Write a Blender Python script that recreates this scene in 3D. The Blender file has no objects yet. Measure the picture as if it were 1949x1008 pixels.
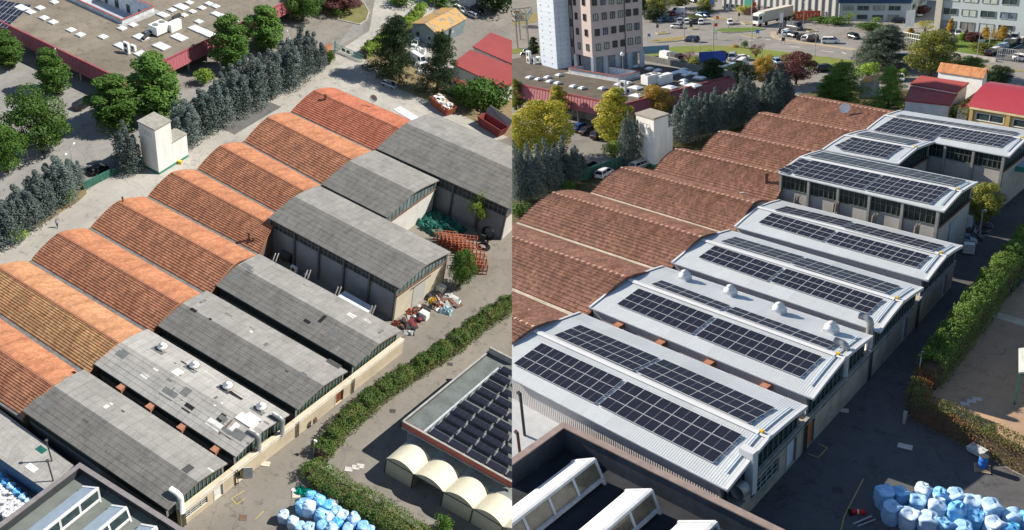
import bpy, bmesh, math, random
from mathutils import Vector, Matrix
R = math.radians
scn = bpy.context.scene

# ------------------------------------------------------------------ camera, sky, suns, exposure
# Two yards stand side by side, each with its own level ground; the camera hovers where both are in view.
F = 1600.0                                   # focal length in photo pixels (photo 1949 x 1008)
def frame(X, Y, U, deg):
    a = R(deg); X = Vector(X); Y = Vector(Y); U = Vector(U)
    x = (X*math.cos(a) + Y*math.sin(a)).normalized(); U = U.normalized()
    y = U.cross(x).normalized(); x = y.cross(U).normalized()
    return (x, y, U)
FA = frame((.79970, .48793, -.34986), (.57322, -.44712, .68666), (.17861, -.74967, -.63725), 6)
FB = frame((.73378, .22646, -.64053), (.67369, -.36440, .64292), (-.08781, -.90329, -.41996), -5.6)
HA, HB = 103.0, 47.0
CAM = Vector((0, 0, HB))
def w_from_cam(v): return Vector((FB[0].dot(v), FB[1].dot(v), FB[2].dot(v)))
right = w_from_cam(Vector((1, 0, 0))); down = w_from_cam(Vector((0, 1, 0))); fwd = w_from_cam(Vector((0, 0, 1)))
cam = bpy.data.objects.new('camera', bpy.data.cameras.new('camera'))
scn.collection.objects.link(cam); scn.camera = cam
cam.matrix_world = Matrix(((right.x, -down.x, -fwd.x, CAM.x), (right.y, -down.y, -fwd.y, CAM.y), (right.z, -down.z, -fwd.z, CAM.z), (0, 0, 0, 1)))
cam.data.sensor_width = 36; cam.data.lens = F/1949*36; cam.data.clip_start = .5; cam.data.clip_end = 4000

ax = [w_from_cam(v) for v in FA]; oA = CAM - ax[2]*HA
MA = Matrix(((ax[0].x, ax[1].x, ax[2].x, oA.x), (ax[0].y, ax[1].y, ax[2].y, oA.y), (ax[0].z, ax[1].z, ax[2].z, oA.z), (0, 0, 0, 1)))
SITE = {'A': (MA, FA, HA), 'B': (Matrix.Identity(4), FB, HB)}
COL = {}
for s, n in (('A', 'old yard in summer'), ('B', 'renewed yard in autumn')):
    COL[s] = bpy.data.collections.new(n); scn.collection.children.link(COL[s])

world = bpy.data.worlds.new("World"); scn.world = world; world.use_nodes = True
nt = world.node_tree; bg = nt.nodes['Background']
sky = nt.nodes.new('ShaderNodeTexSky'); sky.sky_type = 'NISHITA'; sky.sun_disc = False
sky.sun_elevation = R(38); sky.sun_rotation = R(200); sky.air_density = 1.2; sky.dust_density = .4; sky.ozone_density = 3
nt.links.new(sky.outputs[0], bg.inputs[0]); bg.inputs[1].default_value = .062

def sun(site, az, el, energy, color):        # the two yards were photographed at different hours: each has the sun of its hour
    d = Vector((math.cos(R(az))*math.cos(R(el)), math.sin(R(az))*math.cos(R(el)), math.sin(R(el))))
    d = SITE[site][0].to_3x3() @ d
    l = bpy.data.lights.new('sun', 'SUN'); l.energy = energy; l.angle = R(.53); l.color = color
    o = bpy.data.objects.new('sun', l); scn.collection.objects.link(o); o.location = CAM + d*50
    o.rotation_euler = d.to_track_quat('Z', 'Y').to_euler()
    o.light_linking.receiver_collection = COL[site]
    o.light_linking.blocker_collection = COL[site]
sun('A', 42, 50, 3.6, (1.0, .955, .88))
sun('B', 189, 27, 5.0, (1.0, .89, .74))
scn.view_settings.view_transform = 'Standard'; scn.view_settings.look = 'None'
scn.view_settings.exposure = 0.95; scn.view_settings.gamma = 1
scn.render.engine = 'CYCLES'

# ------------------------------------------------------------------ where things stand: points of the yards from points of the photo
def ray(s, u, v):
    X, Y, U = SITE[s][1]; r = Vector((u-974, v-504, F)); return Vector((X.dot(r), Y.dot(r), U.dot(r)))
def at(s, u, v, h=0.0):
    r = ray(s, u, v); t = (h-SITE[s][2])/r.z; return Vector((r.x*t, r.y*t, h))
def on(s, u, v, P, n):                       # on the plane through P with normal n
    r = ray(s, u, v); C = Vector((0, 0, SITE[s][2])); t = (P-C).dot(n)/r.dot(n); return C + r*t
def px(s, p):
    X, Y, U = SITE[s][1]; q = X*p[0] + Y*p[1] + U*(p[2]-SITE[s][2]); return q.x/q.z*F+974, q.y/q.z*F+504
def mpp(s, p):                               # metres per photo pixel at p
    X, Y, U = SITE[s][1]; q = X*p[0] + Y*p[1] + U*(p[2]-SITE[s][2]); return q.length/F
def ht(s, b, vt):
    P = at(s, *b); lo, hi = 0, 60
    for _ in range(40):
        m = (lo+hi)/2
        if px(s, (P.x, P.y, m))[1] > vt: lo = m
        else: hi = m
    return lo

# ------------------------------------------------------------------ materials
MATS = {}
class NT:
    def __init__(self, name):
        self.m = bpy.data.materials.new(name); self.m.use_nodes = True; self.t = self.m.node_tree
        self.b = self.t.nodes['Principled BSDF']; self.tc = self.t.nodes.new('ShaderNodeTexCoord')
    def n(self, typ, **kw):
        o = self.t.nodes.new(typ)
        for k, v in kw.items():
            if k in o.inputs: o.inputs[k].default_value = v
            else: setattr(o, k, v)
        return o
    def l(self, a, b): self.t.links.new(a, b)
    def noise(self, scale, detail=4, rough=.6, vec='Object', stretch=None):
        n = self.n('ShaderNodeTexNoise', Scale=scale, Detail=detail, Roughness=rough)
        src = self.tc.outputs[vec]
        if stretch:
            mp = self.n('ShaderNodeMapping'); mp.inputs['Scale'].default_value = stretch; self.l(src, mp.inputs[0]); src = mp.outputs[0]
        self.l(src, n.inputs['Vector']); return n.outputs['Fac']
    def ramp(self, fac, stops):
        r = self.n('ShaderNodeValToRGB'); e = r.color_ramp.elements
        while len(e) < len(stops): e.new(.5)
        for i, (p, c) in enumerate(stops): e[i].position = p; e[i].color = (*c, 1)
        self.l(fac, r.inputs[0]); return r.outputs[0]
    def mix(self, fac, a, b, mode='MIX'):
        m = self.n('ShaderNodeMix', data_type='RGBA', blend_type=mode)
        for i, v in ((0, fac), (6, a), (7, b)):
            if isinstance(v, bpy.types.NodeSocket): self.l(v, m.inputs[i])
            else: m.inputs[i].default_value = v if i == 0 else (*v, 1)
        return m.outputs[2]
    def bump(self, h, strength=.3, dist=.1):
        b = self.n('ShaderNodeBump', Strength=strength, Distance=dist); self.l(h, b.inputs['Height']); self.l(b.outputs[0], self.b.inputs['Normal'])
    def out(self, col, rough=.8, metal=0, spec=.3):
        if isinstance(col, bpy.types.NodeSocket): self.l(col, self.b.inputs['Base Color'])
        else: self.b.inputs['Base Color'].default_value = (*col, 1)
        self.b.inputs['Roughness'].default_value = rough; self.b.inputs['Metallic'].default_value = metal
        self.b.inputs['Specular IOR Level'].default_value = spec
        return self.m
def sc(c, k): return tuple(max(0, min(1, x*k)) for x in c)
def plain(name, col, rough=.7, metal=0, var=.18, scale=1.2, spec=.3):
    key = name
    if key in MATS: return MATS[key]
    g = NT(name); f = g.noise(scale, 5, .65)
    MATS[key] = g.out(g.ramp(f, [(.3, sc(col, 1-var)), (.7, sc(col, 1+var))]), rough, metal, spec); return MATS[key]
def ground_mat(name, c1, c2, c3, s1=.05, s2=.9, crack=True):
    g = NT(name); a = g.noise(s1, 6, .7); b = g.noise(s2, 6, .75); c = g.noise(6, 3, .6)
    col = g.mix(g.ramp(a, [(.35, (0, 0, 0)), (.65, (1, 1, 1))]), c1, c2)
    col = g.mix(g.ramp(b, [(.5, (0, 0, 0)), (.78, (.8, .8, .8))]), col, c3)
    col = g.mix(.35, col, g.ramp(c, [(.3, (.55, .55, .55)), (.7, (1, 1, 1))]), 'MULTIPLY')
    if crack:
        v = g.n('ShaderNodeTexVoronoi', feature='DISTANCE_TO_EDGE', Scale=.075)
        w = g.n('ShaderNodeTexNoise', Scale=.5, Detail=4); mm = g.n('ShaderNodeVectorMath', operation='ADD')
        sc_ = g.n('ShaderNodeVectorMath', operation='SCALE'); sc_.inputs[3].default_value = 3
        g.l(g.tc.outputs['Object'], w.inputs['Vector']); g.l(w.outputs['Color'], sc_.inputs[0]); g.l(sc_.outputs[0], mm.inputs[1]); g.l(g.tc.outputs['Object'], mm.inputs[0]); g.l(mm.outputs[0], v.inputs['Vector'])
        k = g.ramp(v.outputs['Distance'], [(0, (.6, .6, .6)), (.007, (1, 1, 1))])
        col = g.mix(.7, col, k, 'MULTIPLY')
    d = g.noise(.45, 8, .8); e = g.noise(.16, 5, .6, stretch=(1, .3, 1))
    col = g.mix(.8, col, g.ramp(d, [(.55, (1, 1, 1)), (.64, (.5, .5, .52))]), 'MULTIPLY'); col = g.mix(.7, col, g.ramp(e, [(.35, (.72, .72, .72)), (.6, (1, 1, 1))]), 'MULTIPLY')
    return g.out(col, .92, 0, .15)
def tile_mat(name, base, dark, light, moss, dirt=.5):
    g = NT(name)
    br = g.n('ShaderNodeTexBrick', offset=.0); br.inputs['Scale'].default_value = 1
    br.inputs['Brick Width'].default_value = .30; br.inputs['Row Height'].default_value = .45; br.inputs['Mortar Size'].default_value = .022
    br.inputs['Mortar Smooth'].default_value = .6
    br.inputs['Color1'].default_value = (*base, 1); br.inputs['Color2'].default_value = (*light, 1); br.inputs['Mortar'].default_value = (*dark, 1)
    g.l(g.tc.outputs['UV'], br.inputs['Vector'])
    wn = g.n('ShaderNodeTexWhiteNoise', noise_dimensions='2D')
    sn = g.n('ShaderNodeVectorMath', operation='SNAP'); sn.inputs[1].default_value = (.3, .45, 1); g.l(g.tc.outputs['UV'], sn.inputs[0]); g.l(sn.outputs[0], wn.inputs['Vector'])
    col = g.mix(.4, br.outputs['Color'], g.ramp(wn.outputs['Value'], [(0, dark), (.35, base), (.8, light), (1, sc(light, 1.25))]))
    n1 = g.noise(.35, 7, .75); n2 = g.noise(1.6, 6, .8)
    col = g.mix(g.ramp(n1, [(.45, (0, 0, 0)), (.75, (dirt, dirt, dirt))]), col, moss)
    col = g.mix(g.ramp(n2, [(.5, (0, 0, 0)), (.75, (dirt*.8,)*3)]), col, dark)
    n3 = g.noise(.8, 6, .75, stretch=(1, .22, .22)); col = g.mix(.75, col, g.ramp(n3, [(.38, (.62, .58, .56)), (.58, (1.0, 1.0, 1.0)), (.75, (1, .93, .85))]), 'MULTIPLY')
    w = g.n('ShaderNodeTexWave', wave_type='BANDS', bands_direction='X', Scale=1/.30*.5*.628*1.0); g.l(g.tc.outputs['UV'], w.inputs['Vector'])
    g.bump(w.outputs['Fac'], .5, .06)
    return g.out(col, .85, 0, .2)
def sheet_mat(name, c1, c2, c3, rib=.18, row=1.2, rough=.8, metal=0, strength=.35, rowdark=.55, stain=.5):
    g = NT(name); n1 = g.noise(.22, 7, .75); n2 = g.noise(1.3, 6, .8, stretch=(1, .35, 1)); n3 = g.noise(7, 3, .7)
    col = g.mix(g.ramp(n1, [(.35, (0, 0, 0)), (.68, (1, 1, 1))]), c1, c2)
    col = g.mix(g.ramp(n2, [(.48, (0, 0, 0)), (.75, (stain,)*3)]), col, c3)
    col = g.mix(.4, col, g.ramp(n3, [(.3, (.6, .6, .6)), (.7, (1, 1, 1))]), 'MULTIPLY')
    br = g.n('ShaderNodeTexBrick', offset=.0); br.inputs['Scale'].default_value = 1
    br.inputs['Brick Width'].default_value = row*.85; br.inputs['Row Height'].default_value = row; br.inputs['Mortar Size'].default_value = .035; br.inputs['Mortar Smooth'].default_value = .5
    for i, k in (('Color1', 1), ('Color2', .86), ('Mortar', rowdark)): br.inputs[i].default_value = (k, k, k, 1)
    g.l(g.tc.outputs['UV'], br.inputs['Vector']); col = g.mix(.75, col, br.outputs['Color'], 'MULTIPLY')
    w = g.n('ShaderNodeTexWave', wave_type='BANDS', bands_direction='X', Scale=.314/rib); g.l(g.tc.outputs['UV'], w.inputs['Vector'])
    g.bump(w.outputs['Fac'], strength, rib*.3)
    return g.out(col, rough, metal, .3)
def leaf_mat(name, c1, c2, c3=None):
    g = NT(name); n = g.noise(1.1, 5, .7); oi = g.n('ShaderNodeObjectInfo')
    col = g.ramp(n, [(.3, c1), (.7, c2)])
    n2 = g.noise(.45, 3, .6)
    if c3: col = g.mix(g.ramp(n2, [(.48, (0, 0, 0)), (.66, (1, 1, 1))]), col, c3)
    h = g.n('ShaderNodeHueSaturation'); mr = g.n('ShaderNodeMapRange'); mr.inputs['To Min'].default_value = .78; mr.inputs['To Max'].default_value = 1.2
    g.l(oi.outputs['Random'], mr.inputs[0]); g.l(mr.outputs[0], h.inputs['Value']); g.l(col, h.inputs['Color'])
    m = g.out(h.outputs[0], .6, 0, .25)
    tr = g.n('ShaderNodeBsdfTranslucent'); g.l(h.outputs[0], tr.inputs[0]); ms = g.n('ShaderNodeMixShader'); ms.inputs[0].default_value = .25
    o = [x for x in g.t.nodes if x.type == 'OUTPUT_MATERIAL'][0]
    g.l(g.b.outputs[0], ms.inputs[1]); g.l(tr.outputs[0], ms.inputs[2]); g.l(ms.outputs[0], o.inputs[0]); return m

# ------------------------------------------------------------------ mesh building
class MB:
    def __init__(s): s.v = []; s.f = []; s.uv = []; s.mi = []
    def face(s, pts, uv=None, mi=0):
        i = len(s.v); s.v += [tuple(p) for p in pts]; s.f.append(tuple(range(i, i+len(pts))))
        if uv is None:
            p = [Vector(q) for q in pts]; n = (p[1]-p[0]).cross(p[2]-p[0])
            a = max(range(3), key=lambda k: abs(n[k]))
            j = [(1, 2), (0, 2), (0, 1)][a]; uv = [(q[j[0]], q[j[1]]) for q in p]
        s.uv += list(uv); s.mi.append(mi); return s
    def hexa(s, b, t, mi=0, cap=True):        # b, t: rings of the same count, counter-clockwise from above
        n = len(b)
        for i in range(n):
            j = (i+1) % n; s.face([b[i], b[j], t[j], t[i]], mi=mi)
        if cap: s.face(list(t), mi=mi); s.face(list(reversed(b)), mi=mi)
        return s
    def prism(s, pts, z0, z1, mi=0):
        pts = [(p[0], p[1]) for p in pts]
        a = sum(pts[i][0]*pts[(i+1) % len(pts)][1]-pts[(i+1) % len(pts)][0]*pts[i][1] for i in range(len(pts)))
        if a < 0: pts = pts[::-1]
        return s.hexa([(x, y, z0) for x, y in pts], [(x, y, z1) for x, y in pts], mi)
    def box(s, c, d, rz=0, mi=0):             # centre, full sizes
        cx, cy, cz = c; x, y, z = d[0]/2, d[1]/2, d[2]/2; ca, sa = math.cos(rz), math.sin(rz)
        q = [(cx+a*x*ca-b*y*sa, cy+a*x*sa+b*y*ca) for a, b in ((-1, -1), (1, -1), (1, 1), (-1, 1))]
        return s.hexa([(p[0], p[1], cz-z) for p in q], [(p[0], p[1], cz+z) for p in q], mi)
    def beam(s, a, b, w, h=None, up=(0, 0, 1), mi=0):
        a = Vector(a); b = Vector(b); h = h or w; d = (b-a).normalized(); u = Vector(up)
        if abs(d.dot(u)) > .98: u = Vector((1, 0, 0))
        x = d.cross(u).normalized()*w/2; y = x.cross(d).normalized()*h/2
        r = lambda p: [p-x-y, p+x-y, p+x+y, p-x+y]
        A, B = r(a), r(b)
        for i in range(4): j = (i+1) % 4; s.face([A[i], B[i], B[j], A[j]][::-1], mi=mi)
        s.face(A[::-1][::-1], mi=mi); s.face(B[::-1], mi=mi); return s
    def tube(s, pts, r, n=8, mi=0, cap=True):
        pts = [Vector(p) for p in pts]; rr = r if isinstance(r, (list, tuple)) else [r]*len(pts); rings = []
        for i, p in enumerate(pts):
            d = (pts[min(i+1, len(pts)-1)]-pts[max(i-1, 0)]).normalized(); u = Vector((0, 0, 1)) if abs(d.z) < .9 else Vector((1, 0, 0))
            x = d.cross(u).normalized(); y = x.cross(d).normalized()
            rings.append([p+(x*math.cos(k*2*math.pi/n)+y*math.sin(k*2*math.pi/n))*rr[i] for k in range(n)])
        for a, b in zip(rings, rings[1:]):
            for k in range(n): j = (k+1) % n; s.face([a[k], b[k], b[j], a[j]][::-1], mi=mi)
        if cap: s.face(rings[0], mi=mi); s.face(rings[-1][::-1], mi=mi)
        return s
    def lathe(s, c, prof, n=12, mi=0):        # prof: (r, z) from bottom up
        c = Vector(c); rings = [[c+Vector((r*math.cos(k*2*math.pi/n), r*math.sin(k*2*math.pi/n), z)) for k in range(n)] for r, z in prof]
        for a, b in zip(rings, rings[1:]):
            for k in range(n): j = (k+1) % n; s.face([a[k], a[j], b[j], b[k]], mi=mi)
        s.face(rings[-1], mi=mi); s.face(rings[0][::-1], mi=mi); return s
    def mesh(s, name, mats, org=(0, 0, 0), smooth=False):
        me = bpy.data.meshes.new(name); o = Vector(org)
        me.from_pydata([(x-o.x, y-o.y, z-o.z) for x, y, z in s.v], [], s.f)
        uvl = me.uv_layers.new(name='UVMap'); flat = [c for q in s.uv for c in q]; uvl.data.foreach_set('uv', flat)
        for m in mats: me.materials.append(m)
        if len(mats) > 1: me.polygons.foreach_set('material_index', s.mi)
        if smooth:
            bm = bmesh.new(); bm.from_mesh(me); bmesh.ops.remove_doubles(bm, verts=bm.verts, dist=.001)
            for f in bm.faces: f.smooth = True
            bm.to_mesh(me); bm.free()
        me.update(); return me
def L3(a, b, t): return Vector(a).lerp(Vector(b), t)

def empty(s, name, label, cat, org=(0, 0, 0), rz=0, group=None, sc_=(1, 1, 1)):
    o = bpy.data.objects.new(name, None); COL[s].objects.link(o); o.empty_display_size = .3
    o.matrix_world = SITE[s][0] @ Matrix.Translation(Vector(org)) @ Matrix.Rotation(rz, 4, 'Z') @ Matrix.Diagonal((*sc_, 1))
    o['label'] = label; o['category'] = cat; o['site'] = s; o['org'] = tuple(org)
    if group: o['group'] = group
    return o
def part(th, name, mb, mat, label=None, smooth=False, parent=None, local=False):
    s = th['site']; org = (0, 0, 0) if local else th['org']; mats = mat if isinstance(mat, (list, tuple)) else [mat]
    o = bpy.data.objects.new(name, mb.mesh(name, mats, org, smooth)); COL[s].objects.link(o); o.parent = parent or th
    if label: o['label'] = label
    return o
def single(s, name, mb, mat, label, cat, org, rz=0, group=None, smooth=False, local=False, sc_=(1, 1, 1)):
    mats = mat if isinstance(mat, (list, tuple)) else [mat]
    o = bpy.data.objects.new(name, mb.mesh(name, mats, (0, 0, 0) if local else org, smooth)); COL[s].objects.link(o)
    o.matrix_world = SITE[s][0] @ Matrix.Translation(Vector(org)) @ Matrix.Rotation(rz, 4, 'Z') @ Matrix.Diagonal((*sc_, 1))
    o['label'] = label; o['category'] = cat
    if group: o['group'] = group
    return o
def struct(s, name, mb, mat, kind='structure', smooth=False):
    mats = mat if isinstance(mat, (list, tuple)) else [mat]
    o = bpy.data.objects.new(name, mb.mesh(name, mats, (0, 0, 0), smooth)); COL[s].objects.link(o); o.matrix_world = SITE[s][0]; o['kind'] = kind; return o
def clone(src, s, org, rz=0, sc_=(1, 1, 1), label=None, group=None, tilt=None, name=None):
    def cp(o, par):
        c = o.copy(); COL[s].objects.link(c); c.parent = par
        for ch in [k for k in KIDS.get(o.name, [])]: cp(ch, c)
        return c
    if src.name not in KIDS:
        def reg(o):
            KIDS[o.name] = list(o.children)
            for k in o.children: reg(k)
        reg(src)
    c = cp(src, None)
    M = SITE[s][0] @ Matrix.Translation(Vector(org)) @ Matrix.Rotation(rz, 4, 'Z')
    if tilt is not None: M = M @ tilt
    c.matrix_world = M @ Matrix.Diagonal((*sc_, 1)); c['site'] = s; c['org'] = tuple(org)
    if label: c['label'] = label
    if group: c['group'] = group
    return c
KIDS = {}
PROTOS = []
def proto(o):                                 # a first of its kind: copied, then taken away
    PROTOS.append(o); return o
def paint(o, mat, names=('body',)):
    for ch in o.children_recursive:
        if ch.name.split('.')[0] in names: ch.material_slots[0].link = 'OBJECT'; ch.material_slots[0].material = mat
def paint_self(o, mat): o.material_slots[0].link = 'OBJECT'; o.material_slots[0].material = mat
# ------------------------------------------------------------------ halls
def P2(Q, t, s, z):
    L0, L1, R0, R1 = Q
    ax_ = L0[0]+(R0[0]-L0[0])*s; ay = L0[1]+(R0[1]-L0[1])*s; bx = L1[0]+(R1[0]-L1[0])*s; by = L1[1]+(R1[1]-L1[1])*s
    return (ax_+(bx-ax_)*t, ay+(by-ay)*t, z)
def arc_prof(he, hr, k=1.5): return lambda t: he+(hr-he)*(1-abs(2*t-1)**k)
def gable_prof(he, hr, k=.1):
    def f(t):
        q = 1-abs(2*t-1); return he+(hr-he)*(q+k*math.sin(q*math.pi))
    return f
def stepped(Q, prof, n, step, nx, rng, jit=.012, thick=.16, t0=0, t1=1, two=False):
    m = MB(); lenx = (Vector(Q[2])-Vector(Q[0])).length; wid = (Vector(Q[1])-Vector(Q[0])).length
    ts = [t0+(t1-t0)*i/(2*n) for i in range(2*n+1)]; mid = n
    J = [[rng.uniform(-jit, jit) for _ in range(nx+1)] for _ in range(2*n+1)]
    vv = [0]
    for i in range(2*n): vv.append(vv[-1]+math.hypot((ts[i+1]-ts[i])*wid, prof(ts[i+1])-prof(ts[i])))
    for i in range(2*n):
        rising = i < mid; lo, hi = (i, i+1) if rising else (i+1, i)
        for k in range(nx):
            s0, s1 = k/nx, (k+1)/nx
            def pt(idx, s, kk, up):
                z = prof(ts[idx])+(step+J[idx][kk] if up else J[idx][kk]*.3); return P2(Q, ts[idx], s, z)
            a = pt(i, s0, k, i == lo); b = pt(i, s1, k+1, i == lo); c = pt(i+1, s1, k+1, i+1 == lo); d = pt(i+1, s0, k, i+1 == lo)
            uv = [(s0*lenx, vv[i]), (s1*lenx, vv[i]), (s1*lenx, vv[i+1]), (s0*lenx, vv[i+1])]
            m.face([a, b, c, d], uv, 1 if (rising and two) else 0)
            j = lo                                        # riser under the lower edge of this course
            e0 = P2(Q, ts[j], s0, prof(ts[j])+J[j][k]*.3 - (thick if j in (0, 2*n) else 0)); e1 = P2(Q, ts[j], s1, prof(ts[j])+J[j][k+1]*.3 - (thick if j in (0, 2*n) else 0))
            u0 = pt(j, s0, k, True); u1 = pt(j, s1, k+1, True)
            m.face([e0, e1, u1, u0] if rising else [e1, e0, u0, u1], [(s0*lenx, vv[j]), (s1*lenx, vv[j]), (s1*lenx, vv[j]+.05), (s0*lenx, vv[j]+.05)])
    for s, flip in ((0, 1), (1, 0)):                      # verge boards
        for i in range(2*n):
            a = P2(Q, ts[i], s, prof(ts[i])-thick); b = P2(Q, ts[i+1], s, prof(ts[i+1])-thick); c = P2(Q, ts[i+1], s, prof(ts[i+1])+step); d = P2(Q, ts[i], s, prof(ts[i])+step)
            m.face([a, b, c, d] if not flip else [b, a, d, c])
    return m
def endwall(m, Q, s, prof, z0, ta=0, tb=1, n=10, drop=.14, flip=False, mi=0):
    top = [P2(Q, ta+(tb-ta)*i/n, s, prof(ta+(tb-ta)*i/n)-drop) for i in range(n+1)]
    bot = [P2(Q, ta+(tb-ta)*i/n, s, z0) for i in range(n+1)]
    for i in range(n):
        f = [bot[i], bot[i+1], top[i+1], top[i]]
        if f[3][2] > f[0][2]: m.face(f if not flip else f[::-1], mi=mi)
def insetQ(Q, d0, d1, dl, dr):
    L0, L1, R0, R1 = [Vector(q) for q in Q]
    ux = (R0-L0).normalized(); uy = (L1-L0).normalized()
    return [tuple(L0+ux*dl+uy*d0), tuple(L1+ux*dl-uy*d1), tuple(R0-ux*dr+uy*d0), tuple(R1-ux*dr-uy*d1)]
def side(m, Q, which, z0, z1, s0=0, s1=1, mi=0):
    t = which; a = P2(Q, t, s0, z0); b = P2(Q, t, s1, z0); c = P2(Q, t, s1, z1); d = P2(Q, t, s0, z1)
    L = (Vector(b)-Vector(a)).length; uv = [(0, z0), (L, z0), (L, z1), (0, z1)]
    m.face([a, b, c, d] if t == 0 else [b, a, d, c], uv, mi)

def tiled_hall(s, label, Q, he, hr, mats, rng, group, gut='concrete', ridge_dots=False, n=14, chimney=None):
    org = (sum(q[0] for q in Q)/4, sum(q[1] for q in Q)/4, 0)
    th = empty(s, 'tiled_hall', label, 'hall', org, group=group)
    prof = arc_prof(he, hr, mats.get('round', 1.5)); g = .38; W = (Vector(Q[1])-Vector(Q[0])).length; Qi = insetQ(Q, g, g, 0, 0)
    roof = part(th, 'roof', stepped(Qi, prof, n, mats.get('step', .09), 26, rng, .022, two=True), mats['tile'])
    w = MB(); Qw = insetQ(Q, .25, .25, .3, .3)
    side(w, Qw, 0, 0, he-.1); side(w, Qw, 1, 0, he-.1); endwall(w, Qw, 0, prof, 0, flip=True); endwall(w, Qw, 1, prof, 0)
    part(th, 'wall', w, mats['wall'])
    for t, a, b in ((0, 0, g+.1), (1, 0, g+.1)):
        Lq = (Vector(Q[1])-Vector(Q[0])).length; dt = b/Lq
        t0_, t1_ = (0, dt) if t == 0 else (1-dt, 1)
        z = he-.06
        p = [P2(Q, t0_, 0, z), P2(Q, t0_, 1, z), P2(Q, t1_, 1, z), P2(Q, t1_, 0, z)]; gm = MB(); gm.hexa([(x, y, z-.2) for x, y, z in p], p); part(th, 'gutter', gm, mats['gutter'])
    rm = MB(); Ln = (Vector(Q[2])-Vector(Q[0])).length; k = int(Ln/.42)
    for i in range(k):
        pass
        a = P2(Qi, .5, i/k, hr+.09+rng.uniform(-.02, .02)); b = P2(Qi, .5, (i+.85)/k, hr+.13+rng.uniform(-.02, .02))
        rm.beam(a, b, .3, .12, mi=1 if (ridge_dots and i % 2 == 0) else 0)
    part(th, 'ridge_cap', rm, [mats['ridge'], mats['dots']])
    if chimney:
        for (t, ss, h, r) in chimney:
            c = MB(); z = prof(t); p = P2(Qi, t, ss, z-.2); c.lathe(p, [(r, 0), (r, h), (r*1.5, h+.02), (r*1.5, h+.3), (r*.7, h+.42)], 8)
            part(th, 'chimney', c, mats['flue'], parent=roof)
    return th, roof, prof, Qi

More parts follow.
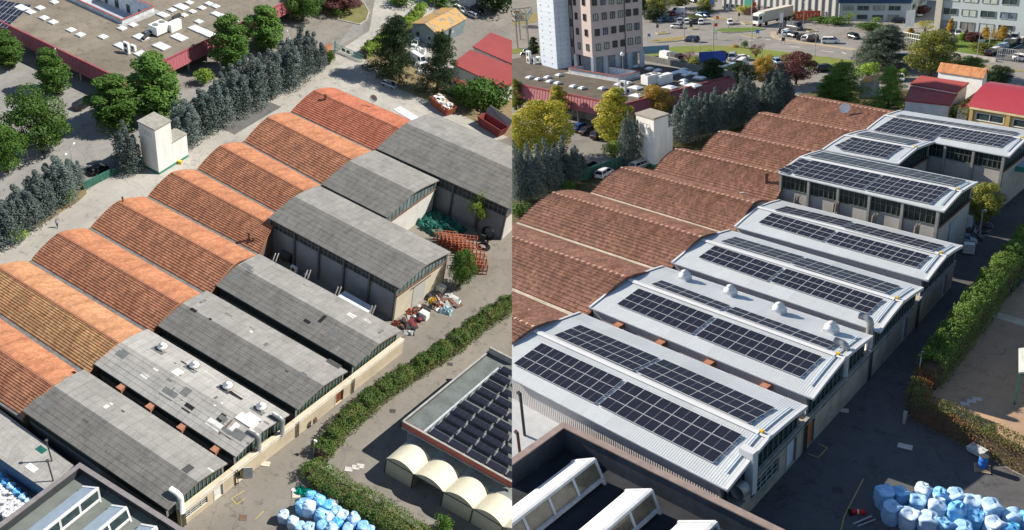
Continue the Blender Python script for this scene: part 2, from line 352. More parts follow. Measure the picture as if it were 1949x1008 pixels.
def shed_hall(s, label, Q, he, hr, mats, rng, group, hw=3.4, lane=None, step=.035, n=6, openings=(), endgrass=False, tall=False, name='workshop_hall', over=.35, clere=2.2, bays=5, side0='clere'):
    org = (sum(q[0] for q in Q)/4, sum(q[1] for q in Q)/4, 0)
    th = empty(s, name, label, 'workshop', org, group=group)
    prof = gable_prof(he, hr)
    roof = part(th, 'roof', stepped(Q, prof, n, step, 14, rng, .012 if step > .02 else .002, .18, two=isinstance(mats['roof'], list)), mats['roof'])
    Qi = insetQ(Q, over, over, .3, .7); Qo = insetQ(Q, over, over, .3, .12)
    w = MB(); zc = he-clere
    for t in (0, 1): side(w, Qi, t, 0, zc)
    endwall(w, Qi, 0, prof, 0, flip=True)
    part(th, 'wall', w, mats['wall'])
    for t in (0, 1): c = MB(); side(c, Qi, t, zc, he-.1); part(th, 'clerestory', c, mats['clere'])
    if tall:                                             # frames: concrete posts and cill along the long sides
        Ln = (Vector(Qi[2])-Vector(Qi[0])).length
        for t in (0, 1):
            for i in range(bays+1):
                f = MB(); p = P2(insetQ(Q, over-.2, over-.2, .3, .7), t, i/bays, 0); f.box((p[0], p[1], (he-.2)/2), (.32, .4, he-.2)); part(th, 'post', f, mats['post'])
        for t in (0, 1):
            wf = MB()
            QQ = insetQ(Q, over-.05, over-.05, .3, .7)
            for i in range(bays*6):
                if i % 6 == 0: continue
                p = P2(QQ, t, i/(bays*6), 0); wf.box((p[0], p[1], (zc+he-.1)/2), (.07, .07, he-.2-zc))
            a = P2(QQ, t, 0, zc); b = P2(QQ, t, 1, zc); wf.beam(a, b, .12, .1)
            a = P2(QQ, t, 0, zc+clere*.5); b = P2(QQ, t, 1, zc+clere*.5); wf.beam(a, b, .06, .06); part(th, 'glazing_bar', wf, mats['bar'])
    # gable end over the lane
    gz = MB(); endwall(gz, Qi, 1, prof, hw-.3)
    part(th, 'gable_window', gz, mats['glass'])
    mu = MB(); k = 14
    Qm = insetQ(Q, over, over, .3, .62)
    for i in range(k+1):
        t = i/k; p = P2(Qm, t, 1, 0); z1 = prof(t)-.15
        if z1 > hw: mu.box((p[0], p[1], (hw-.2+z1)/2), (.06, .08 if i not in (0, k) else .3, z1-hw+.2))
    part(th, 'mullion', mu, mats['bar'])
    if lane:
        y0, y1, bx = lane                                # bx(y): x of the outer face
        lw = MB(); N = 1; seg = []
        a = (bx(y0), y0); b = (bx(y1), y1); d = Vector((b[0]-a[0], b[1]-a[1])).normalized(); nrm = Vector((-d.y, d.x))*.75
        ops = sorted(openings); cur = 0; Ltot = math.hypot(b[0]-a[0], b[1]-a[1])
        def pp(t, off=0, z=0): return (a[0]+d.x*t+nrm.x*off, a[1]+d.y*t+nrm.y*off, z)
        def slab(t0, t1, z0, z1):
            lw.hexa([pp(t0, 0, z0), pp(t1, 0, z0), pp(t1, 1, z0), pp(t0, 1, z0)], [pp(t0, 0, z1), pp(t1, 0, z1), pp(t1, 1, z1), pp(t0, 1, z1)])
        for (t0, t1, z0, z1, kind) in ops:
            slab(cur, t0, 0, hw)
            if z0 > 0: slab(t0, t1, 0, z0)
            slab(t0, t1, z1, hw); cur = t1
        slab(cur, Ltot, 0, hw)
        part(th, 'wall', lw, mats['lane'])
        cp = MB(); cp.beam(pp(0, .0, hw+.07), pp(Ltot, .0, hw+.07), .3, .14); cp.beam(pp(0, -.12, hw-.35), pp(Ltot, -.12, hw-.35), .1, .1)
        part(th, 'coping', cp, mats['coping'])
        pf = MB()
        for t in (.25, .6): pf.tube([pp(t, -.15, 0), pp(t, -.15, hw-.1)], .07, 6)
        part(th, 'downpipe', pf, mats['pipe'])
        for (t0, t1, z0, z1, kind) in ops:
            if kind.startswith('door'):
                colr = mats[kind]; dm = MB()
                if kind == 'door_open':
                    dm.hexa([pp(t1, -.05, z0+.05), pp(t1+.9, -1.2, z0+.05), pp(t1+.95, -1.1, z0+.05), pp(t1+.05, .02, z0+.05)], [pp(t1, -.05, z1), pp(t1+.9, -1.2, z1), pp(t1+.95, -1.1, z1), pp(t1+.05, .02, z1)])
                    dk = MB(); dk.face([pp(t0, .9, z0), pp(t1, .9, z0), pp(t1, .9, z1), pp(t0, .9, z1)])
                    part(th, 'doorway', dk, mats['dark'])
                else:
                    dm.hexa([pp(t0, .25, z0), pp(t1, .25, z0), pp(t1, .35, z0), pp(t0, .35, z0)], [pp(t0, .25, z1), pp(t1, .25, z1), pp(t1, .35, z1), pp(t0, .35, z1)])
                do = part(th, 'door', dm, colr)
                hm = MB(); q = pp(t0+.2, .18, 1.1); hm.box(q, (.12, .2, .05)); part(th, 'handle', hm, mats['bar'], parent=do)
                fr = MB()
                for t in (t0-.07, t1+.07): fr.hexa([pp(t-.07, -.05, 0), pp(t+.07, -.05, 0), pp(t+.07, .2, 0), pp(t-.07, .2, 0)], [pp(t-.07, -.05, z1+.1), pp(t+.07, -.05, z1+.1), pp(t+.07, .2, z1+.1), pp(t-.07, .2, z1+.1)])
                part(th, 'door_frame', fr, mats['coping'])
            elif kind == 'win':
                dk = MB(); dk.face([pp(t0, .3, z0), pp(t1, .3, z0), pp(t1, .3, z1), pp(t0, .3, z1)])
                wo = part(th, 'window', dk, mats['glass'])
                fr = MB(); nb = max(2, int((t1-t0)/.8))
                for i in range(nb+1):
                    t = t0+(t1-t0)*i/nb; fr.beam(pp(t, .2, z0), pp(t, .2, z1), .07)
                for z in (z0+.03, (z0*2+z1)/3, (z0+2*z1)/3, z1-.03): fr.beam(pp(t0, .2, z), pp(t1, .2, z), .06)
                part(th, 'frame', fr, mats['winbar'], parent=wo)
    return th, roof, prof, Qi

# ------------------------------------------------------------------ plants
def leafquad(m, p, nrm, size, rng):
    n = (nrm+Vector((rng.gauss(0, .55), rng.gauss(0, .55), rng.gauss(0, .55)))).normalized()
    a = n.cross(Vector((rng.gauss(0, 1), rng.gauss(0, 1), rng.gauss(0, 1)))).normalized(); b = n.cross(a)
    a = a*size*rng.uniform(.6, 1.15); b = b*size*rng.uniform(.35, .7)
    m.face([p-a*.5, p-b*.5+a*.1, p+a*.5, p+b*.5-a*.1], [(0, 0), (1, 0), (1, 1), (0, 1)])
def lobe(m, c, r, n, size, rng, low=-.5):
    c = Vector(c); k = 0
    n = int(n*1.75); size = size*.72
    while k < n:
        d = Vector((rng.gauss(0, 1), rng.gauss(0, 1), rng.gauss(0, 1))).normalized()
        if d.z < low: continue
        rr = rng.uniform(.62, 1.06)**.8
        p = c+Vector((d.x*r[0], d.y*r[1], d.z*r[2]))*rr
        leafquad(m, p, d, size, rng); k += 1
def tree_proto(kind, seed, mat, name):
    rng = random.Random(seed); t = empty('A', name, 'x', 'tree'); cr = MB(); tk = MB(); H = 1.0
    if kind == 'round':                                   # about 9 high, 7 wide
        tk.tube([(0, 0, 0), (.1, 0, 1.5), (.0, .15, 3.2), (.1, 0, 6.2)], [.24, .19, .15, .05], 7)
        for i in range(17):
            a = i*2.4+rng.uniform(-.4, .4); z = 1.7+i*.38+rng.uniform(-.3, .4); rr = 2.4*math.sin(min(1, (z-1.2)/3.4)*math.pi/2)*(1-max(0, z-5.5)/4.2)*rng.uniform(.75, 1.2)
            c = (math.cos(a)*rr, math.sin(a)*rr, z); r = rng.uniform(1.0, 1.5)
            tk.tube([(0, 0, z-1.4), (c[0]*.5, c[1]*.5, z-.7), c], [.09, .06, .02], 5)
            lobe(cr, c, (r, r, r*.85), 300, .40, rng, -.8)
        for k in range(6): lobe(cr, (rng.uniform(-.8, .8), rng.uniform(-.8, .8), 2.8+k*.95), (2.0-k*.14, 2.0-k*.14, 1.2), 330, .40, rng, -1)
    elif kind == 'oval':                                  # hornbeam / pyramidal, 9 high, 4.5 wide
        tk.tube([(0, 0, 0), (0, 0, 8)], [.2, .04], 7)
        for i in range(20):
            a = i*2.4; z = 1.2+i*.38; q = (z-1.0)/7.8; rr = 1.45*math.sin(max(.05, min(1, q*1.6))*math.pi/2)*(1-q)**.6*rng.uniform(.8, 1.2); c = (math.cos(a)*rr, math.sin(a)*rr, z)
            r = rng.uniform(.55, .95)*(1.2-q*.6); tk.tube([(0, 0, z-.8), c], [.05, .02], 4); lobe(cr, c, (r, r, r), 210, .34, rng, -.8)
        lobe(cr, (0, 0, 8.3), (.45, .45, .8), 80, .3, rng)
        lobe(cr, (0, 0, 4.2), (1.3, 1.3, 3.1), 900, .36, rng, -1)
    elif kind == 'cypress':                               # blue-grey, ragged pointed tops, 8 high, 4 wide
        tk.tube([(0, 0, 0), (0, 0, 7)], [.18, .03], 6)
        for i in range(8):
            a = i*.9+rng.uniform(-.3, .3); rr = rng.uniform(.8, 1.3) if i else 0; x, y = math.cos(a)*rr, math.sin(a)*rr; top = (8 if i == 0 else rng.uniform(5, 7.2))
            tk.tube([(0, 0, .8), (x*.7, y*.7, top*.4), (x, y, top*.9)], [.07, .05, .01], 4)
            for k in range(9):
                z = .9+(top-1.0)*k/8; q = k/8; w = (.3+.95*math.sin(min(1, (1-q)*1.4+.15)*math.pi/2)*(1-q)**.3)*rng.uniform(.8, 1.1)
                if q > .96: w = .32
                lobe(cr, (x+rng.uniform(-.2, .2), y+rng.uniform(-.2, .2), z), (w*.9, w*.9, .65), 95, .34, rng, -.8)
    elif kind == 'cedar':                                 # dark, open layered fans, 12 high, 9 wide
        tk.tube([(0, 0, 0), (0, 0, 6), (.2, .1, 11.3)], [.35, .22, .04], 8)
        for i in range(60):
            q = i/60; z = 1.0+q*10.3; a = i*2.399+rng.uniform(-.5, .5); rr = (3.9*(1-q)**.6+.4)*rng.uniform(.7, 1.1); c = Vector((math.cos(a)*rr, math.sin(a)*rr, z-.12*rr))
            tk.tube([(0, 0, z), c*.5+Vector((0, 0, z*.5+.2)), c], [.08, .05, .015], 4)
            for k in range(3):
                f = .4+.3*k; cc = (c.x*f, c.y*f, z-.1*rr*f+rng.uniform(-.1, .3)); w = rng.uniform(.7, 1.15); lobe(cr, cc, (w, w, .5), 75, .36, rng, -.8)
        lobe(cr, (.2, .1, 11.4), (.4, .4, .9), 60, .3, rng)
    elif kind == 'airy':                                  # thin young tree or plum, 6 high 5 wide
        tk.tube([(0, 0, 0), (.05, 0, 1.6)], [.14, .1], 6)
        for i in range(13):
            a = i*2.4; z = 2.4+rng.uniform(0, 3); rr = rng.uniform(.3, 1.9); c = (math.cos(a)*rr, math.sin(a)*rr, z)
            tk.tube([(.05, 0, 1.5), (c[0]*.4, c[1]*.4, z*.7), c], [.06, .04, .015], 4); r = rng.uniform(.5, .95); lobe(cr, c, (r, r, r*.8), 110, .27, rng, -.9)
    elif kind == 'shrub':                                 # 2 high 2.6 wide
        for i in range(6): tk.tube([(0, 0, 0), (math.cos(i)*.6, math.sin(i)*.6, 1.3)], [.05, .02], 4)
        for i in range(12):
            a = i*2.4; rr = rng.uniform(0, .85); r = rng.uniform(.4, .62); lobe(cr, (math.cos(a)*rr, math.sin(a)*rr, .45+rng.uniform(0, .9)), (r, r, r), 75, .24, rng, -.8)
    part(t, 'trunk', tk, M_BARK); part(t, 'crown', cr, mat); return proto(t)
DIM = {'round': (7, 8.4), 'oval': (4.4, 9), 'cypress': (4, 8.2), 'cedar': (8.6, 12), 'airy': (5, 6), 'shrub': (2.6, 2)}
TREES = {}; EXT = {}
def plant(s, kind, mat, u, vb, vt, wpx, label, cat='tree', group=None, name='tree', seed=None):
    rng = random.Random(int(u*7+vb*13)); var = rng.randrange(5); key = (kind, mat.name, var, name)
    if key not in TREES: TREES[key] = tree_proto(kind, 11+var*7, mat, name); me = [c for c in TREES[key].children if c.name.startswith('crown')][0].data; xs = sorted(v.co.x for v in me.vertices); zs = sorted(v.co.z for v in me.vertices); k_ = len(xs)//60; EXT[key] = (xs[-k_]-xs[k_], zs[-max(1, k_//6)])
    P = at(s, u, vb); h = ht(s, (u, vb), vt); w = wpx*mpp(s, (P.x, P.y, h*.5)); W, H = EXT[key]
    return clone(TREES[key], s, P, rng.uniform(0, 6.28), (w*.9/W, w*.9/W*rng.uniform(.95, 1.05), h/H*rng.uniform(.94, 1.06)), label, group, tilt=Matrix.Rotation(rng.uniform(-.05, .05), 4, 'X'))
def hedge(s, name, label, pts, width, h, mat, mat2, dens=26, size=.3, bumpy=.35, cat='hedge', seed=3, group=None):
    rng = random.Random(seed); org = pts[0]; org = (org[0], org[1], 0); th = empty(s, name, label, cat, org, group=group)
    lf = MB(); core = MB()
    def hh(i, f): return h[i]+(h[i+1]-h[i])*f if isinstance(h, (list, tuple)) else h
    for i in range(len(pts)-1):
        a = Vector(pts[i][:2]); b = Vector(pts[i+1][:2]); L = (b-a).length; d = (b-a)/L; nn = Vector((-d.y, d.x)); h0, h1 = hh(i, 0), hh(i, 1)
        A = a-d*.1; B = b+d*.1; w = width*.3
        core.hexa([(*(A-nn*w), 0), (*(B-nn*w), 0), (*(B+nn*w), 0), (*(A+nn*w), 0)], [(*(A-nn*w*.7), h0*.7), (*(B-nn*w*.7), h1*.7), (*(B+nn*w*.7), h1*.7), (*(A+nn*w*.7), h0*.7)])
        n = int(L*dens*1.6*(width+2*max(h0, h1))); sz_ = size*.78
        for _ in range(int(L*.9)):
            if bumpy < .3 and rng.random() < .5: continue
            q = rng.uniform(0, L); c2 = a+d*q+nn*rng.uniform(-.38, .38)*width; r_ = rng.uniform(.3, .8)*(.6+bumpy); lobe(lf, (c2.x, c2.y, h0+(h1-h0)*q/L+r_*.25), (r_*.7, r_*.7, r_*1.25), 60, size*.95, rng, -.5)
        off = rng.uniform(0, 50)
        for _ in range(n):
            f = rng.random(); q = f*L; hq = h0+(h1-h0)*f; bu = bumpy*(math.sin(q*1.3+off)*.5+math.sin(q*2.9+off*2)*.35+math.sin(q*.45+off)*.5)
            hq = hq+bu*.8; ang = rng.uniform(-.15, math.pi+.15); rx = width/2*(1+bu*.35); y = math.cos(ang); z = math.sin(ang)
            ex = .45; px_ = math.copysign(abs(y)**ex, y)*rx*rng.uniform(.82, 1.1); pz = (abs(z)**ex)*hq*rng.uniform(.8, 1.08)
            if rng.random() < .5: y = rng.uniform(-1, 1); px_ = y*rx; pz = hq*(1-.12*y*y)*rng.uniform(.9, 1.08); z = 1
            elif abs(y) > .6: pz = rng.uniform(0.02, 1)*hq
            p2 = a+d*(q+rng.uniform(-.1, .1))+nn*px_
            leafquad(lf, Vector((p2.x, p2.y, pz)), Vector((nn.x*y, nn.y*y, max(z, 0))).normalized() if (y or z) else Vector((0, 0, 1)), sz_, rng)
    part(th, 'branches', core, mat2); part(th, 'foliage', lf, mat); return th

# ------------------------------------------------------------------ vehicles, lamps, bags
def car_proto(kind):
    t = empty('A', {'van': 'parked_van'}.get(kind, 'parked_car'), 'x', 'car' if kind != 'van' else 'van'); b = MB(); g = MB()
    K = {'hatch': (4.0, 1.72, .62, .95, 1.47, [-1.95, -1.6, .55, 1.35]), 'suv': (4.5, 1.86, .78, 1.1, 1.7, [-2.15, -1.85, .75, 1.5]), 'sedan': (4.6, 1.78, .62, .95, 1.42, [-1.75, -1.05, .6, 1.5]), 'van': (5.3, 2.0, .9, 1.3, 2.25, [-2.6, -2.5, 1.25, 2.0])}[kind]
    L, W, z0, zb, zt, cx = K; h = L/2; w = W/2
    # hull sections: x, half width, lower z, belt z
    S = [(-h, w*.78, .38, zb*.82), (-h+.12, w*.93, .26, zb*.97), (-h+.7, w, .2, zb), (h-1.3, w, .2, zb*.98), (h-.45, w*.95, .22, zb*.84), (h-.1, w*.84, .27, zb*.7), (h, w*.7, .36, zb*.58)]
    def ring(x, ww, a, c): return [(x, -ww*.93, a), (x, -ww, a+(c-a)*.35), (x, -ww*.98, a+(c-a)*.8), (x, -ww*.88, c), (x, 0, c+.03), (x, ww*.88, c), (x, ww*.98, a+(c-a)*.8), (x, ww, a+(c-a)*.35), (x, ww*.93, a)]
    rs = [ring(*q) for q in S]
    for A, B in zip(rs, rs[1:]):
        for i in range(8): b.face([A[i], A[i+1], B[i+1], B[i]])
        b.face([A[8], A[0], B[0], B[8]])
    b.face(rs[0][::-1]); b.face(rs[-1])
    # cabin: glass band with painted roof
    r0, r1, f1, f0 = cx; cb = w*.9; ct = w*.74
    lo = [(r0, -cb, zb-.03), (f0, -cb, zb-.05), (f0, cb, zb-.05), (r0, cb, zb-.03)]; hi = [(r1, -ct, zt-.06), (f1, -ct, zt-.06), (f1, ct, zt-.06), (r1, ct, zt-.06)]
    g.hexa(lo, hi)
    b.hexa([(r1-.06, -ct-.03, zt-.08), (f1+.05, -ct-.03, zt-.08), (f1+.05, ct+.03, zt-.08), (r1-.06, ct+.03, zt-.08)], [(r1+.12, -ct+.1, zt), (f1-.15, -ct+.1, zt), (f1-.15, ct-.1, zt), (r1+.12, ct-.1, zt)])
    for sy in (-1, 1):                                     # pillars
        for xa, xb in ((r0, r1), (f0, f1), ((r0+f0)/2-.1, (r1+f1)/2-.1)): b.beam((xa, sy*cb*1.01, zb-.04), (xb, sy*ct*1.02, zt-.06), .09, .06)
        if kind == 'van':
            b.face([(p[0], sy*(abs(p[1])+.02), p[2]) for p in ((r0, cb, zb-.05), (.55, cb, zb-.05), (.45, ct, zt-.07), (r1, ct, zt-.07))])
    part(t, 'body', b, M_PAINT['white']); part(t, 'windows', g, M_CARGLASS)
    for x in (-h+.82, h-.85):
        for sy in (-1, 1):
            wh = MB(); wh.tube([(x, sy*(w-.2), .31), (x, sy*(w+.02), .31)], .31, 12); wo = part(t, 'wheel', wh, M_TYRE)
            rm = MB(); rm.tube([(x, sy*(w+.0), .31), (x, sy*(w+.035), .31)], .18, 8); part(t, 'rim', rm, M_RIM, parent=wo)
    for sy in (-1, 1):
        hl = MB(); hl.box((h-.1, sy*w*.62, zb*.62), (.16, .34, .13)); part(t, 'headlight', hl, M_LAMP)
        tl = MB(); tl.box((-h+.03, sy*w*.68, zb*.78), (.1, .24, .2)); part(t, 'tail_light', tl, M_REDL)
    return proto(t)
CARS = {}
def car(s, kind, u, v, heading, col, label, size=1.0):     # heading: photo point towards which the bonnet looks
    if kind not in CARS: CARS[kind] = car_proto(kind)
    P = at(s, u, v); Q = at(s, *heading); rz = math.atan2(Q.y-P.y, Q.x-P.x)
    c = clone(CARS[kind], s, P, rz, (size, size, size), label, {'A': 'cars parked round the old yard', 'B': 'cars parked round the renewed yard'}[s])
    paint(c, M_PAINT[col]); return c
LAMPS = {}
def lamp_proto(arm, double):
    t = empty('A', 'street_lamp', 'x', 'street lamp'); p = MB(); p.tube([(0, 0, 0), (0, 0, 8)], [.1, .055], 8); part(t, 'pole', p, M_GALV)
    a = MB(); hd = []
    for sx in ((1, -1) if double else (1,)):
        if arm == 'curve': a.tube([(0, 0, 7.6), (sx*.25, 0, 8.3), (sx*.9, 0, 8.75), (sx*1.7, 0, 8.8)], .05, 6)
        else: a.tube([(0, 0, 7.95), (sx*1.6, 0, 8.1)], .045, 6)
        hd.append(sx*(2.0 if arm == 'curve' else 1.9))
    part(t, 'arm', a, M_GALV)
    for x in hd:
        h = MB(); z = 8.8 if arm == 'curve' else 8.1; h.hexa([(x-.35, -.14, z-.08), (x+.35, -.14, z-.08), (x+.35, .14, z-.08), (x-.35, .14, z-.08)], [(x-.28, -.08, z+.1), (x+.28, -.08, z+.1), (x+.28, .08, z+.1), (x-.28, .08, z+.1)]); part(t, 'lamp_head', h, M_LAMP)
    return proto(t)
def lamp(s, u, vb, vt, head, label, arm='straight', double=False):
    k = (arm, double)
    if k not in LAMPS: LAMPS[k] = lamp_proto(arm, double)
    P = at(s, u, vb); h = ht(s, (u, vb), vt)/8.5; Q = at(s, *head); rz = math.atan2(Q.y-P.y, Q.x-P.x)
    return clone(LAMPS[k], s, P, rz, (h, h, h) if h < 1.6 else (1.2, 1.2, h), label, 'street lamps')
def bag_proto(seed, mat, name='sack', squat=1.0):
    rng = random.Random(seed); m = MB(); n = 22; K = 18; rings = []; ph = [rng.uniform(0, 6.28) for _ in range(6)]; top = rng.choice((0, 1, 2)); ox, oy = rng.uniform(-.22, .22), rng.uniform(-.22, .22)
    for k in range(K+1):
        f = k/K; r = []
        for i in range(n):
            a = i*2*math.pi/n; sq = .97/(abs(math.cos(a))**4.5+abs(math.sin(a))**4.5)**(1/4.5)
            if f < .72: rad = .62*(.92+.1*math.sin(f*4.2)); z = f/.72*1.25
            else:
                g = (f-.72)/.28; rad = .62*math.cos(g*math.pi/2)**.75+.02; z = 1.25+.24*math.sin(g*math.pi/2)-(.16*g*g if top == 0 else 0)
            wob = 1+.05*math.sin(3*a+ph[0]+f*5)+.04*math.sin(5*a+ph[1]-f*7)+.018*math.sin(9*a+ph[3]+f*13)+rng.uniform(-.008, .008)
            if f > .7: z += .10*math.sin(2*a+ph[2])*(1-abs(f-.8)*3)+.03*math.sin(4*a+ph[4]+f*20)+rng.uniform(-.012, .012)
            g2 = max(0, (f-.7)/.3)
            r.append((math.cos(a)*rad*sq*.92*wob+ox*g2, math.sin(a)*rad*sq*.92*wob+oy*g2, max(0, z*squat)))
        rings.append(r)
    for A, B in zip(rings, rings[1:]):
        for i in range(n): j = (i+1) % n; m.face([A[i], A[j], B[j], B[i]])
    m.face(rings[-1])
    if top:
        c = Vector(rings[-1][0]); 
        for i in range(7):
            a = rng.uniform(0, 6.28); d = Vector((math.cos(a), math.sin(a), 0)); e = Vector((-d.y, d.x, 0))*.12; m.face([c-Vector((0, 0, .05)), c+d*.28+e+Vector((0, 0, .12)), c+d*.33-e+Vector((0, 0, rng.uniform(.02, .2)))])
    o = single('A', name, m, mat, 'x', 'sack', (0, 0, 0), smooth=True, local=True)
    return proto(o)
def sag(P): return P

# ------------------------------------------------------------------ solar arrays
def solar_array(s, label, roof, cor, rows, cols, group, mats, mids=()):
    (prof, Q, half) = roof                                 # plane of the half-slope
    t0, t1 = (.04, .46) if half == 0 else (.54, .96)
    a = Vector(P2(Q, t0, 0, prof(t0))); b = Vector(P2(Q, t0, 1, prof(t0))); c = Vector(P2(Q, t1, 1, prof(t1))); n = (b-a).cross(c-b).normalized()
    if n.z < 0: n = -n
    TL, BL, TR, BR = [on(s, u, v, a+n*.2, n) for (u, v) in cor]
    X = ((TR-TL)+(BR-BL)); X = (X-n*X.dot(n)).normalized(); Y = n.cross(X); O = (TL+BL+TR+BR)/4
    Wd = ((TR-TL).length+(BR-BL).length)/2; Hd = ((TL-BL).length+(TR-BR).length)/2
    th = bpy.data.objects.new('solar_array', None); COL[s].objects.link(th); th.empty_display_size = .3
    Ml = Matrix(((X.x, Y.x, n.x, O.x), (X.y, Y.y, n.y, O.y), (X.z, Y.z, n.z, O.z), (0, 0, 0, 1))); th.matrix_world = SITE[s][0] @ Ml
    # keep the seen outline: shear of the rows kept as an offset along X
    sk = ((TL+TR)/2-(BL+BR)/2); skx = sk.dot(X)/max(sk.dot(Y), .1)
    th['label'] = label; th['category'] = 'solar array'; th['group'] = group; th['site'] = s; th['org'] = (0, 0, 0)
    pw, ph = Wd/cols, sk.dot(Y)/rows; g = .02
    me = MB(); hw, hh = pw/2-g, ph/2-g
    me.box((0, 0, .0), (hw*2, hh*2, .05), mi=1)
    f = .02
    for (xa, xb) in ((-hw+f, -.01), (.01, hw-f)):
        me.face([(xa, -hh+f, .029), (xb, -hh+f, .029), (xb, hh-f, .029), (xa, hh-f, .029)], [(0, 0), (xb-xa, 0), (xb-xa, 2*hh), (0, 2*hh)], 0)
    mesh = me.mesh('solar_panel', [mats['cell'], mats['alu']])
    for r in range(rows):
        for c_ in range(cols):
            o = bpy.data.objects.new('panel', mesh); COL[s].objects.link(o); o.parent = th
            y = (r-(rows-1)/2)*ph; o.location = ((c_-(cols-1)/2)*pw+y*skx*0, y, 0)
    rl = MB()
    for r in range(rows):
        for q in (-.27, .27):
            y = (r-(rows-1)/2+q)*ph; rl.box((0, y, -.08), (Wd+.3, .05, .06))
    o = bpy.data.objects.new('rail', rl.mesh('rail', [mats['alu']])); COL[s].objects.link(o); o.parent = th
    return th

# ------------------------------------------------------------------ end: remove first copies, cut the two yards along the plane where they meet
def finish():
    for p in PROTOS:
        for o in list(p.children_recursive)+[p]: bpy.data.objects.remove(o)
    bpy.context.view_layer.update()
    bad = []
    for s, sg in (('A', -1), ('B', 1)):
        for o in list(COL[s].objects):
            if o.type != 'MESH': continue
            M = o.matrix_world; d = [((M @ Vector(c))-CAM).dot(right)*sg for c in o.bound_box]
            if min(d) > 0: continue
            if max(d) < .02: bad.append(o); continue
            if o.data.users > 1: o.data = o.data.copy()
            bm = bmesh.new(); bm.from_mesh(o.data); Mi = M.inverted(); co = Mi @ CAM; no = (M.to_3x3().transposed() @ (right*sg)).normalized()
            r = bmesh.ops.bisect_plane(bm, geom=bm.verts[:]+bm.edges[:]+bm.faces[:], plane_co=co, plane_no=no, clear_inner=True)
            ed = [e for e in r['geom_cut'] if isinstance(e, bmesh.types.BMEdge)]
            if ed and len(ed) < 60 and o.get('kind') != 'structure':
                try: bmesh.ops.holes_fill(bm, edges=ed, sides=0)
                except Exception: pass
            bm.to_mesh(o.data); bm.free()
            if len(o.data.polygons) == 0: bad.append(o)
    for o in bad: bpy.data.objects.remove(o)
    left = [o for o in scn.objects if o.type == 'EMPTY' and not o.children]
    for o in left: bpy.data.objects.remove(o)
    for o in scn.objects:
        for k in ('site', 'org'):
            if k in o: del o[k]
        if o.parent and 'category' in o: del o['category']
# ------------------------------------------------------------------ materials in use
M_BARK = plain('bark', (.09, .065, .045), .9)
M_CARGLASS = plain('car_glass', (.015, .018, .022), .08, var=.05, spec=.6); M_TYRE = plain('tyre', (.02, .02, .02), .85); M_RIM = plain('rim', (.35, .35, .36), .35, .7)
M_LAMP = plain('lamp_glass', (.7, .7, .68), .3, var=.05); M_REDL = plain('tail_light_red', (.35, .02, .02), .3); M_GALV = plain('galvanised', (.42, .43, .43), .5, .4)
M_PAINT = {k: plain('car_paint_'+k, c, .28, m, .04, spec=.5) for k, c, m in (('white', (.72, .72, .72), 0), ('silver', (.45, .47, .49), .5), ('black', (.018, .018, .02), 0), ('blue', (.03, .09, .28), .2), ('grey', (.13, .14, .15), .3), ('red', (.38, .03, .025), 0), ('lightblue', (.28, .45, .6), .2), ('darkblue', (.02, .035, .08), .2))}
white = plain('white_paint', (.74, .74, .72), .5, var=.08); cream = plain('cream_render', (.62, .57, .45), .85, var=.12, scale=.6)
concrete = plain('concrete', (.33, .32, .30), .9, var=.25, scale=.8); dkconc = plain('dark_concrete', (.16, .16, .155), .9, var=.25, scale=.8)
dark = plain('dark_void', (.012, .012, .013), .9); dglass = plain('dark_glazing', (.035, .055, .06), .2, var=.5, scale=.9, spec=.5)
steel = plain('dark_steel', (.06, .065, .065), .6); rust = plain('rusty_steel', (.15, .08, .055), .85, var=.35, scale=2)
green = plain('green_paint', (.05, .22, .16), .6); orange = plain('orange_paint', (.38, .12, .06), .7, var=.25, scale=2)
bluep = plain('blue_plastic', (.03, .15, .5), .4); tealp = plain('teal_sheet', (.012, .10, .08), .6, var=.3, scale=2); yellow = plain('yellow_paint', (.62, .42, .04), .6)
brickred = plain('red_fascia', (.33, .09, .07), .7); woodg = plain('pallet_wood', (.36, .28, .18), .85, var=.25, scale=3)
crimson = sheet_mat('crimson_sheet', (.37, .11, .125), (.35, .10, .115), (.28, .08, .09), rib=.6, row=2.4, rough=.55, strength=.25, rowdark=.8, stain=.2)
redmetal = sheet_mat('red_sheet', (.35, .075, .07), (.31, .065, .06), (.26, .06, .055), rib=.3, row=3, rough=.5, strength=.3, rowdark=.85, stain=.2)
gravelroof = ground_mat('gravel_roof', (.20, .17, .13), (.27, .23, .18), (.13, .12, .10), .08, .6, False)
leafG = leaf_mat('leaves_green', (.045, .115, .02), (.13, .225, .04)); leafD = leaf_mat('leaves_dark', (.018, .045, .018), (.05, .09, .03))
leafBlue = leaf_mat('needles_blue_grey', (.07, .105, .095), (.19, .235, .215)); leafY = leaf_mat('leaves_autumn', (.50, .46, .05), (.30, .34, .06), (.62, .50, .06))
leafP = leaf_mat('leaves_purple', (.10, .035, .04), (.20, .08, .075)); leafL = leaf_mat('leaves_lime', (.18, .30, .04), (.28, .38, .06)); leafO = leaf_mat('leaves_orange', (.48, .29, .04), (.5, .34, .07), (.26, .24, .05))
leafCed = leaf_mat('needles_cedar', (.055, .085, .06), (.12, .15, .11)); leafHr = leaf_mat('leaves_hedge_autumn', (.10, .13, .03), (.2, .19, .05), (.26, .08, .035))
leafOlive = leaf_mat('leaves_olive', (.12, .16, .03), (.26, .28, .06), (.36, .32, .06)); leafHg = leaf_mat('leaves_hedge_lit', (.09, .19, .03), (.2, .30, .06))
drygrass = leaf_mat('dry_grass', (.24, .17, .07), (.16, .15, .05))

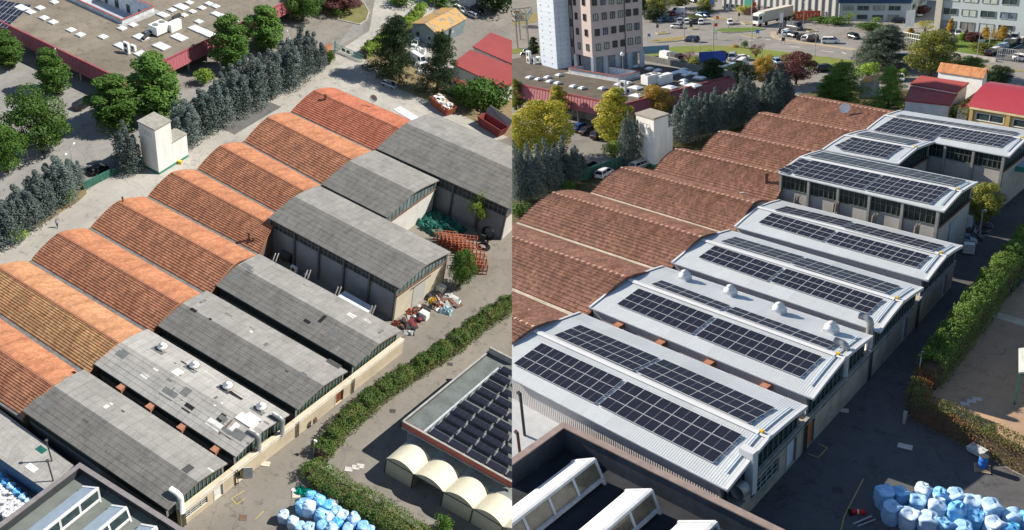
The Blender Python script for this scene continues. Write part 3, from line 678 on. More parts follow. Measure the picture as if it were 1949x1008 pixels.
# ================================================================== THE OLD YARD (summer)
s = 'A'; rngA = random.Random(5)
def poly(s, pxs, z): return [at(s, u, v, 0)[:2] + (z,) if False else (at(s, u, v, 0).x, at(s, u, v, 0).y, z) for u, v in pxs]
def sheet(s, name, pxs, z, mat):
    m = MB(); p = poly(s, pxs, z); a = sum(p[i][0]*p[(i+1) % len(p)][1]-p[(i+1) % len(p)][0]*p[i][1] for i in range(len(p)))
    m.face(p if a > 0 else p[::-1]); return struct(s, name, m, mat)
def plain_ground(s, mat, x0, y0, x1, y1):
    m = MB(); nx, ny = 16, 16
    for i in range(nx):
        for j in range(ny):
            a, b, c, d = x0+(x1-x0)*i/nx, y0+(y1-y0)*j/ny, x0+(x1-x0)*(i+1)/nx, y0+(y1-y0)*(j+1)/ny; m.face([(a, b, 0), (c, b, 0), (c, d, 0), (a, d, 0)])
    return struct(s, 'ground', m, mat)
yardA = ground_mat('yard_concrete', (.47, .44, .385), (.41, .385, .34), (.31, .29, .255), .06, .7)
laneA = ground_mat('lane_asphalt_worn', (.235, .215, .185), (.27, .245, .21), (.18, .165, .14), .07, .8)
parkA = ground_mat('parking_asphalt', (.30, .285, .26), (.27, .26, .24), (.21, .2, .18), .08, .6)
dirtA = ground_mat('dry_verge', (.30, .23, .14), (.22, .18, .09), (.16, .15, .07), .3, 1.5, False)
darkasph = ground_mat('dark_asphalt', (.15, .145, .14), (.17, .165, .155), (.12, .12, .115), .2, 1)
plain_ground(s, laneA, -400, -120, 60, 520)
sheet(s, 'yard_floor', [(-60, 600), (-60, 505), (60, 440), (150, 372), (260, 300), (440, 212), (600, 125), (700, 60), (760, 40), (830, 90), (960, 200), (975, 260), (800, 300), (700, 250), (560, 300), (300, 500), (100, 640)], .02, yardA)
sheet(s, 'road', [(655, 125), (700, 70), (720, -40), (860, -40), (800, 60), (700, 130)], .03, yardA)
sheet(s, 'car_park', [(-200, 420), (-200, 60), (0, 60), (260, 200), (420, 150), (640, 90), (690, 20), (560, -60), (700, -60), (690, 60), (600, 115), (330, 240), (120, 345), (-60, 440)], .012, parkA)
sheet(s, 'verge', [(-60, 500), (60, 440), (150, 382), (165, 368), (158, 345), (90, 380), (-60, 460)], .04, dirtA)
sheet(s, 'verge', [(352, 275), (440, 212), (560, 150), (640, 110), (625, 95), (560, 112), (440, 175), (345, 238)], .04, dirtA)
sheet(s, 'verge', [(690, 110), (760, 170), (850, 205), (975, 265), (975, 150), (870, 150), (790, 110), (740, 70)], .045, dirtA)
sheet(s, 'asphalt_patch', [(420, 243), (446, 256), (535, 203), (508, 192)], .045, darkasph)
grassA = ground_mat('dry_lawn', (.17, .17, .06), (.24, .21, .10), (.10, .12, .04), .3, 1.2, False)
isl = [(610, 24), (640, 36), (684, 46), (697, 38), (702, 22), (694, 8), (680, -6), (620, -30)]
m = MB(); m.prism([p[:2] for p in poly(s, isl, 0)], 0, .12); struct(s, 'traffic_island', m, grassA)
m = MB(); 
for a, b in zip(isl[1:6], isl[2:7]): m.beam(at(s, *a, .1), at(s, *b, .1), .35, .2)
single(s, 'kerb', m, concrete, 'curved pale kerb round the dry planted island at the top of the old yard', 'kerb', at(s, 695, 20))
tarmac_marks = MB()
for a, b in (((440, 948), (465, 933)), ((440, 948), (450, 960)), ((450, 960), (466, 948)), ((485, 988), (502, 972))): tarmac_marks.beam(at(s, *a, .012), at(s, *b, .012), .12, .012)
struct(s, 'ground_marking', tarmac_marks, plain('faded_yellow', (.42, .34, .12), .8))

tA = {'step': .13, 'tile': [tile_mat('orange_clay_tiles', (.51, .215, .12), (.32, .13, .07), (.60, .28, .14), (.28, .15, .09), .35), tile_mat('lichened_shaded_clay_tiles', (.31, .125, .07), (.11, .06, .045), (.42, .20, .11), (.13, .09, .07), .6)], 'wall': plain('old_brick_wall', (.16, .11, .085), .9), 'gutter': plain('dirty_gutter', (.15, .14, .13), .9, var=.4, scale=1), 'ridge': plain('ridge_tile', (.30, .13, .08), .85), 'dots': plain('ridge_tile_b', (.38, .17, .10), .85), 'flue': rust, 'dark': dark}  # second tile, left slope: lichen, plus slope shade painted into a darker base
tA2 = dict(tA); tA2['tile'] = [tile_mat('yellowish_clay_tiles', (.56, .265, .135), (.36, .17, .09), (.62, .34, .18), (.35, .2, .11), .4), tile_mat('ochre_lichened_shaded_tiles', (.36, .175, .085), (.15, .09, .05), (.44, .28, .13), (.2, .13, .08), .5)]  # ochre pair: left slope has lichen and shade worked into its colour
tA3 = dict(tA); tA3['tile'] = [tile_mat('new_clay_tiles', (.50, .17, .095), (.34, .10, .065), (.55, .21, .12), (.34, .14, .09), .2), tile_mat('new_clay_tiles_shaded', (.34, .115, .07), (.2, .07, .05), (.4, .15, .09), (.22, .10, .07), .25)]  # second is a darker copy: shade of the left slope put into the colour
VL = [(-103.4, 38.2), (-103, 49), (-103, 59.3), (-103, 70.5), (-103, 82.7), (-103, 94.4), (-103.4, 107.2), (-104.6, 122.5), (-104.6, 137.6)]
VR = [(-77.9, 38.7), (-77.8, 48.8), (-77.3, 59.8), (-76.9, 71), (-77.9, 83.6), (-81, 94.4), (-81.3, 106.7), (-81.0, 123.2), (-81.0, 139.2)]
labA = ['orange tiled vaulted hall at the bottom left corner of the old yard', 'vaulted hall with yellowish ochre tiles, second orange roof from the bottom left', 'vaulted orange tiled hall whose left end faces the walking person', 'vaulted orange tiled hall with a short black flue at its left end', 'clean-valleyed vaulted tiled hall ending at the rusty pipe above the fourth grey roof', 'vaulted orange tiled hall with blotchy brown stains, behind the tall grey workshop', 'heavily stained vaulted tiled hall second from the top of the old row', 'topmost bright orange vaulted hall with round-capped chimney and satellite dish']
for i in range(8):
    ms = tA2 if i == 1 else tA3 if i == 7 else tA
    ch = {3: [(.56, .02, .9, .12)], 7: [(.42, .17, 1.3, .25)]}.get(i)
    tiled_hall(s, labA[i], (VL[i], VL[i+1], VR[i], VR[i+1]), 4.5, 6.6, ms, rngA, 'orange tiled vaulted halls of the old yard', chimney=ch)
asb = lambda n, k, w: sheet_mat(n, sc((.31, .298, .275), k), sc((.22, .21, .195), k), sc((.13, .122, .112), k), rib=.2, row=1.5, rough=.9, strength=.5, rowdark=.5, stain=w)
gA = {'roof': [asb('grey_corrugated_cement', 1.2, .6), asb('lichened_shaded_corrugated_cement', .64, .9)], 'wall': dkconc, 'clere': plain('dark_green_boards', (.02, .032, .03), .6, var=.4), 'glass': plain('green_glazing', (.03, .075, .07), .25, var=.4, scale=1.5), 'bar': plain('window_bar', (.2, .21, .2), .7), 'lane': plain('cream_lane_wall', (.56, .48, .35), .9, var=.16, scale=.35), 'coping': plain('pale_coping', (.55, .50, .43), .8, var=.2), 'pipe': steel, 'door_white': white, 'door_open': plain('pale_grey_door', (.5, .54, .58), .5), 'door_brown': plain('brown_door', (.2, .06, .025), .6), 'dark': dark, 'winbar': plain('white_bar', (.5, .5, .48), .7), 'post': dkconc}  # second sheet: lichened, and darkened to paint the shade of the left slope
gA2 = dict(gA); gA2['roof'] = [asb('pale_corrugated_cement', 1.6, .5), asb('pale_lichened_shaded_cement', 1.35, .6)]  # left slope again a dimmer copy, lichen and painted shade together
gA3 = dict(gA); gA3['roof'] = [asb('worn_corrugated_cement', 1.1, .6), asb('shaded_corrugated_cement', .66, .9)]; gA3['wall'] = plain('grey_side_wall', (.23, .235, .24), .9, var=.12, scale=.3); gA3['glass'] = plain('pale_glazing', (.16, .22, .23), .3, var=.5, scale=.8); gA3['clere'] = plain('dirty_glazing', (.035, .04, .043), .5, var=.5)  # second roof sheet: same cement, grime and left-slope shade in its colour
gA3['post'] = plain('concrete_post', (.11, .11, .11), .9)
bxA = lambda y: -52.3+.1*(y-38)
GQ = [((-78.2, 39.2), (-78, 48.7), (-52.3, 39.4), (-51.5, 48.8)), ((-77.8, 50.2), (-77.5, 59.5), (-51.4, 50.2), (-50.6, 59.9)), ((-77, 60.9), (-77.1, 71.0), (-50.3, 61.3), (-49.3, 71.4)), ((-77, 72.8), (-77.2, 83.0), (-49.1, 72.9), (-48.0, 83.6))]
yy = [40.9, 49.4, 60.5, 72.0, 84.2]
lA = ['nearest grey sheet-roofed workshop with a white elbow duct at its lower corner', 'pale patched workshop roof with four round white roof fans', 'grey workshop with a brown lane door and dark gaps in its lower roof', 'grey workshop beside the tall hall, with a small dark hole near its ridge']
opA = [[(.6, 4.2, 1.0, 2.4, 'win'), (5.3, 6.7, .1, 2.5, 'door_white')], [(.35, 1.6, .1, 2.5, 'door_open')], [(8.3, 9.9, .1, 2.6, 'door_brown')], []]
hallsA = []
for i in range(4):
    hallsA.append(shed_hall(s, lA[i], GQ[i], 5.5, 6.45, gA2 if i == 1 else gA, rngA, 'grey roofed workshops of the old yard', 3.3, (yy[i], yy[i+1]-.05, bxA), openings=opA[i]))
G5 = ((-80.5, 89.0), (-80.5, 102.4), (-52.7, 89.2), (-51.3, 102.9)); G6 = ((-80.3, 103.0), (-80.1, 119.2), (-65.4, 103.2), (-64.9, 119.7)); G7 = ((-80.3, 119.9), (-80, 139.9), (-49.6, 121.4), (-49.6, 141.6))
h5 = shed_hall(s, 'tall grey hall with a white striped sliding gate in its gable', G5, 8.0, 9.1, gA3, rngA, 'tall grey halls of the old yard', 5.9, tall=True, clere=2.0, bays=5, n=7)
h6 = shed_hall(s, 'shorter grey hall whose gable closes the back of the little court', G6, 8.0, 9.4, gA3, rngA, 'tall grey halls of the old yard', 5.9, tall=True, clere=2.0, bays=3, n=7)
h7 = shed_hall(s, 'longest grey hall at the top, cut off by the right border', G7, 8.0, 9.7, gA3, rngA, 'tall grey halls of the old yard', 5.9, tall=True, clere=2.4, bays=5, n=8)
# gable wall faces and gate of the tall halls
creamw = plain('cream_gable_wall', (.58, .53, .42), .85, var=.1, scale=.4); whitew = plain('white_wall', (.62, .61, .58), .85, var=.12, scale=.5)
for (hh_, Q, mt, gate) in ((h5, G5, creamw, 1), (h6, G6, whitew, 0), (h7, G7, whitew, 0)):
    g = MB(); endwall(g, insetQ(Q, .35, .35, .3, .5), 1, lambda t: 5.75, 0, drop=0); part(hh_[0], 'wall', g, mt, 'pale rendered gable wall')
    g = MB(); a = P2(insetQ(Q, .2, .2, 0, .42), 0, 1, 5.8); b = P2(insetQ(Q, .2, .2, 0, .42), 1, 1, 5.8); g.beam(a, b, .22, .2); part(hh_[0], 'lintel', g, rust)
    if gate:
        gt = MB(); Qg = insetQ(Q, .35, .35, .3, .42); n = 22
        for k in range(n):
            t0 = .34+.26*k/n; t1 = .34+.26*(k+.6)/n
            a = P2(Qg, t0, 1, .1); b = P2(Qg, t1, 1, .1); c = P2(Qg, .34+.26*(k+1)/n, 1, .1)
            gt.face([a, b, (b[0], b[1], 5.1), (a[0], a[1], 5.1)]); gt.face([b, (c[0]-.06, c[1], .1), (c[0]-.06, c[1], 5.1), (b[0], b[1], 5.1)])
        part(hh_[0], 'gate', gt, white)
        tr = MB(); tr.beam(P2(insetQ(Q, 0, 0, 0, .3), .3, 1, 5.2), P2(insetQ(Q, 0, 0, 0, .3), .66, 1, 5.2), .12, .12); part(hh_[0], 'gate_rail', tr, steel)
def roofz(hall, u, v, s='A'):                              # point of a hall's roof seen at photo point
    th, roof, prof, Qi = hall; Q = Qi
    h = 6.0
    for _ in range(12):
        p = at(s, u, v, h); L0, L1, R0, R1 = [Vector(q) for q in Q]
        f = (p.x-L0.x)/(R0.x-L0.x); a = L0.lerp(R0, f); b = L1.lerp(R1, f); t = (p.y-a.y)/(b.y-a.y); h = prof(max(0, min(1, t)))
    return Vector((p.x, p.y, h)), t, f
def slope_tilt(hall, t):
    prof = hall[2]; Q = hall[3]; W = (Vector(Q[1])-Vector(Q[0])).length
    return math.atan2(prof(t+.02)-prof(t-.02), .04*W)
def patch(hall, u, v, dx, dy, mat, s='A', z=.07, name='patch', th=.04):
    p, t, f = roofz(hall, u, v, s); a = slope_tilt(hall, t); m = MB(); cy, sy = math.cos(a), math.sin(a); q = []
    for (i, j) in ((-1, -1), (1, -1), (1, 1), (-1, 1)): q.append(Vector((p.x+i*dx/2, p.y+j*dy/2*cy, p.z+j*dy/2*sy+z)))
    m.hexa([tuple(v_-Vector((0, 0, th))) for v_ in q], [tuple(v_) for v_ in q])
    return part(hall[0], name, m, mat, parent=hall[1])
def fan(hall, u, v, s, mat, k=1.0):
    p, t, f = roofz(hall, u, v, s); m = MB(); m.box((p.x, p.y, p.z+.18*k), (1.15*k, 1.15*k, .55*k)); b = part(hall[0], 'fan_kerb', m, MATS['concrete'] if s == 'A' else mat, parent=hall[1])
    m = MB(); m.lathe((p.x, p.y, p.z+.42*k), [(.62*k, 0), (.7*k, .08*k), (.66*k, .3*k), (.3*k, .52*k), (.3*k, .6*k), (.42*k, .66*k), (.1*k, .85*k)], 14); part(hall[0], 'roof_fan', m, mat, parent=hall[1], smooth=True)
darkpatch = plain('dark_patch', (.06, .06, .06), .8); greyp = plain('grey_patch', (.13, .135, .13), .8); hole = dark; palep = plain('pale_patch', (.62, .6, .56), .7)
for (u, v) in ((309, 664), (370, 699), (433, 738), (497, 778)): patch(hallsA[1], u-2, v, 2.2, 2.0, darkpatch if (u, v) in ((433, 738),) else greyp, z=.06); fan(hallsA[1], u, v, s, white)
for (u, v, a, b, mt) in ((319, 751, 2.4, 1.6, greyp), (356, 778, 1.5, 1.4, hole), (404, 812, 2.4, 1.8, palep), (426, 822, 2.2, 1.0, greyp), (433, 835, 1, .8, darkpatch), (453, 828, 2, 1.3, greyp), (450, 752, 2.4, 1.0, hole), (480, 795, 2.2, 1.2, palep), (230, 675, 1.6, .9, greyp), (350, 690, 1, .4, hole), (405, 715, 3.2, .35, white), (427, 815, .25, 3.0, rust), (520, 795, 1.6, 1.2, greyp), (470, 800, 3.2, 1.4, palep)): patch(hallsA[1], u, v, a, b, mt)
rp = random.Random(31)
for k in range(34):
    f = rp.random()**.6; g = rp.uniform(.08, .92); q = P2(GQ[1], g, f, 6); u, v = px(s, q); patch(hallsA[1], u, v, rp.choice((.4, .9, 1.3, .25)), rp.choice((.25, .6, 1.3)), rp.choice((hole, greyp, darkpatch, palep, palep, greyp)), z=.055)
for h_i in (0, 2, 3):
    for k in range(9): q = P2(GQ[h_i], rp.uniform(.08, .92), rp.random(), 6); u, v = px(s, q); patch(hallsA[h_i], u, v, rp.choice((.5, 1.0, 1.4)), rp.choice((.3, .7, 1.3)), rp.choice((greyp, darkpatch, palep, greyp)), z=.055)
for (u, v, a, b, mt) in ((88, 771, 1.8, 1.0, greyp), (218, 749, .8, .5, palep), (150, 690+15, 1.2, .6, greyp)): patch(hallsA[0], u, v, a, b, mt)
for (u, v, a, b, mt) in ((600, 678, .9, .7, hole), (544, 753, .6, 1.4, darkpatch), (635, 692, 2.4, 1.0, darkpatch), (368, 590, 1.2, .5, hole), (400, 607, .5, .3, hole), (524, 636, .7, .7, hole), (535, 643, .7, .7, hole)): patch(hallsA[2], u, v, a, b, mt)
for (u, v, a, b, mt) in ((613, 607, .6, 1.6, hole), (583, 613, 1.2, .8, hole), (470, 507, 2, 1, greyp), (450, 527, .8, 1.2, greyp), (430, 545, 1.6, 1.1, greyp), (631, 662, 2.2, 1.2, palep), (640, 668, .5, 1.4, darkpatch)): patch(hallsA[3], u, v, a, b, mt)
# exhaust boxes in the gap, pipes
def exhaust(hall, Q, f, s, mat, z=5.0, k=1.0):
    p = P2(Q, 0, f, 0); m = MB(); m.box((p[0], p[1]-.1, z), (.9*k, 1.3*k, .6*k)); m.box((p[0], p[1]-.85*k, z-.1), (1.0*k, .25, .75*k)); part(hall[0], 'exhaust_box', m, mat)
for f in (.22, .43, .65, .88): exhaust(hallsA[1], GQ[1], f, s, plain('rust_box', (.35, .16, .1), .8))
def duct(s, th, pts, r, mat, name='duct'): m = MB(); m.tube(pts, r, 10); return part(th, name, m, mat, smooth=True)
def elbow(s, hall, u, v, zt, r, mat, inward=1.6):            # pipe up the gable ending in an elbow over the roof
    p = at(s, u, v, 3.2); x, y = p.x-.35, p.y
    return duct(s, hall[0], [(x, y, 3.0), (x, y, zt-.5), (x-.12, y, zt-.15), (x-.45, y, zt), (x-inward, y, zt)], r, mat)
elbow(s, hallsA[0], 350, 975, 6.7, .38, white); elbow(s, hallsA[1], 496, 860, 6.6, .34, plain('grey_duct', (.33, .34, .34), .5, .5)); elbow(s, hallsA[1], 540, 828, 6.6, .34, plain('grey_duct', (.33, .34, .34), .5, .5))
# struts on the gap side of the fourth workshop, white trailer, coolers
for (u, v) in ((523, 492), (584, 524), (642, 556), (707, 592)):
    for d in (-3, 3):
        p = at(s, u+d, v, 5.4); m = MB(); m.beam((p.x, p.y-.3, 4.9), (p.x, p.y+.5, 6.3), .14); part(hallsA[3][0], 'strut', m, gA['coping'])
m = MB(); c = at(s, 675, 577, 2.6); m.box((c.x, c.y, 1.9), (6.2, 2.2, 1.9)); tr = empty(s, 'box_trailer', 'white box trailer parked in the narrow gap before the tall hall', 'trailer', (c.x, c.y, 0)); part(tr, 'body', m, plain('trailer_white', (.6, .64, .66), .5))
m = MB()
for dx in (-2, 2):
    for dy in (-1, 1): m.tube([(c.x+dx, c.y+dy-.1, .5), (c.x+dx, c.y+dy+.1, .5)], .5, 10)
part(tr, 'wheels', m, M_TYRE)
def ac_unit(s, u, v, h, label, k=1.0, rz=0, fans=1):
    c = at(s, u, v, h); t = empty(s, 'air_conditioner', label, 'air conditioner', c, rz); m = MB(); m.box((0, 0, .45*k*fans), (.95*k, .38*k, .85*k*fans)); part(t, 'case', m, white, local=True)
    for i in range(fans):
        f = MB(); f.tube([(0, -.2*k, (.45+.85*i)*k), (0, -.22*k, (.45+.85*i)*k)], .3*k, 12); part(t, 'fan_grille', f, steel, local=True)
    return t
ac_unit(s, 559, 516, 0.6, 'white outdoor cooler in the gap left of the tall grey hall', 1.3)
ac_unit(s, 584, 528, 0.6, 'round-faced white cooler in the gap right of the other one', 1.0)
c = at(s, 548, 497, 0); m = MB(); m.tube([(c.x-1, c.y, 1.4), (c.x+1, c.y, 1.4)], 1.0, 14); tk = empty(s, 'storage_tank', 'dark horizontal tank in the shade below the tall hall', 'tank', c); part(tk, 'drum', m, steel, smooth=True); m = MB(); m.box((c.x-.7, c.y, .3), (.2, 1.6, .6)); m.box((c.x+.7, c.y, .3), (.2, 1.6, .6)); part(tk, 'cradle', m, dkconc)
# chimney pipe at the junction
c = at(s, 474, 470, 3.5); t = empty(s, 'flue_pipe', 'pair of rusty flue pipes at the corner where tiled and tall halls meet', 'flue', (c.x, c.y, 3))
for d in (0, .8): m = MB(); m.lathe((c.x+d, c.y+d*.3, 3), [(.22, 0), (.22, 3.6-d), (.3, 3.65-d), (.3, 3.9-d)], 8); part(t, 'pipe', m, rust)
c = at(s, 709, 196, 6.5); t = empty(s, 'satellite_dish', 'grey satellite dish on the eave of the topmost orange hall', 'satellite dish', c); m = MB()
m.tube([(c.x, c.y, c.z-1), (c.x, c.y, c.z+1)], .06, 6); part(t, 'mast', m, M_GALV); m = MB(); ctr = Vector((c.x, c.y, c.z+1.2)); dn = Vector((.6, -.8, .35)).normalized(); e1 = dn.cross(Vector((0, 0, 1))).normalized(); e2 = e1.cross(dn)
rr = []
for r_, q in ((.02, 0), (.5, .08), (.85, .25)): rr.append([ctr+dn*q+(e1*math.cos(k*.5236)+e2*math.sin(k*.5236))*r_ for k in range(12)])
for a, b in zip(rr, rr[1:]):
    for k in range(12): m.face([a[k], a[(k+1) % 12], b[(k+1) % 12], b[k]])
part(t, 'dish', m, plain('dish_grey', (.3, .3, .3), .6))

# white silo-like tower
def tower(s, label, tx):                                   # tx: photo points: top left, top near, top right, base near, annex far-right top, base
    g_ = NT('tower_render_'+s); mw = g_.out(g_.mix(g_.ramp(g_.noise(1.4, 6, .75, stretch=(1, 1, .12)), [(.4, (.72, .70, .66)), (.6, (1, 1, 1))]), (.42, .40, .35), (.80, .79, .74)), .85)
    n = at(s, *tx['base']); H = ht(s, tx['base'], tx['near'][1]); a = at(s, *tx['left'], H); b = at(s, *tx['right'], H); n0 = at(s, *tx['near'], H)
    a = Vector((a.x, a.y, 0)); b = Vector((b.x, b.y, 0)); n = Vector((n0.x, n0.y, 0)); d = a+b-n
    t = empty(s, 'tower', label, 'tower', n); m = MB(); m.prism([n, b, d, a], 0, H); part(t, 'wall', m, mw)
    m = MB(); cc = (n+d)/2; q = [cc+(p-cc)*1.07 for p in (n, b, d, a)]; m.prism(q, H, H+.28); part(t, 'roof', m, plain('tower_roof', (.30, .28, .24), .9))
    e = at(s, *tx['annex'], tx['ah']); u = (b-n).normalized(); L = max(1, (Vector((e.x, e.y, 0))-b).dot(u)); w = (a-n)*.72
    q = [b+Vector((0, 0, 0))-u*.05, b+u*L, b+u*L+w, b+w-u*.05]; m = MB(); m.prism(q, 0, tx['ah']); part(t, 'annex_wall', m, mw)
    c2 = sum(q, Vector())/4; m = MB(); m.prism([c2+(p-c2)*1.05 for p in q], tx['ah']+.01, tx['ah']+.22); part(t, 'annex_roof', m, plain('tower_roof', (.30, .28, .24), .9))
    m = MB(); m.beam(n-u*.0+Vector((0, 0, .25))-(a-n).normalized()*.04, b+u*L+Vector((0, 0, .25))-(a-n).normalized()*.04, .06, .5); m.beam(a+Vector((0, 0, .25))-u*.04, n+Vector((0, 0, .25))-u*.04, .06, .5); part(t, 'plinth', m, green)
    rg = MB(); v = (n-a); vn = v.normalized(); out = Vector((vn.y, -vn.x, 0)); out = out if out.dot(b-n) < 0 else -out
    for k in range(3):
        cc = a+v*(.3+.19*k)+Vector((0, 0, H-1.5))+out*.02
        for i in range(14):
            a0, a1 = i*6.283/14, (i+1)*6.283/14; p0 = cc+vn*math.cos(a0)*.5+Vector((0, 0, math.sin(a0)*.5)); p1 = cc+vn*math.cos(a1)*.5+Vector((0, 0, math.sin(a1)*.5)); rg.beam(p0, p1, .03, .09)
    part(t, 'ring_emblem', rg, plain('faded_grey_paint', (.48, .49, .50), .8))
    return t
tower(s, 'white rendered tower with lower annex beside the old tiled roofs', {'left': (262, 232), 'near': (293.5, 248), 'right': (323.8, 231), 'base': (293.4, 332), 'annex': (357.5, 257), 'ah': 5.2})
# ---- old yard: buildings around
def flat_workshop(s, label, C, a, b, h, da, db, hole, sky_px, lit):
    # C: near roof corner; a: far end of the edge over the car park, b: far end of the edge over the cypress row
    C = Vector(C); a = Vector(a); b = Vector(b); u = (a-C).normalized(); v = (b-C).normalized(); La, Lb = (a-C).length, (b-C).length
    th = empty(s, 'flat_roofed_works', label, 'building', (C.x, C.y, 0)); gr = gravelroof if s == 'A' else plain('brown_gravel_roof_B', (.095, .08, .065), .95, var=.3, scale=.5); P = lambda i, j, z: C+u*i+v*j+Vector((0, 0, z-C.z))
    cr = crimson
    (i0, i1, j0, j1) = hole; m = MB()
    for (x0, x1, y0, y1) in ((0, La, 0, j0), (0, La, j1, Lb), (0, i0, j0, j1), (i1, La, j0, j1)): m.face([P(x0, y0, h), P(x1, y0, h), P(x1, y1, h), P(x0, y1, h)][::(1 if u.cross(v).z > 0 else -1)])
    roof = part(th, 'roof', m, gr)
    m = MB()
    for (p, q, d) in ((P(0, 0, 0), P(La, 0, 0), v), (P(0, 0, 0), P(0, Lb, 0), u)):
        p = p+d*2.2; q = q+d*2.2; m.face([p, q, q+Vector((0, 0, h-.2)), p+Vector((0, 0, h-.2))])
    part(th, 'wall', m, plain('arcade_wall', (.26, .25, .24), .9, var=.3, scale=.7))
    g = MB(); n = int(La/3.2)
    for k in range(n):
        if k % 4 == 3: continue
        p = P((k+.15)*La/n, 2.15, 1.0); q = P((k+.85)*La/n, 2.15, 1.0); w = MB(); w.face([p, q, q+Vector((0, 0, 2.0)), p+Vector((0, 0, 2.0))]); part(th, 'window', w, dglass)
    for k in range(0, int(La/6.4)+1): c = MB(); p = P(k*6.4+.3, .3, 0); c.box((p.x, p.y, h/2-.2), (.4, .4, h-.4), math.atan2(u.y, u.x)); part(th, 'pillar', c, concrete)
    for k in range(1, int(Lb/6.4)+1): c = MB(); p = P(.3, k*6.4, 0); c.box((p.x, p.y, h/2-.2), (.4, .4, h-.4), math.atan2(u.y, u.x)); part(th, 'pillar', c, concrete)
    # sloping crimson eaves
    O = 1.15; D = 2.3
    for (d1, L, d2, L0) in ((u, La, -v, 0), (v, Lb, -u, 0)):
        m = MB(); p0, p1 = C+Vector((0, 0, .25+h-C.z)), C+d1*L+Vector((0, 0, .25+h-C.z)); q0 = C+(d2*O-d1*O)+Vector((0, 0, h-D-C.z)); q1 = C+d1*L+d2*O+Vector((0, 0, h-D-C.z))
        m.face([q0, q1, p1, p0] if d1.cross(d2).z < 0 else [q0, p0, p1, q1], [(0, 0), (L, 0), (L, 2.5), (0, 2.5)]); part(th, 'eave', m, cr)
        m = MB(); m.beam(p0, p1, .35, .3); part(th, 'eave_cap', m, plain('eave_cap', (.30, .07, .08), .6))
        m = MB(); k = 0
        while k*.9 < L: m.beam(q0.lerp(q1, k*.9/L)+Vector((0, 0, .04)), p0.lerp(p1, k*.9/L)+Vector((0, 0, .04)), .07, .05); k += 1
        part(th, 'eave_ribs', m, cr)
    # court with parapet
    if i1 > i0:
        m = MB(); q = [P(i0, j0, 0), P(i1, j0, 0), P(i1, j1, 0), P(i0, j1, 0)]; hp = h+1.1; rev = u.cross(v).z < 0
        for k in range(4):
            p, r = q[k], q[(k+1) % 4]; cen = sum(q, Vector())/4; dd = (r-p).normalized(); nn = Vector((-dd.y, dd.x, 0)); nn = nn if nn.dot(cen-p) > 0 else -nn
            f = [Vector((t.x, t.y, 0)) for t in (p-dd*.0, r+dd*.0, r+nn*.3, p+nn*.3)]; m.prism(f, h-3.6, hp)
        part(th, 'court_wall', m, plain('pale_court_wall', (.50, .53, .56), .85, var=.25, scale=.8))
        m = MB(); m.face([(t.x, t.y, h-3.5) for t in (q if not rev else q[::-1])]); part(th, 'court_floor', m, plain('court_floor', (.34, .37, .42), .8))
        m = MB()
        for k in range(4):
            p, r = q[k].copy(), q[(k+1) % 4].copy(); p.z = r.z = hp+.05; m.beam(p, r, .4, .1)
        part(th, 'court_coping', m, plain('court_coping', (.30, .09, .08), .8))
        m = MB(); cen = sum(q, Vector())/4; q2 = [cen+(t-cen)*1.16 for t in q]
        for k in range(4):
            A, B, E, D_ = q[k], q[(k+1) % 4], q2[(k+1) % 4], q2[k]; f = [(t.x, t.y, h+.02) for t in (A, B, E, D_)]; m.face(f); 
        part(th, 'court_border', m, concrete)
        for k, (tt, w) in enumerate(((.2, 1.4), (.42, 1.2), (.62, 1.3), (.82, 1))):
            p = P(i0+(i1-i0)*tt, j1-.33, h-3.4); p2 = P(i0+(i1-i0)*tt+w, j1-.33, h-3.4); w_ = MB(); w_.face([p, p2, p2+Vector((0, 0, 2.2)), p+Vector((0, 0, 2.2))]); part(th, 'window', w_, dglass)
    for (x, y, k) in sky_px:
        c = at(s, x, y, h+.25); m = MB(); w = .72*k; rz = math.atan2(u.y, u.x); l = 1.0*k if k > 1.2 else w
        m.box((c.x, c.y, h+.14), (l*2*1.08, w*2*1.08, .28), rz); ca, sa = math.cos(rz), math.sin(rz)
        r = lambda i, j, z: (c.x+i*ca-j*sa, c.y+i*sa+j*ca, z)
        mm = MB(); mm.hexa([r(-l, -w, h+.28), r(l, -w, h+.28), r(l, w, h+.28), r(-l, w, h+.28)], [r(-l*.5, -w*.5, h+.55), r(l*.5, -w*.5, h+.55), r(l*.5, w*.5, h+.55), r(-l*.5, w*.5, h+.55)])
        so = part(th, 'skylight', mm, plain('skylight_acrylic', (.74, .76, .78), .3, var=.04)); part(th, 'skylight_kerb', m, concrete, parent=so)
    return th, P, h
CA = at(s, 235, 155, 5.2); aA = at(s, -150, -30, 5.2); bA = at(s, 610, -28, 5.2)
def hole_of(s, C, a, b, h, near, left, right):
    u = (a-C).normalized(); v = (b-C).normalized(); M2 = Matrix(((u.x, v.x), (u.y, v.y))).inverted()
    def loc(q): p = at(s, *q, h)-C; r = M2 @ Vector((p.x, p.y)); return r
    n, l, r = loc(near), loc(left), loc(right); return (n.x, l.x, n.y, r.y)
skA = [(103, 3, 1), (41, 14, 1.5), (76, 14, 1.1), (58, 22, 1.1), (84, 33, 1.1), (101, 41, 1.1), (135, 56, 1.1), (153, 65, 1.1), (196, 69, 1.1), (232, 53, 1.1), (253, 46.5, 1.1), (230, 86, 1.3), (268, 70, 1.5), (307, 87, 1.6), (272, 103, 1.6), (283, 61, 1), (317, 45, 1), (310, 27, 1.3), (327, 18, 1.1), (345, 12, 1.5), (360, 4, 1.1), (366, 21, 1), (384, 14, 1.1), (397, 6, 1.1), (410, 11, 1.1), (350, 28, 1), (335, 37, 1.1), (410, 25, 1.2), (425, 31, 1.4), (378, 40, 1.1), (374, 54, 1.6), (395, 63, 1.6), (341, 70, 1.6), (447, 40, 1)]
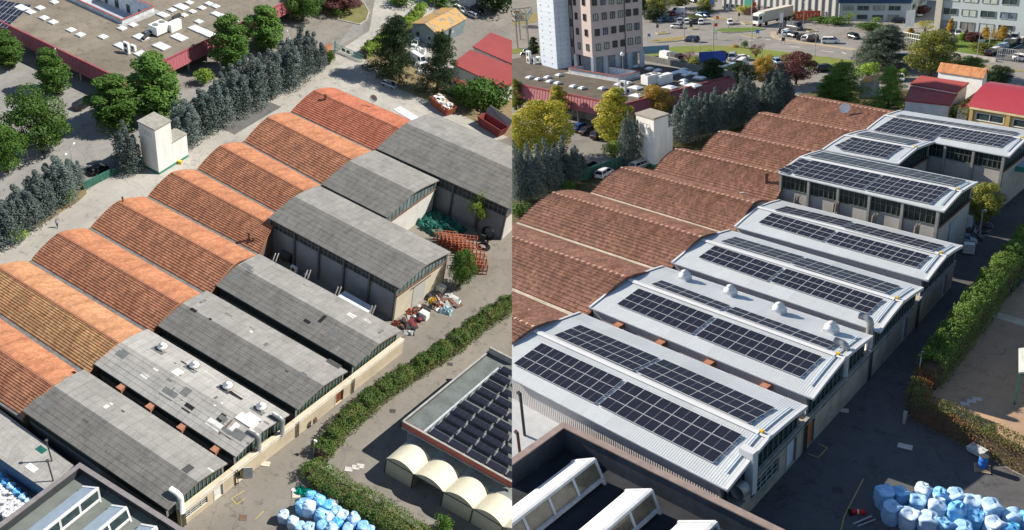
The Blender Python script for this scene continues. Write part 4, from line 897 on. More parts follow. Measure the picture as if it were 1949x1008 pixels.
hA = hole_of(s, CA, aA, bA, 5.2, (232.7, 46), (124, -6), (283, 16)); print('hole', hA)
wA, PA, _ = flat_workshop(s, 'long flat roofed works with crimson eaves behind the old car park', CA, aA, bA, 5.2, 0, 0, (hA[0], hA[1], hA[2], hA[3]), skA, True)
def hvac(s, u, v, h, k, label, rz=0):
    c = at(s, u, v, h); t = empty(s, 'rooftop_cooler', label, 'rooftop unit', c, rz); m = MB(); m.box((0, 0, 1.0*k), (3.2*k, 1.9*k, 1.7*k)); part(t, 'case', m, white, local=True)
    m = MB(); m.box((0, 0, .12*k), (3.4*k, 2.1*k, .24*k)); part(t, 'base', m, steel, local=True)
    for x in (-.8, .8): f = MB(); f.tube([(x*k, 0, 1.85*k), (x*k, 0, 1.95*k)], .55*k, 14); part(t, 'fan', f, plain('fan_grey', (.18, .18, .18), .7), local=True)
    return t
rzA = math.atan2((bA-CA).y, (bA-CA).x)
hvac(s, 303, 62, 5.2, 1.25, 'white rooftop cooler with two round fans on the old brown roof', rzA)
c = at(s, 331, 56, 5.2); t = empty(s, 'ventilation_unit', 'white panelled ventilation unit beside the two-fan cooler on the old roof', 'rooftop unit', c, rzA); m = MB(); m.box((0, 0, .95), (3.4, 1.6, 1.9)); part(t, 'case', m, white, local=True)
m = MB(); m.tube([(.5, .6, .9), (-1, 2.4, .8), (-3.5, 2.6, .8), (-6, 1.6, .7), (-9, .8, .6)], .42, 8); m.tube([(1.5, .6, .9), (3, 2.8, .9), (5.4, 3, .9)], .45, 8); part(t, 'duct', m, plain('black_duct', (.035, .035, .035), .7), local=True)
ac_unit(s, 242, 101, 5.2, 'stacked pair of white coolers near the roof edge of the old works', 1.5, 0, 2); ac_unit(s, 254, 95, 5.2, 'small white cooler next to the stacked pair on the old roof', 1.4)
cellm = NT('solar_cells'); br = cellm.n('ShaderNodeTexBrick', offset=.0); br.inputs['Scale'].default_value = 1; br.inputs['Brick Width'].default_value = .17; br.inputs['Row Height'].default_value = .17; br.inputs['Mortar Size'].default_value = .006
for i, cc in (('Color1', (.012, .014, .026)), ('Color2', (.015, .017, .03)), ('Mortar', (.05, .055, .075))): br.inputs[i].default_value = (*cc, 1)
cellm.l(cellm.tc.outputs['UV'], br.inputs['Vector']); cellm = cellm.out(br.outputs['Color'], .3, 0, .12); alu = plain('aluminium', (.55, .57, .6), .4, .3, .05)
cellA = cellm
def flat_array(s, label, TL, BL, TR, BR, h, rows, cols, tilt, group, gap=.35):
    A, B, C_, D = [at(s, *q, h) for q in (TL, BL, TR, BR)]; X = ((C_-A)+(D-B)).normalized(); Y = Vector((0, 0, 1)).cross(X); O = (A+B+C_+D)/4; W = ((C_-A).length+(D-B).length)/2; Hh = abs(((A+C_)/2-(B+D)/2).dot(Y))
    th = bpy.data.objects.new('solar_array', None); COL[s].objects.link(th); th.matrix_world = SITE[s][0] @ Matrix(((X.x, Y.x, 0, O.x), (X.y, Y.y, 0, O.y), (0, 0, 1, h), (0, 0, 0, 1)))
    th['label'] = label; th['category'] = 'solar array'; th['group'] = group; th['site'] = s; th['org'] = (0, 0, 0); pw = W/cols; ph = Hh/rows*(1-gap)
    m = MB(); m.box((0, 0, 0), (pw-.05, ph, .05), mi=1)
    for (a, b) in ((-pw/2+.06, -.02), (.02, pw/2-.06)): m.face([(a, -ph/2+.04, .03), (b, -ph/2+.04, .03), (b, ph/2-.04, .03), (a, ph/2-.04, .03)], [(0, 0), (1, 0), (1, .9), (0, .9)], 0)
    me = m.mesh('solar_panel', [cellA, alu])
    for r in range(rows):
        for k in range(cols):
            o = bpy.data.objects.new('panel', me); COL[s].objects.link(o); o.parent = th; o.location = ((k-(cols-1)/2)*pw, (r-(rows-1)/2)*Hh/rows, .25+math.sin(R(abs(tilt)))*ph/2); o.rotation_euler = (R(tilt), 0, 0)
    return th
flat_array(s, 'solar array on the old brown roof at the top left corner', (-30, -15), (-30, 60), (38, 18), (17, 45), 5.25, 4, 5, 0, 'solar arrays of the old yard', .04)

# lichen shed, red roofs, guard box, gate
def gable_house(s, name, label, cat, NR, NL, FR, h, hr, mroof, mwall, over=.3, z0=0, group=None, win=()):
    # NR, NL near right / near left eave corners on the gable side, FR far right (vectors in plan)
    NR, NL, FR = [Vector((q[0], q[1], 0)) for q in (NR, NL, FR)]; u = FR-NR; FL = NL+u; th = empty(s, name, label, cat, (NR.x, NR.y, z0), group=group)
    un = u.normalized(); vn = (NL-NR).normalized(); w = (NL-NR).length; Lh = u.length
    m = MB(); q = [NR, FR, FL, NL]; m.prism([NR+vn*over+un*over, FR+vn*over-un*over, FL-vn*over-un*over, NL-vn*over+un*over], z0, h)
    for base, sg in ((NR+un*over, 1), (FR-un*over, -1)):
        a, b = base+vn*over, base-vn*over+(NL-NR); mid = (a+b)/2; f = [(a.x, a.y, h), (b.x, b.y, h), (mid.x, mid.y, hr-.1)]; m.face(f if sg < 0 else f[::-1])
    part(th, 'wall', m, mwall)
    m = MB()
    M0, M1 = (NR+NL)/2, (FR+FL)/2
    for (e0, e1, sg) in ((NR, FR, 1), (NL, FL, -1)):
        a, b, c_, d = Vector((e0.x, e0.y, h-.02)), Vector((e1.x, e1.y, h-.02)), Vector((M1.x, M1.y, hr)), Vector((M0.x, M0.y, hr)); sl = (d-a).length
        uv = [(0, 0), (Lh, 0), (Lh, sl), (0, sl)]; f = [a, b, c_, d]; n = (b-a).cross(c_-b)
        if n.z < 0: f = f[::-1]; uv = uv[::-1]
        dz = Vector((0, 0, .12)); m.face([p+dz for p in f], uv); m.face(f[::-1], uv[::-1])
        for p, q_ in ((a, b), (b, c_), (c_, d), (d, a)): m.face([p, q_, q_+dz, p+dz])
    part(th, 'roof', m, mroof)
    for (side_, t0, t1, z0_, z1_, mm, nm) in win:          # on the right long side ('r') or the near gable ('g')
        if side_ == 'r': a = NR+un*(Lh*t0)+vn*(over-.04); b = NR+un*(Lh*t1)+vn*(over-.04)
        else: a = NR+vn*(w*t0)+un*(over-.04); b = NR+vn*(w*t1)+un*(over-.04)
        f = MB(); f.face([(a.x, a.y, z0_), (b.x, b.y, z0_), (b.x, b.y, z1_), (a.x, a.y, z1_)]); part(th, nm, f, mm)
    return th
lich = NT('lichen_roof'); f1 = lich.noise(.5, 6, .7, stretch=(1, 1, 1)); f2 = lich.noise(2.2, 5, .7)
lich = lich.out(lich.mix(lich.ramp(f2, [(.45, (0, 0, 0)), (.6, (1, 1, 1))]), lich.ramp(f1, [(.42, (.20, .18, .15)), (.5, (.55, .28, .03)), (.62, (.5, .24, .04)), (.7, (.34, .31, .27))]), (.30, .26, .2)), .9)
bw = plain('blue_grey_wall', (.17, .21, .22), .85, var=.25)
hN = 4.2; NR = at(s, 832, 66, hN); NL = at(s, 781.7, 44.6, hN); FR = at(s, 889, 35, hN)
gable_house(s, 'shed', 'blue grey shed with orange lichen over its grey gable roof', 'shed', NR, NL, FR, hN, hN+1.5, lich, bw, win=(('r', .42, .5, .1, 3.6, dark, 'doorway'), ('r', .55, .58, 2, 2.5, white, 'sign_plate'), ('g', .25, .33, 1.8, 2.6, dark, 'window'), ('g', .68, .78, 1.6, 2.6, dark, 'window')))
def lean_roof(s, name, label, pts, h, mat, drop=0, th_=.25, wall=None, group=None):     # roofs given by their corners as seen; drop = fall towards the first edge
    q = [at(s, u, v, h-(drop if i < 2 else 0)) for i, (u, v) in enumerate(pts)]; c = sum(q, Vector())/len(q); t = empty(s, name, label, 'building', (c.x, c.y, 0), group=group); m = MB()
    L = (q[1]-q[0]).length; W = (q[3]-q[0]).length; uv = [(0, 0), (L, 0), (L, W), (0, W)]; n = (q[1]-q[0]).cross(q[2]-q[1]); f = q if n.z > 0 else q[::-1]; uv = uv if n.z > 0 else uv[::-1]
    m.face(f, uv); d = Vector((0, 0, th_))
    for i in range(4): a, b = q[i], q[(i+1) % 4]; m.face([a-d, b-d, b, a])
    part(t, 'roof', m, mat); m = MB(); qi = [c+(p-c)*.95 for p in q]
    for i in range(4): a, b = qi[i], qi[(i+1) % 4]; m.face([(a.x, a.y, 0), (b.x, b.y, 0), (b.x, b.y, b.z-th_-.02), (a.x, a.y, a.z-th_-.02)])
    part(t, 'wall', m, wall or whitew); return t
lean_roof(s, 'red_roofed_building', 'upper red metal roof at the right border above the wide one', [(899, 88), (990, 128), (1010, 90), (933.5, 61)], 6.6, redmetal, .9)
lean_roof(s, 'red_roofed_building', 'wide red metal roof below a dark gap, right border of the old yard', [(860, 120), (960, 168), (1010, 138), (895, 94)], 5.4, redmetal, .9)
lean_roof(s, 'red_roofed_building', 'low strip of red roof behind the shrubs of the old yard', [(855, 152), (900, 172), (912, 166), (866, 147)], 3.6, redmetal, .3)
t = gable_house(s, 'guard_box', 'small orange gatehouse box with a brown roof beside the green gate', 'kiosk', at(s, 606, 97, 2.6), at(s, 602, 95, 2.6), at(s, 631, 83, 2.6), 2.6, 2.8, plain('brown_roof', (.22, .11, .09), .8), plain('orange_box', (.5, .2, .08), .7), .1)
m = MB(); a = at(s, 637, 96); b = at(s, 690, 119); t = empty(s, 'gate', 'green mesh sliding gate closing the top of the old yard', 'gate', a); d = (b-a)
for k in range(23): p = a+d*k/22; m.beam(p+Vector((0, 0, .2)), p+Vector((0, 0, 2)), .07)
for z in (.25, 1.1, 2): m.beam(a+Vector((0, 0, z)), b+Vector((0, 0, z)), .1)
part(t, 'frame', m, plain('gate_green', (.12, .27, .22), .6))
for f in (.25, .42): p = a+d*f; q = a+d*(f+.1); m = MB(); m.hexa([(p.x, p.y-.05, .8), (q.x, q.y-.05, .8), (q.x, q.y+.05, .8), (p.x, p.y+.05, .8)], [(p.x, p.y-.05, 1.6), (q.x, q.y-.05, 1.6), (q.x, q.y+.05, 1.6), (p.x, p.y+.05, 1.6)]); part(t, 'sign_plate', m, steel)
m = MB(); m.beam(a+Vector((0, 0, 0)), a+Vector((0, 0, 2.8)), .25); part(t, 'gate_post', m, plain('gate_green', (.12, .27, .22), .6))
def fence(s, label, a, b, h, mat, n=14):
    a = at(s, *a); b = at(s, *b); t = empty(s, 'fence', label, 'fence', a); m = MB(); m.face([a+Vector((0, 0, .05)), b+Vector((0, 0, .05)), b+Vector((0, 0, h)), a+Vector((0, 0, h))]); part(t, 'panel', m, mat)
    m = MB()
    for k in range(n+1): p = a.lerp(b, k/n); m.beam(p, p+Vector((0, 0, h+.1)), .08)
    m.beam(a+Vector((0, 0, h)), b+Vector((0, 0, h)), .08); part(t, 'post_frame', m, green); return t
fence(s, 'short green screen fence beside the black car of the old yard', (160, 361), (212, 336), 1.7, plain('green_screen', (.04, .12, .09), .8, var=.3), 8)
fence(s, 'green screen fence in front of the white tower, old yard', (215, 335), (262, 312), 1.5, plain('green_screen', (.04, .12, .09), .8, var=.3), 6)

# PV building at the right and arched tunnels
hP = 6.4; K = at(s, 766.6, 801, hP); E1 = at(s, 974, 916, hP); E2 = at(s, 930, 668, hP); e1 = (E1-K).normalized(); e2 = (E2-K).normalized(); K0 = Vector((K.x, K.y, 0))
t = empty(s, 'solar_works', 'dark flat roofed hall with a red brick fascia and tilted solar rows', 'building', K0); L1, L2 = 34, (E2-K).length
m = MB(); q = [K0, K0+e1*L1, K0+e1*L1+e2*L2, K0+e2*L2]; m.face([(p.x, p.y, hP-.35) for p in q]); part(t, 'roof', m, plain('bitumen_roof', (.13, .145, .14), .9, var=.3, scale=.5))
m = MB(); n1 = Vector((e1.y, -e1.x, 0)); n1 = n1 if n1.dot(e2) < 0 else -n1
qi = [K0+e1*.6+e2*.6, K0+e1*L1+e2*.6, K0+e1*L1+e2*L2, K0+e1*.6+e2*L2]; m.prism(qi, 0, hP-.4); part(t, 'wall', m, plain('grey_wall', (.25, .25, .24), .9))
m = MB(); m.hexa([K0+Vector((0, 0, hP-1.35)), K0+e1*L1+Vector((0, 0, hP-1.35)), K0+e1*L1+e2*.3+Vector((0, 0, hP-1.35)), K0+e2*.3+Vector((0, 0, hP-1.35))], [K0+Vector((0, 0, hP-.1)), K0+e1*L1+Vector((0, 0, hP-.1)), K0+e1*L1+e2*.3+Vector((0, 0, hP-.1)), K0+e2*.3+Vector((0, 0, hP-.1))]); part(t, 'fascia', m, brickred)
m = MB(); z = Vector((0, 0, hP-.02)); m.beam(K0+z, K0+e1*L1+z, .28, .12); m.beam(K0+z, K0+e2*L2+z, .28, .12); m.beam(K0+e2*L2+z+Vector((0, 0, .4)), K0+e2*L2+e1*L1+z+Vector((0, 0, .4)), .3, 1.2); z = Vector((0, 0, hP-1.4)); m.beam(K0+z, K0+e1*L1+z, .4, .1); part(t, 'parapet', m, concrete)
m = MB(); m.hexa([K0+e2*.3+Vector((0, 0, hP-1.3)), K0+e2*L2+Vector((0, 0, hP-1.3)), K0+e2*L2+e1*.2+Vector((0, 0, hP-1.3)), K0+e2*.3+e1*.2+Vector((0, 0, hP-1.3))][::-1], [K0+e2*.3+Vector((0, 0, hP-.1)), K0+e2*L2+Vector((0, 0, hP-.1)), K0+e2*L2+e1*.2+Vector((0, 0, hP-.1)), K0+e2*.3+e1*.2+Vector((0, 0, hP-.1))][::-1]); part(t, 'fascia', m, steel)
m = MB(); a = at(s, 806, 822, hP-.3); b = at(s, 948, 700, hP-.3); m.beam(a, b, .3, .12); part(t, 'cable_tray', m, plain('pale_tray', (.5, .55, .56), .5, .3))
rowsP = [((812, 818), 0), ((828, 804), 0), ((843, 790.5), 0), ((856, 777.5), 0), ((870, 764), 0), ((889, 751), 0), ((904, 738.5), 0), ((917, 724.5), 0), ((931, 711), 0), ((946, 699), 0)]
for k, ((u, v), _) in enumerate(rowsP):
    p = at(s, u, v, hP-.3)+e1*.6; L = 25; th = bpy.data.objects.new('solar_row', None); COL[s].objects.link(th); Y = Vector((0, 0, 1)).cross(e1); O = p+e1*L/2+Y*.0
    th.matrix_world = SITE[s][0] @ Matrix(((e1.x, Y.x, 0, O.x), (e1.y, Y.y, 0, O.y), (0, 0, 1, hP-.3), (0, 0, 0, 1)))
    th['label'] = ['nearest tilted solar row above the brick fascia', 'second tilted solar row from the brick fascia', 'third tilted solar row from the brick fascia', 'fourth tilted solar row from the brick fascia', 'fifth solar row, last before the wide empty strip of roof', 'first tilted solar row beyond the empty strip of roof', 'second tilted solar row beyond the empty strip', 'third tilted solar row beyond the empty strip', 'fourth tilted solar row beyond the empty strip', 'farthest tilted solar row at the back parapet'][k]
    th['category'] = 'solar row'; th['group'] = 'tilted solar rows on the hall with the brick fascia'; th['site'] = s; n = 8
    m = MB(); pw = L/n; m.box((0, 0, 0), (pw-.35, 1.1, .06), mi=1); m.box((0, -.5, -.14), (pw-.4, .04, .3), mi=1)
    for (a, b) in ((-.5, -.168), (-.162, .162), (.168, .5)): m.face([((pw-.4)*a, -.55, .035), ((pw-.4)*b, -.55, .035), ((pw-.4)*b, .55, .035), ((pw-.4)*a, .55, .035)], [(0, 0), (1, 0), (1, 1), (0, 1)], 0)
    if k == 0: meP = m.mesh('solar_panel', [cellm, plain('dark_panel_frame', (.10, .10, .12), .5)]); mb_ = MB(); mb_.box((0, .15, .2), (.1, 1.1, .36)); meB = mb_.mesh('bracket', [plain('bracket_grey', (.24, .25, .27), .5)])
    for i in range(n):
        if k > 4 and i < 1 and k % 2 == 1: pass
        o = bpy.data.objects.new('panel', meP); COL[s].objects.link(o); o.parent = th; o.location = ((i-(n-1)/2)*pw, 0, .48); o.rotation_euler = (R(-13), 0, 0)
        o = bpy.data.objects.new('bracket', meB); COL[s].objects.link(o); o.parent = th; o.location = ((i-n/2)*pw, 0, 0)
# tunnels: cream arched covers in a row along the facade
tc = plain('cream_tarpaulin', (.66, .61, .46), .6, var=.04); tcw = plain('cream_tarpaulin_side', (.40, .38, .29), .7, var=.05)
g0 = at(s, 731.5, 899, 0); ht_ = ht(s, (731.5, 899), 872.5); fr_ = [at(s, *q, ht_) for q in ((734.7, 872.5), (787, 902.5), (843.5, 936), (900, 968), (957, 1003), (1014, 1038))]
f2 = at(s, 820, 873, ht_); dep = (f2-fr_[1]); dep.z = 0
labT = ['leftmost cream arched tunnel tent against the brick-banded hall', 'cream arched tunnel tent with an open dark front', 'third cream arched tunnel tent from the left', 'fourth cream arched tunnel tent from the left', 'last cream arched tunnel tent at the image seam']
for k in range(5):
    a = Vector((fr_[k].x, fr_[k].y, 0)); b = Vector((fr_[k+1].x, fr_[k+1].y, 0)); th = empty(s, 'tunnel_tent', labT[k], 'tunnel tent', a, group='cream tunnel tents along the hall'); n = 14; rise = 1.15; m = MB()
    def arc(o, i): f = i/n; p = a.lerp(b, f)+o; return Vector((p.x, p.y, ht_+rise*(1-abs(2*f-1)**2.1)))
    for j in range(6):
        for i in range(n): m.face([arc(dep*j/6, i), arc(dep*j/6, i+1), arc(dep*(j+1)/6, i+1), arc(dep*(j+1)/6, i)])
    part(th, 'cover', m, tc, smooth=True); m = MB()
    for o, fl in ((dep*0, 0), (dep, 1)):
        m = MB()
        for i in range(n): p, q = arc(o, i), arc(o, i+1); f = [Vector((p.x, p.y, ht_)), Vector((q.x, q.y, ht_)), q, p]; m.face(f if not fl else f[::-1])
        part(th, 'gable', m, tcw)
    if k != 1: m = MB(); z = Vector((0, 0, ht_)); o = dep*.004; m.face([a+o, b+o, b+z+o, a+z+o]); part(th, 'front_curtain', m, tcw)
    m = MB(); z = Vector((0, 0, ht_))
    if k == 0: m.face([a, a+dep, a+dep+z, a+z][::-1])
    else: m.face([a+dep*.1, a+dep, a+dep+z, a+dep*.1+z][::-1])
    m.face([b, b+dep, b+dep+z, b+z]); part(th, 'side_curtain', m, tcw)
    m = MB(); m.beam(a, a+z, .16); m.beam(a+z, b+z, .14); m.beam(b, b+z, .16); part(th, 'frame', m, steel)
    # grey flashing saddle behind
    m = MB(); e = K0-K0
    for i in range(n):
        p, q = arc(dep, i), arc(dep, i+1); o = dep.normalized()*2.6; m.face([p, q, Vector((q.x+o.x, q.y+o.y, ht_+rise*.9)), Vector((p.x+o.x, p.y+o.y, ht_+rise*.9))])
    part(th, 'rear_flap', m, plain('grey_tarpaulin', (.2, .22, .2), .8), smooth=True)

# bottom left: dark parapet building with roof lights, low sheet roof, sacks
def parapet_works(s, label, apex, lpt, rpt, H, depth, monitors, mr, mg, mtop, floor, mw):
    A = at(s, *apex, H); Lp = at(s, *lpt, H); Rp = at(s, *rpt, H); A, Lp, Rp = [Vector((q.x, q.y, 0)) for q in (A, Lp, Rp)]; eL = (Lp-A).normalized(); eR = (Rp-A).normalized()
    L1, L2 = 60, 60; t = empty(s, 'parapet_works', label, 'building', A)
    LL, RR = A+eL*L1, A+eR*L2; far = LL+eR*L2
    m = MB(); zf = H-depth; q = [A+eL*.3+eR*.3, RR+eL*.3, far, LL+eR*.3]; n = (q[1]-q[0]).cross(q[2]-q[1]).z; m.face([(p.x, p.y, zf) for p in (q if n > 0 else q[::-1])]); part(t, 'roof', m, floor)
    for (e, L, o) in ((eL, L1, eR), (eR, L2, eL)):
        m = MB(); f = [A, A+e*L, A+e*L+o*.35, A+o*.35]; m.prism(f, 0, H-.08); part(t, 'parapet', m, mw)
        m = MB(); f = [A-o*.12-e*.12, A+e*L-o*.12, A+e*L+o*.5, A+o*.5-e*.12]; m.prism(f, H-.075, H+.03+(.006 if o is eL else 0)); part(t, 'parapet_cap', m, mtop)
    up = -eL
    for (tip, bot, base_, endl) in monitors:               # ridge end, foot of the glazing at the end, roof eave end
        hr_ = zf+1.9; T = at(s, *tip, hr_); G = at(s, *bot, zf+.4); E = at(s, *endl, zf+.7); d = eL; L = 40; mo = MB()
        T2, G2, E2 = T+d*L, G+d*L, E+d*L
        mo.face([E, T, T2, E2] if (T-E).cross(T2-T).z > 0 else [E2, T2, T, E], [(0, 0), (3, 0), (3, L), (0, L)]); mo.face([T+Vector((0, 0, .12)), T2+Vector((0, 0, .12)), T2, T]); m_roof = part(t, 'roof_light', mo, mr)
        g = MB(); g.face([G, T, T2, G2]); g.face([E, G, T]); part(t, 'glazing', g, mg, parent=m_roof)
        fr = MB(); k = 0
        for (p, q_) in ((G, G2), (T, T2)): fr.beam(p, q_, .28, .28)
        fr.beam(E, T, .25, .2); fr.beam(T, G+(G-T)*.35, .22, .22)
        while k*2.7 < L: fr.beam(G+d*k*2.7, T+d*k*2.7, .22, .16); k += 1
        part(t, 'glazing_frame', fr, white if s == 'A' else plain('pale_blue_frame', (.5, .53, .56), .5), parent=m_roof)
    return t
parapet_works(s, 'dark parapet roof with saw-tooth roof lights at the bottom left of the old yard', (151.3, 881.8), (0, 996), (250, 944.5), 6.4, 1.6, [((186, 929), (190, 949), 0, (157, 926)), ((240, 966), (247, 986), 0, (211.6, 961.8)), ((297, 1003), (303, 1022), 0, (268, 998))], plain('blue_grey_light_roof', (.33, .40, .46), .5, var=.1), dglass, plain('brown_cap', (.20, .18, .18), .7), plain('green_grey_felt', (.15, .165, .15), .9, var=.2, scale=.4), plain('parapet_dark', (.05, .055, .06), .8))
lowr = asb('low_pale_sheets', 1.4, .6)
q = [at(s, u, v, 3.4) for u, v in ((-60, 730), (-60, 830), (88, 940), (175, 905))]; q = [at(s, u, v, 3.4) for u, v in ((-80, 718), (-120, 790), (90, 935), (140, 885))]
c = sum(q, Vector())/4; th = empty(s, 'low_shed', 'low pale sheet-roofed shed with dark poles left of the nearest workshop', 'shed', (c.x, c.y, 0)); m = MB(); m.face(q, [(0, 0), (0, 8), (26, 8), (26, 0)]); part(th, 'roof', m, lowr)
m = MB(); [m.face([(a.x, a.y, 0), (b.x, b.y, 0), (b.x, b.y, 3.38), (a.x, a.y, 3.38)]) for a, b in ((q[i], q[(i+1) % 4]) for i in range(4))]; part(th, 'wall', m, plain('blue_boards', (.05, .12, .22), .7, var=.3))
for (u0, v0, w_, h_, mt) in ((78, 855, 1.3, .8, tealp), (60, 890, 1.6, .8, palep)): cc = at(s, u0, v0, 3.43); m = MB(); m.box((cc.x, cc.y, 3.44), (w_, h_, .05)); part(th, 'patch', m, mt)
for (u, v, vt, lab) in ((98.4, 877, 837, 'thin dark pole with round cap on the low pale roof'), (101, 915, 877, 'lower thin dark pole on the low pale roof')):
    c = at(s, u, v, 3.4); m = MB(); m.tube([(c.x, c.y, 3.3), (c.x, c.y, 7.6)], .09, 8); m.lathe((c.x, c.y, 7.6), [(.22, 0), (.22, .2), (.05, .3)], 8); single(s, 'pole', m, steel, lab, 'pole', (c.x, c.y, 3.4))

# sacks
pb = NT('blue_plastic_sack'); n1 = pb.noise(2.6, 6, .75); n2 = pb.noise(.9, 3, .6); oi = pb.n('ShaderNodeObjectInfo')
mr_ = pb.n('ShaderNodeMapRange'); mr_.inputs['To Min'].default_value = .35; mr_.inputs['To Max'].default_value = .62; pb.l(oi.outputs['Random'], mr_.inputs[0]); ra = pb.n('ShaderNodeMath', operation='GREATER_THAN'); pb.l(n1, ra.inputs[0]); pb.l(mr_.outputs[0], ra.inputs[1]); pbm = pb.mix(pb.ramp(n1, [(.36, (0, 0, 0)), (.64, (1, 1, 1))]), (.14, .40, .74), (.34, .59, .82)); hs = pb.n('ShaderNodeHueSaturation'); pb.l(mr_.outputs[0], hs.inputs['Hue']); hs.inputs['Hue'].default_value = .5; pb.t.links.remove(hs.inputs['Hue'].links[0]); sm = pb.n('ShaderNodeMapRange'); sm.inputs['To Min'].default_value = .5; sm.inputs['To Max'].default_value = 1.25; pb.l(oi.outputs['Random'], sm.inputs[0]); pb.l(sm.outputs[0], hs.inputs['Saturation']); pb.l(pbm, hs.inputs['Color']); pbm = hs.outputs[0]; pb.bump(n1, .5, .12); pb = pb.out(pbm, .22, 0, .5)
pw_ = NT('white_sack'); n1 = pw_.noise(3.5, 6, .8); pw_.bump(n1, .8, .2); pw_ = pw_.out(pw_.ramp(n1, [(.35, (.45, .47, .52)), (.55, (.75, .74, .73))]), .5)
SACK = [bag_proto(20+i, pb) for i in range(6)]; SACKW = [bag_proto(40+i, pw_, squat=.8) for i in range(3)]
def sack(s, u, v, label, group, k=1.0, w=False, rz=None):
    r = random.Random(int(u*3+v*7)); p = (SACKW if w else SACK)[r.randrange(3 if w else 6)]; P = at(s, u, v); kk = k*r.uniform(.94, 1.06)
    return clone(p, s, P, r.uniform(0, 1.5) if rz is None else rz, (kk, kk, kk*r.uniform(.95, 1.08)), label, group)
gs = 'blue sacks stacked out in the old yard'
sA = [(539, 990, 'blue sack standing alone at the left of the heap', 1), (557, 1003, 'pale blue sack second from the left front', 1), (569, 1012, 'square blue sack third from the left front', 1), (575, 972, 'tall pale blue sack at the left of the back group', 1.25), (588, 977, 'tied tall blue sack in front of the back group', 1.2), (592, 955, 'topmost pale sack beside the green sheet', 1.0), (606, 965, 'tall pointed blue sack right of the back group', 1.15), (622, 972, 'blue sack below the white container', 1.0), (610, 990, 'large crumpled sack in the middle of the heap', 1.1), (624, 995, 'round-topped sack in the middle right', 1.0), (638, 982, 'flat blue sack behind the round-topped one', 1.0), (650, 991, 'sack with a folded top at the right of the heap', 1.05), (641, 1003, 'wrinkled blue sack below the folded one', 1.0), (612, 1010, 'blue sack at the bottom edge, centre', 1.0), (671, 1000, 'diamond-topped blue sack further right', 1.1), (688, 1012, 'rightmost blue sack at the bottom edge', 1.1), (586, 1014, 'blue sack cut by the bottom border, left of centre', 1.0), (630, 1017, 'blue sack cut by the bottom border, centre', 1.0), (660, 1016, 'blue sack cut by the bottom border, right', 1.0), (701, 1020, 'last blue sack corner at the bottom border', 1.0)]
for (u, v, l, k) in sA: sack(s, u, v, l, gs, k*1.22)
c0 = (0, 0)
blueW = 0
for (r_, n_) in ((0, 6), (1, 5), (2, 5), (3, 4)):
    for i in range(n_):
        u = 2+i*11-r_*3-(0 if r_ else 0); v = 915+i*9.4+r_*17
        if u < -8 or v > 1015: continue
        sack(s, u, v, ('blue wrapped sack behind the low shed' if r_ == 0 else 'white bulging sack behind the low shed'), 'blue sacks behind the low shed' if r_ == 0 else 'white sacks behind the low shed', .85, w=(r_ > 0))
def ibc(s, u, v, label, k=1.0):
    c = at(s, u, v); t = empty(s, 'liquid_container', label, 'container', c, .4, sc_=(k, k, k)); m = MB(); m.box((0, 0, .68), (1.0, .9, .95)); part(t, 'tank', m, white, local=True)
    m = MB()
    for i in range(7):
        x = -.55+i*1.1/6
        for y in (-.5, .5): m.beam((x, y, .15), (x, y, 1.2), .03)
    for z in (.2, .55, .9, 1.2):
        for y in (-.5, .5): m.beam((-.55, y, z), (.55, y, z), .03)
        for x in (-.55, .55): m.beam((x, -.5, z), (x, .5, z), .03)
    part(t, 'cage', m, M_GALV, local=True); m = MB(); [m.box((0, y, .07), (1.1, .12, .13)) for y in (-.4, 0, .4)]; part(t, 'pallet', m, steel, local=True); return t
ibc(s, 633, 967, 'white caged liquid container behind the blue sacks of the old yard', 1.15)
def drum(s, u, v, label, mat, k=1.0):
    c = at(s, u, v); t = empty(s, 'drum', label, 'drum', c, sc_=(k, k, k)); m = MB(); m.lathe((0, 0, 0), [(.28, 0), (.3, .05), (.3, .3), (.315, .32), (.3, .34), (.3, .6), (.315, .62), (.3, .64), (.3, .86), (.27, .9)], 16); part(t, 'barrel', m, mat, local=True, smooth=True); m = MB(); m.lathe((0, 0, .9), [(.3, 0), (.3, .05), (.05, .06)], 16); part(t, 'lid', m, steel, local=True); return t
drum(s, 603, 943, 'dark blue drum in the hedge shade behind the sacks', plain('dark_blue_drum', (.02, .07, .17), .4), 1.3)
def crumple(s, name, label, cat, u, v, w, l, h, mat, seed=1, rz=0.3):
    r = random.Random(seed); c = at(s, u, v); n = 9; m = MB(); z = [[h*(r.uniform(.2, 1) if 0 < i < n and 0 < j < n else .02) for j in range(n+1)] for i in range(n+1)]; ca, sa = math.cos(rz), math.sin(rz)
    X = [[(c.x+((i/n-.5)*w+r.uniform(-.1, .1))*ca-((j/n-.5)*l+r.uniform(-.1, .1))*sa, c.y+((i/n-.5)*w+r.uniform(-.1, .1))*sa+((j/n-.5)*l+r.uniform(-.1, .1))*ca, z[i][j]) for j in range(n+1)] for i in range(n+1)]
    for i in range(n):
        for j in range(n): m.face([X[i][j], X[i+1][j], X[i+1][j+1], X[i][j+1]])
    return single(s, name, m, mat, label, cat, (c.x, c.y, 0))
crumple(s, 'plastic_sheet', 'crumpled emerald green sheet at the top of the sack heap', 'sheet', 577, 937, 2.0, 1.5, .8, plain('emerald_sheet', (.0, .30, .20), .5))
def slab_thing(s, name, label, cat, u, v, w, l, mat, rz=0, z=.1, group=None): c = at(s, u, v); m = MB(); m.box((c.x, c.y, z/2+.02), (w, l, z), rz); return single(s, name, m, mat, label, cat, (c.x, c.y, 0), group=group)
slab_thing(s, 'board', 'small white board lying by the green sheet', 'board', 561, 934, 1.0, .5, white, .1); slab_thing(s, 'board', 'beige square board lying left of the sacks', 'board', 565, 941, 1.3, 1.1, plain('beige_board', (.55, .47, .38), .8), .7)
gp = 'pale slabs on the inner lane of the old yard'
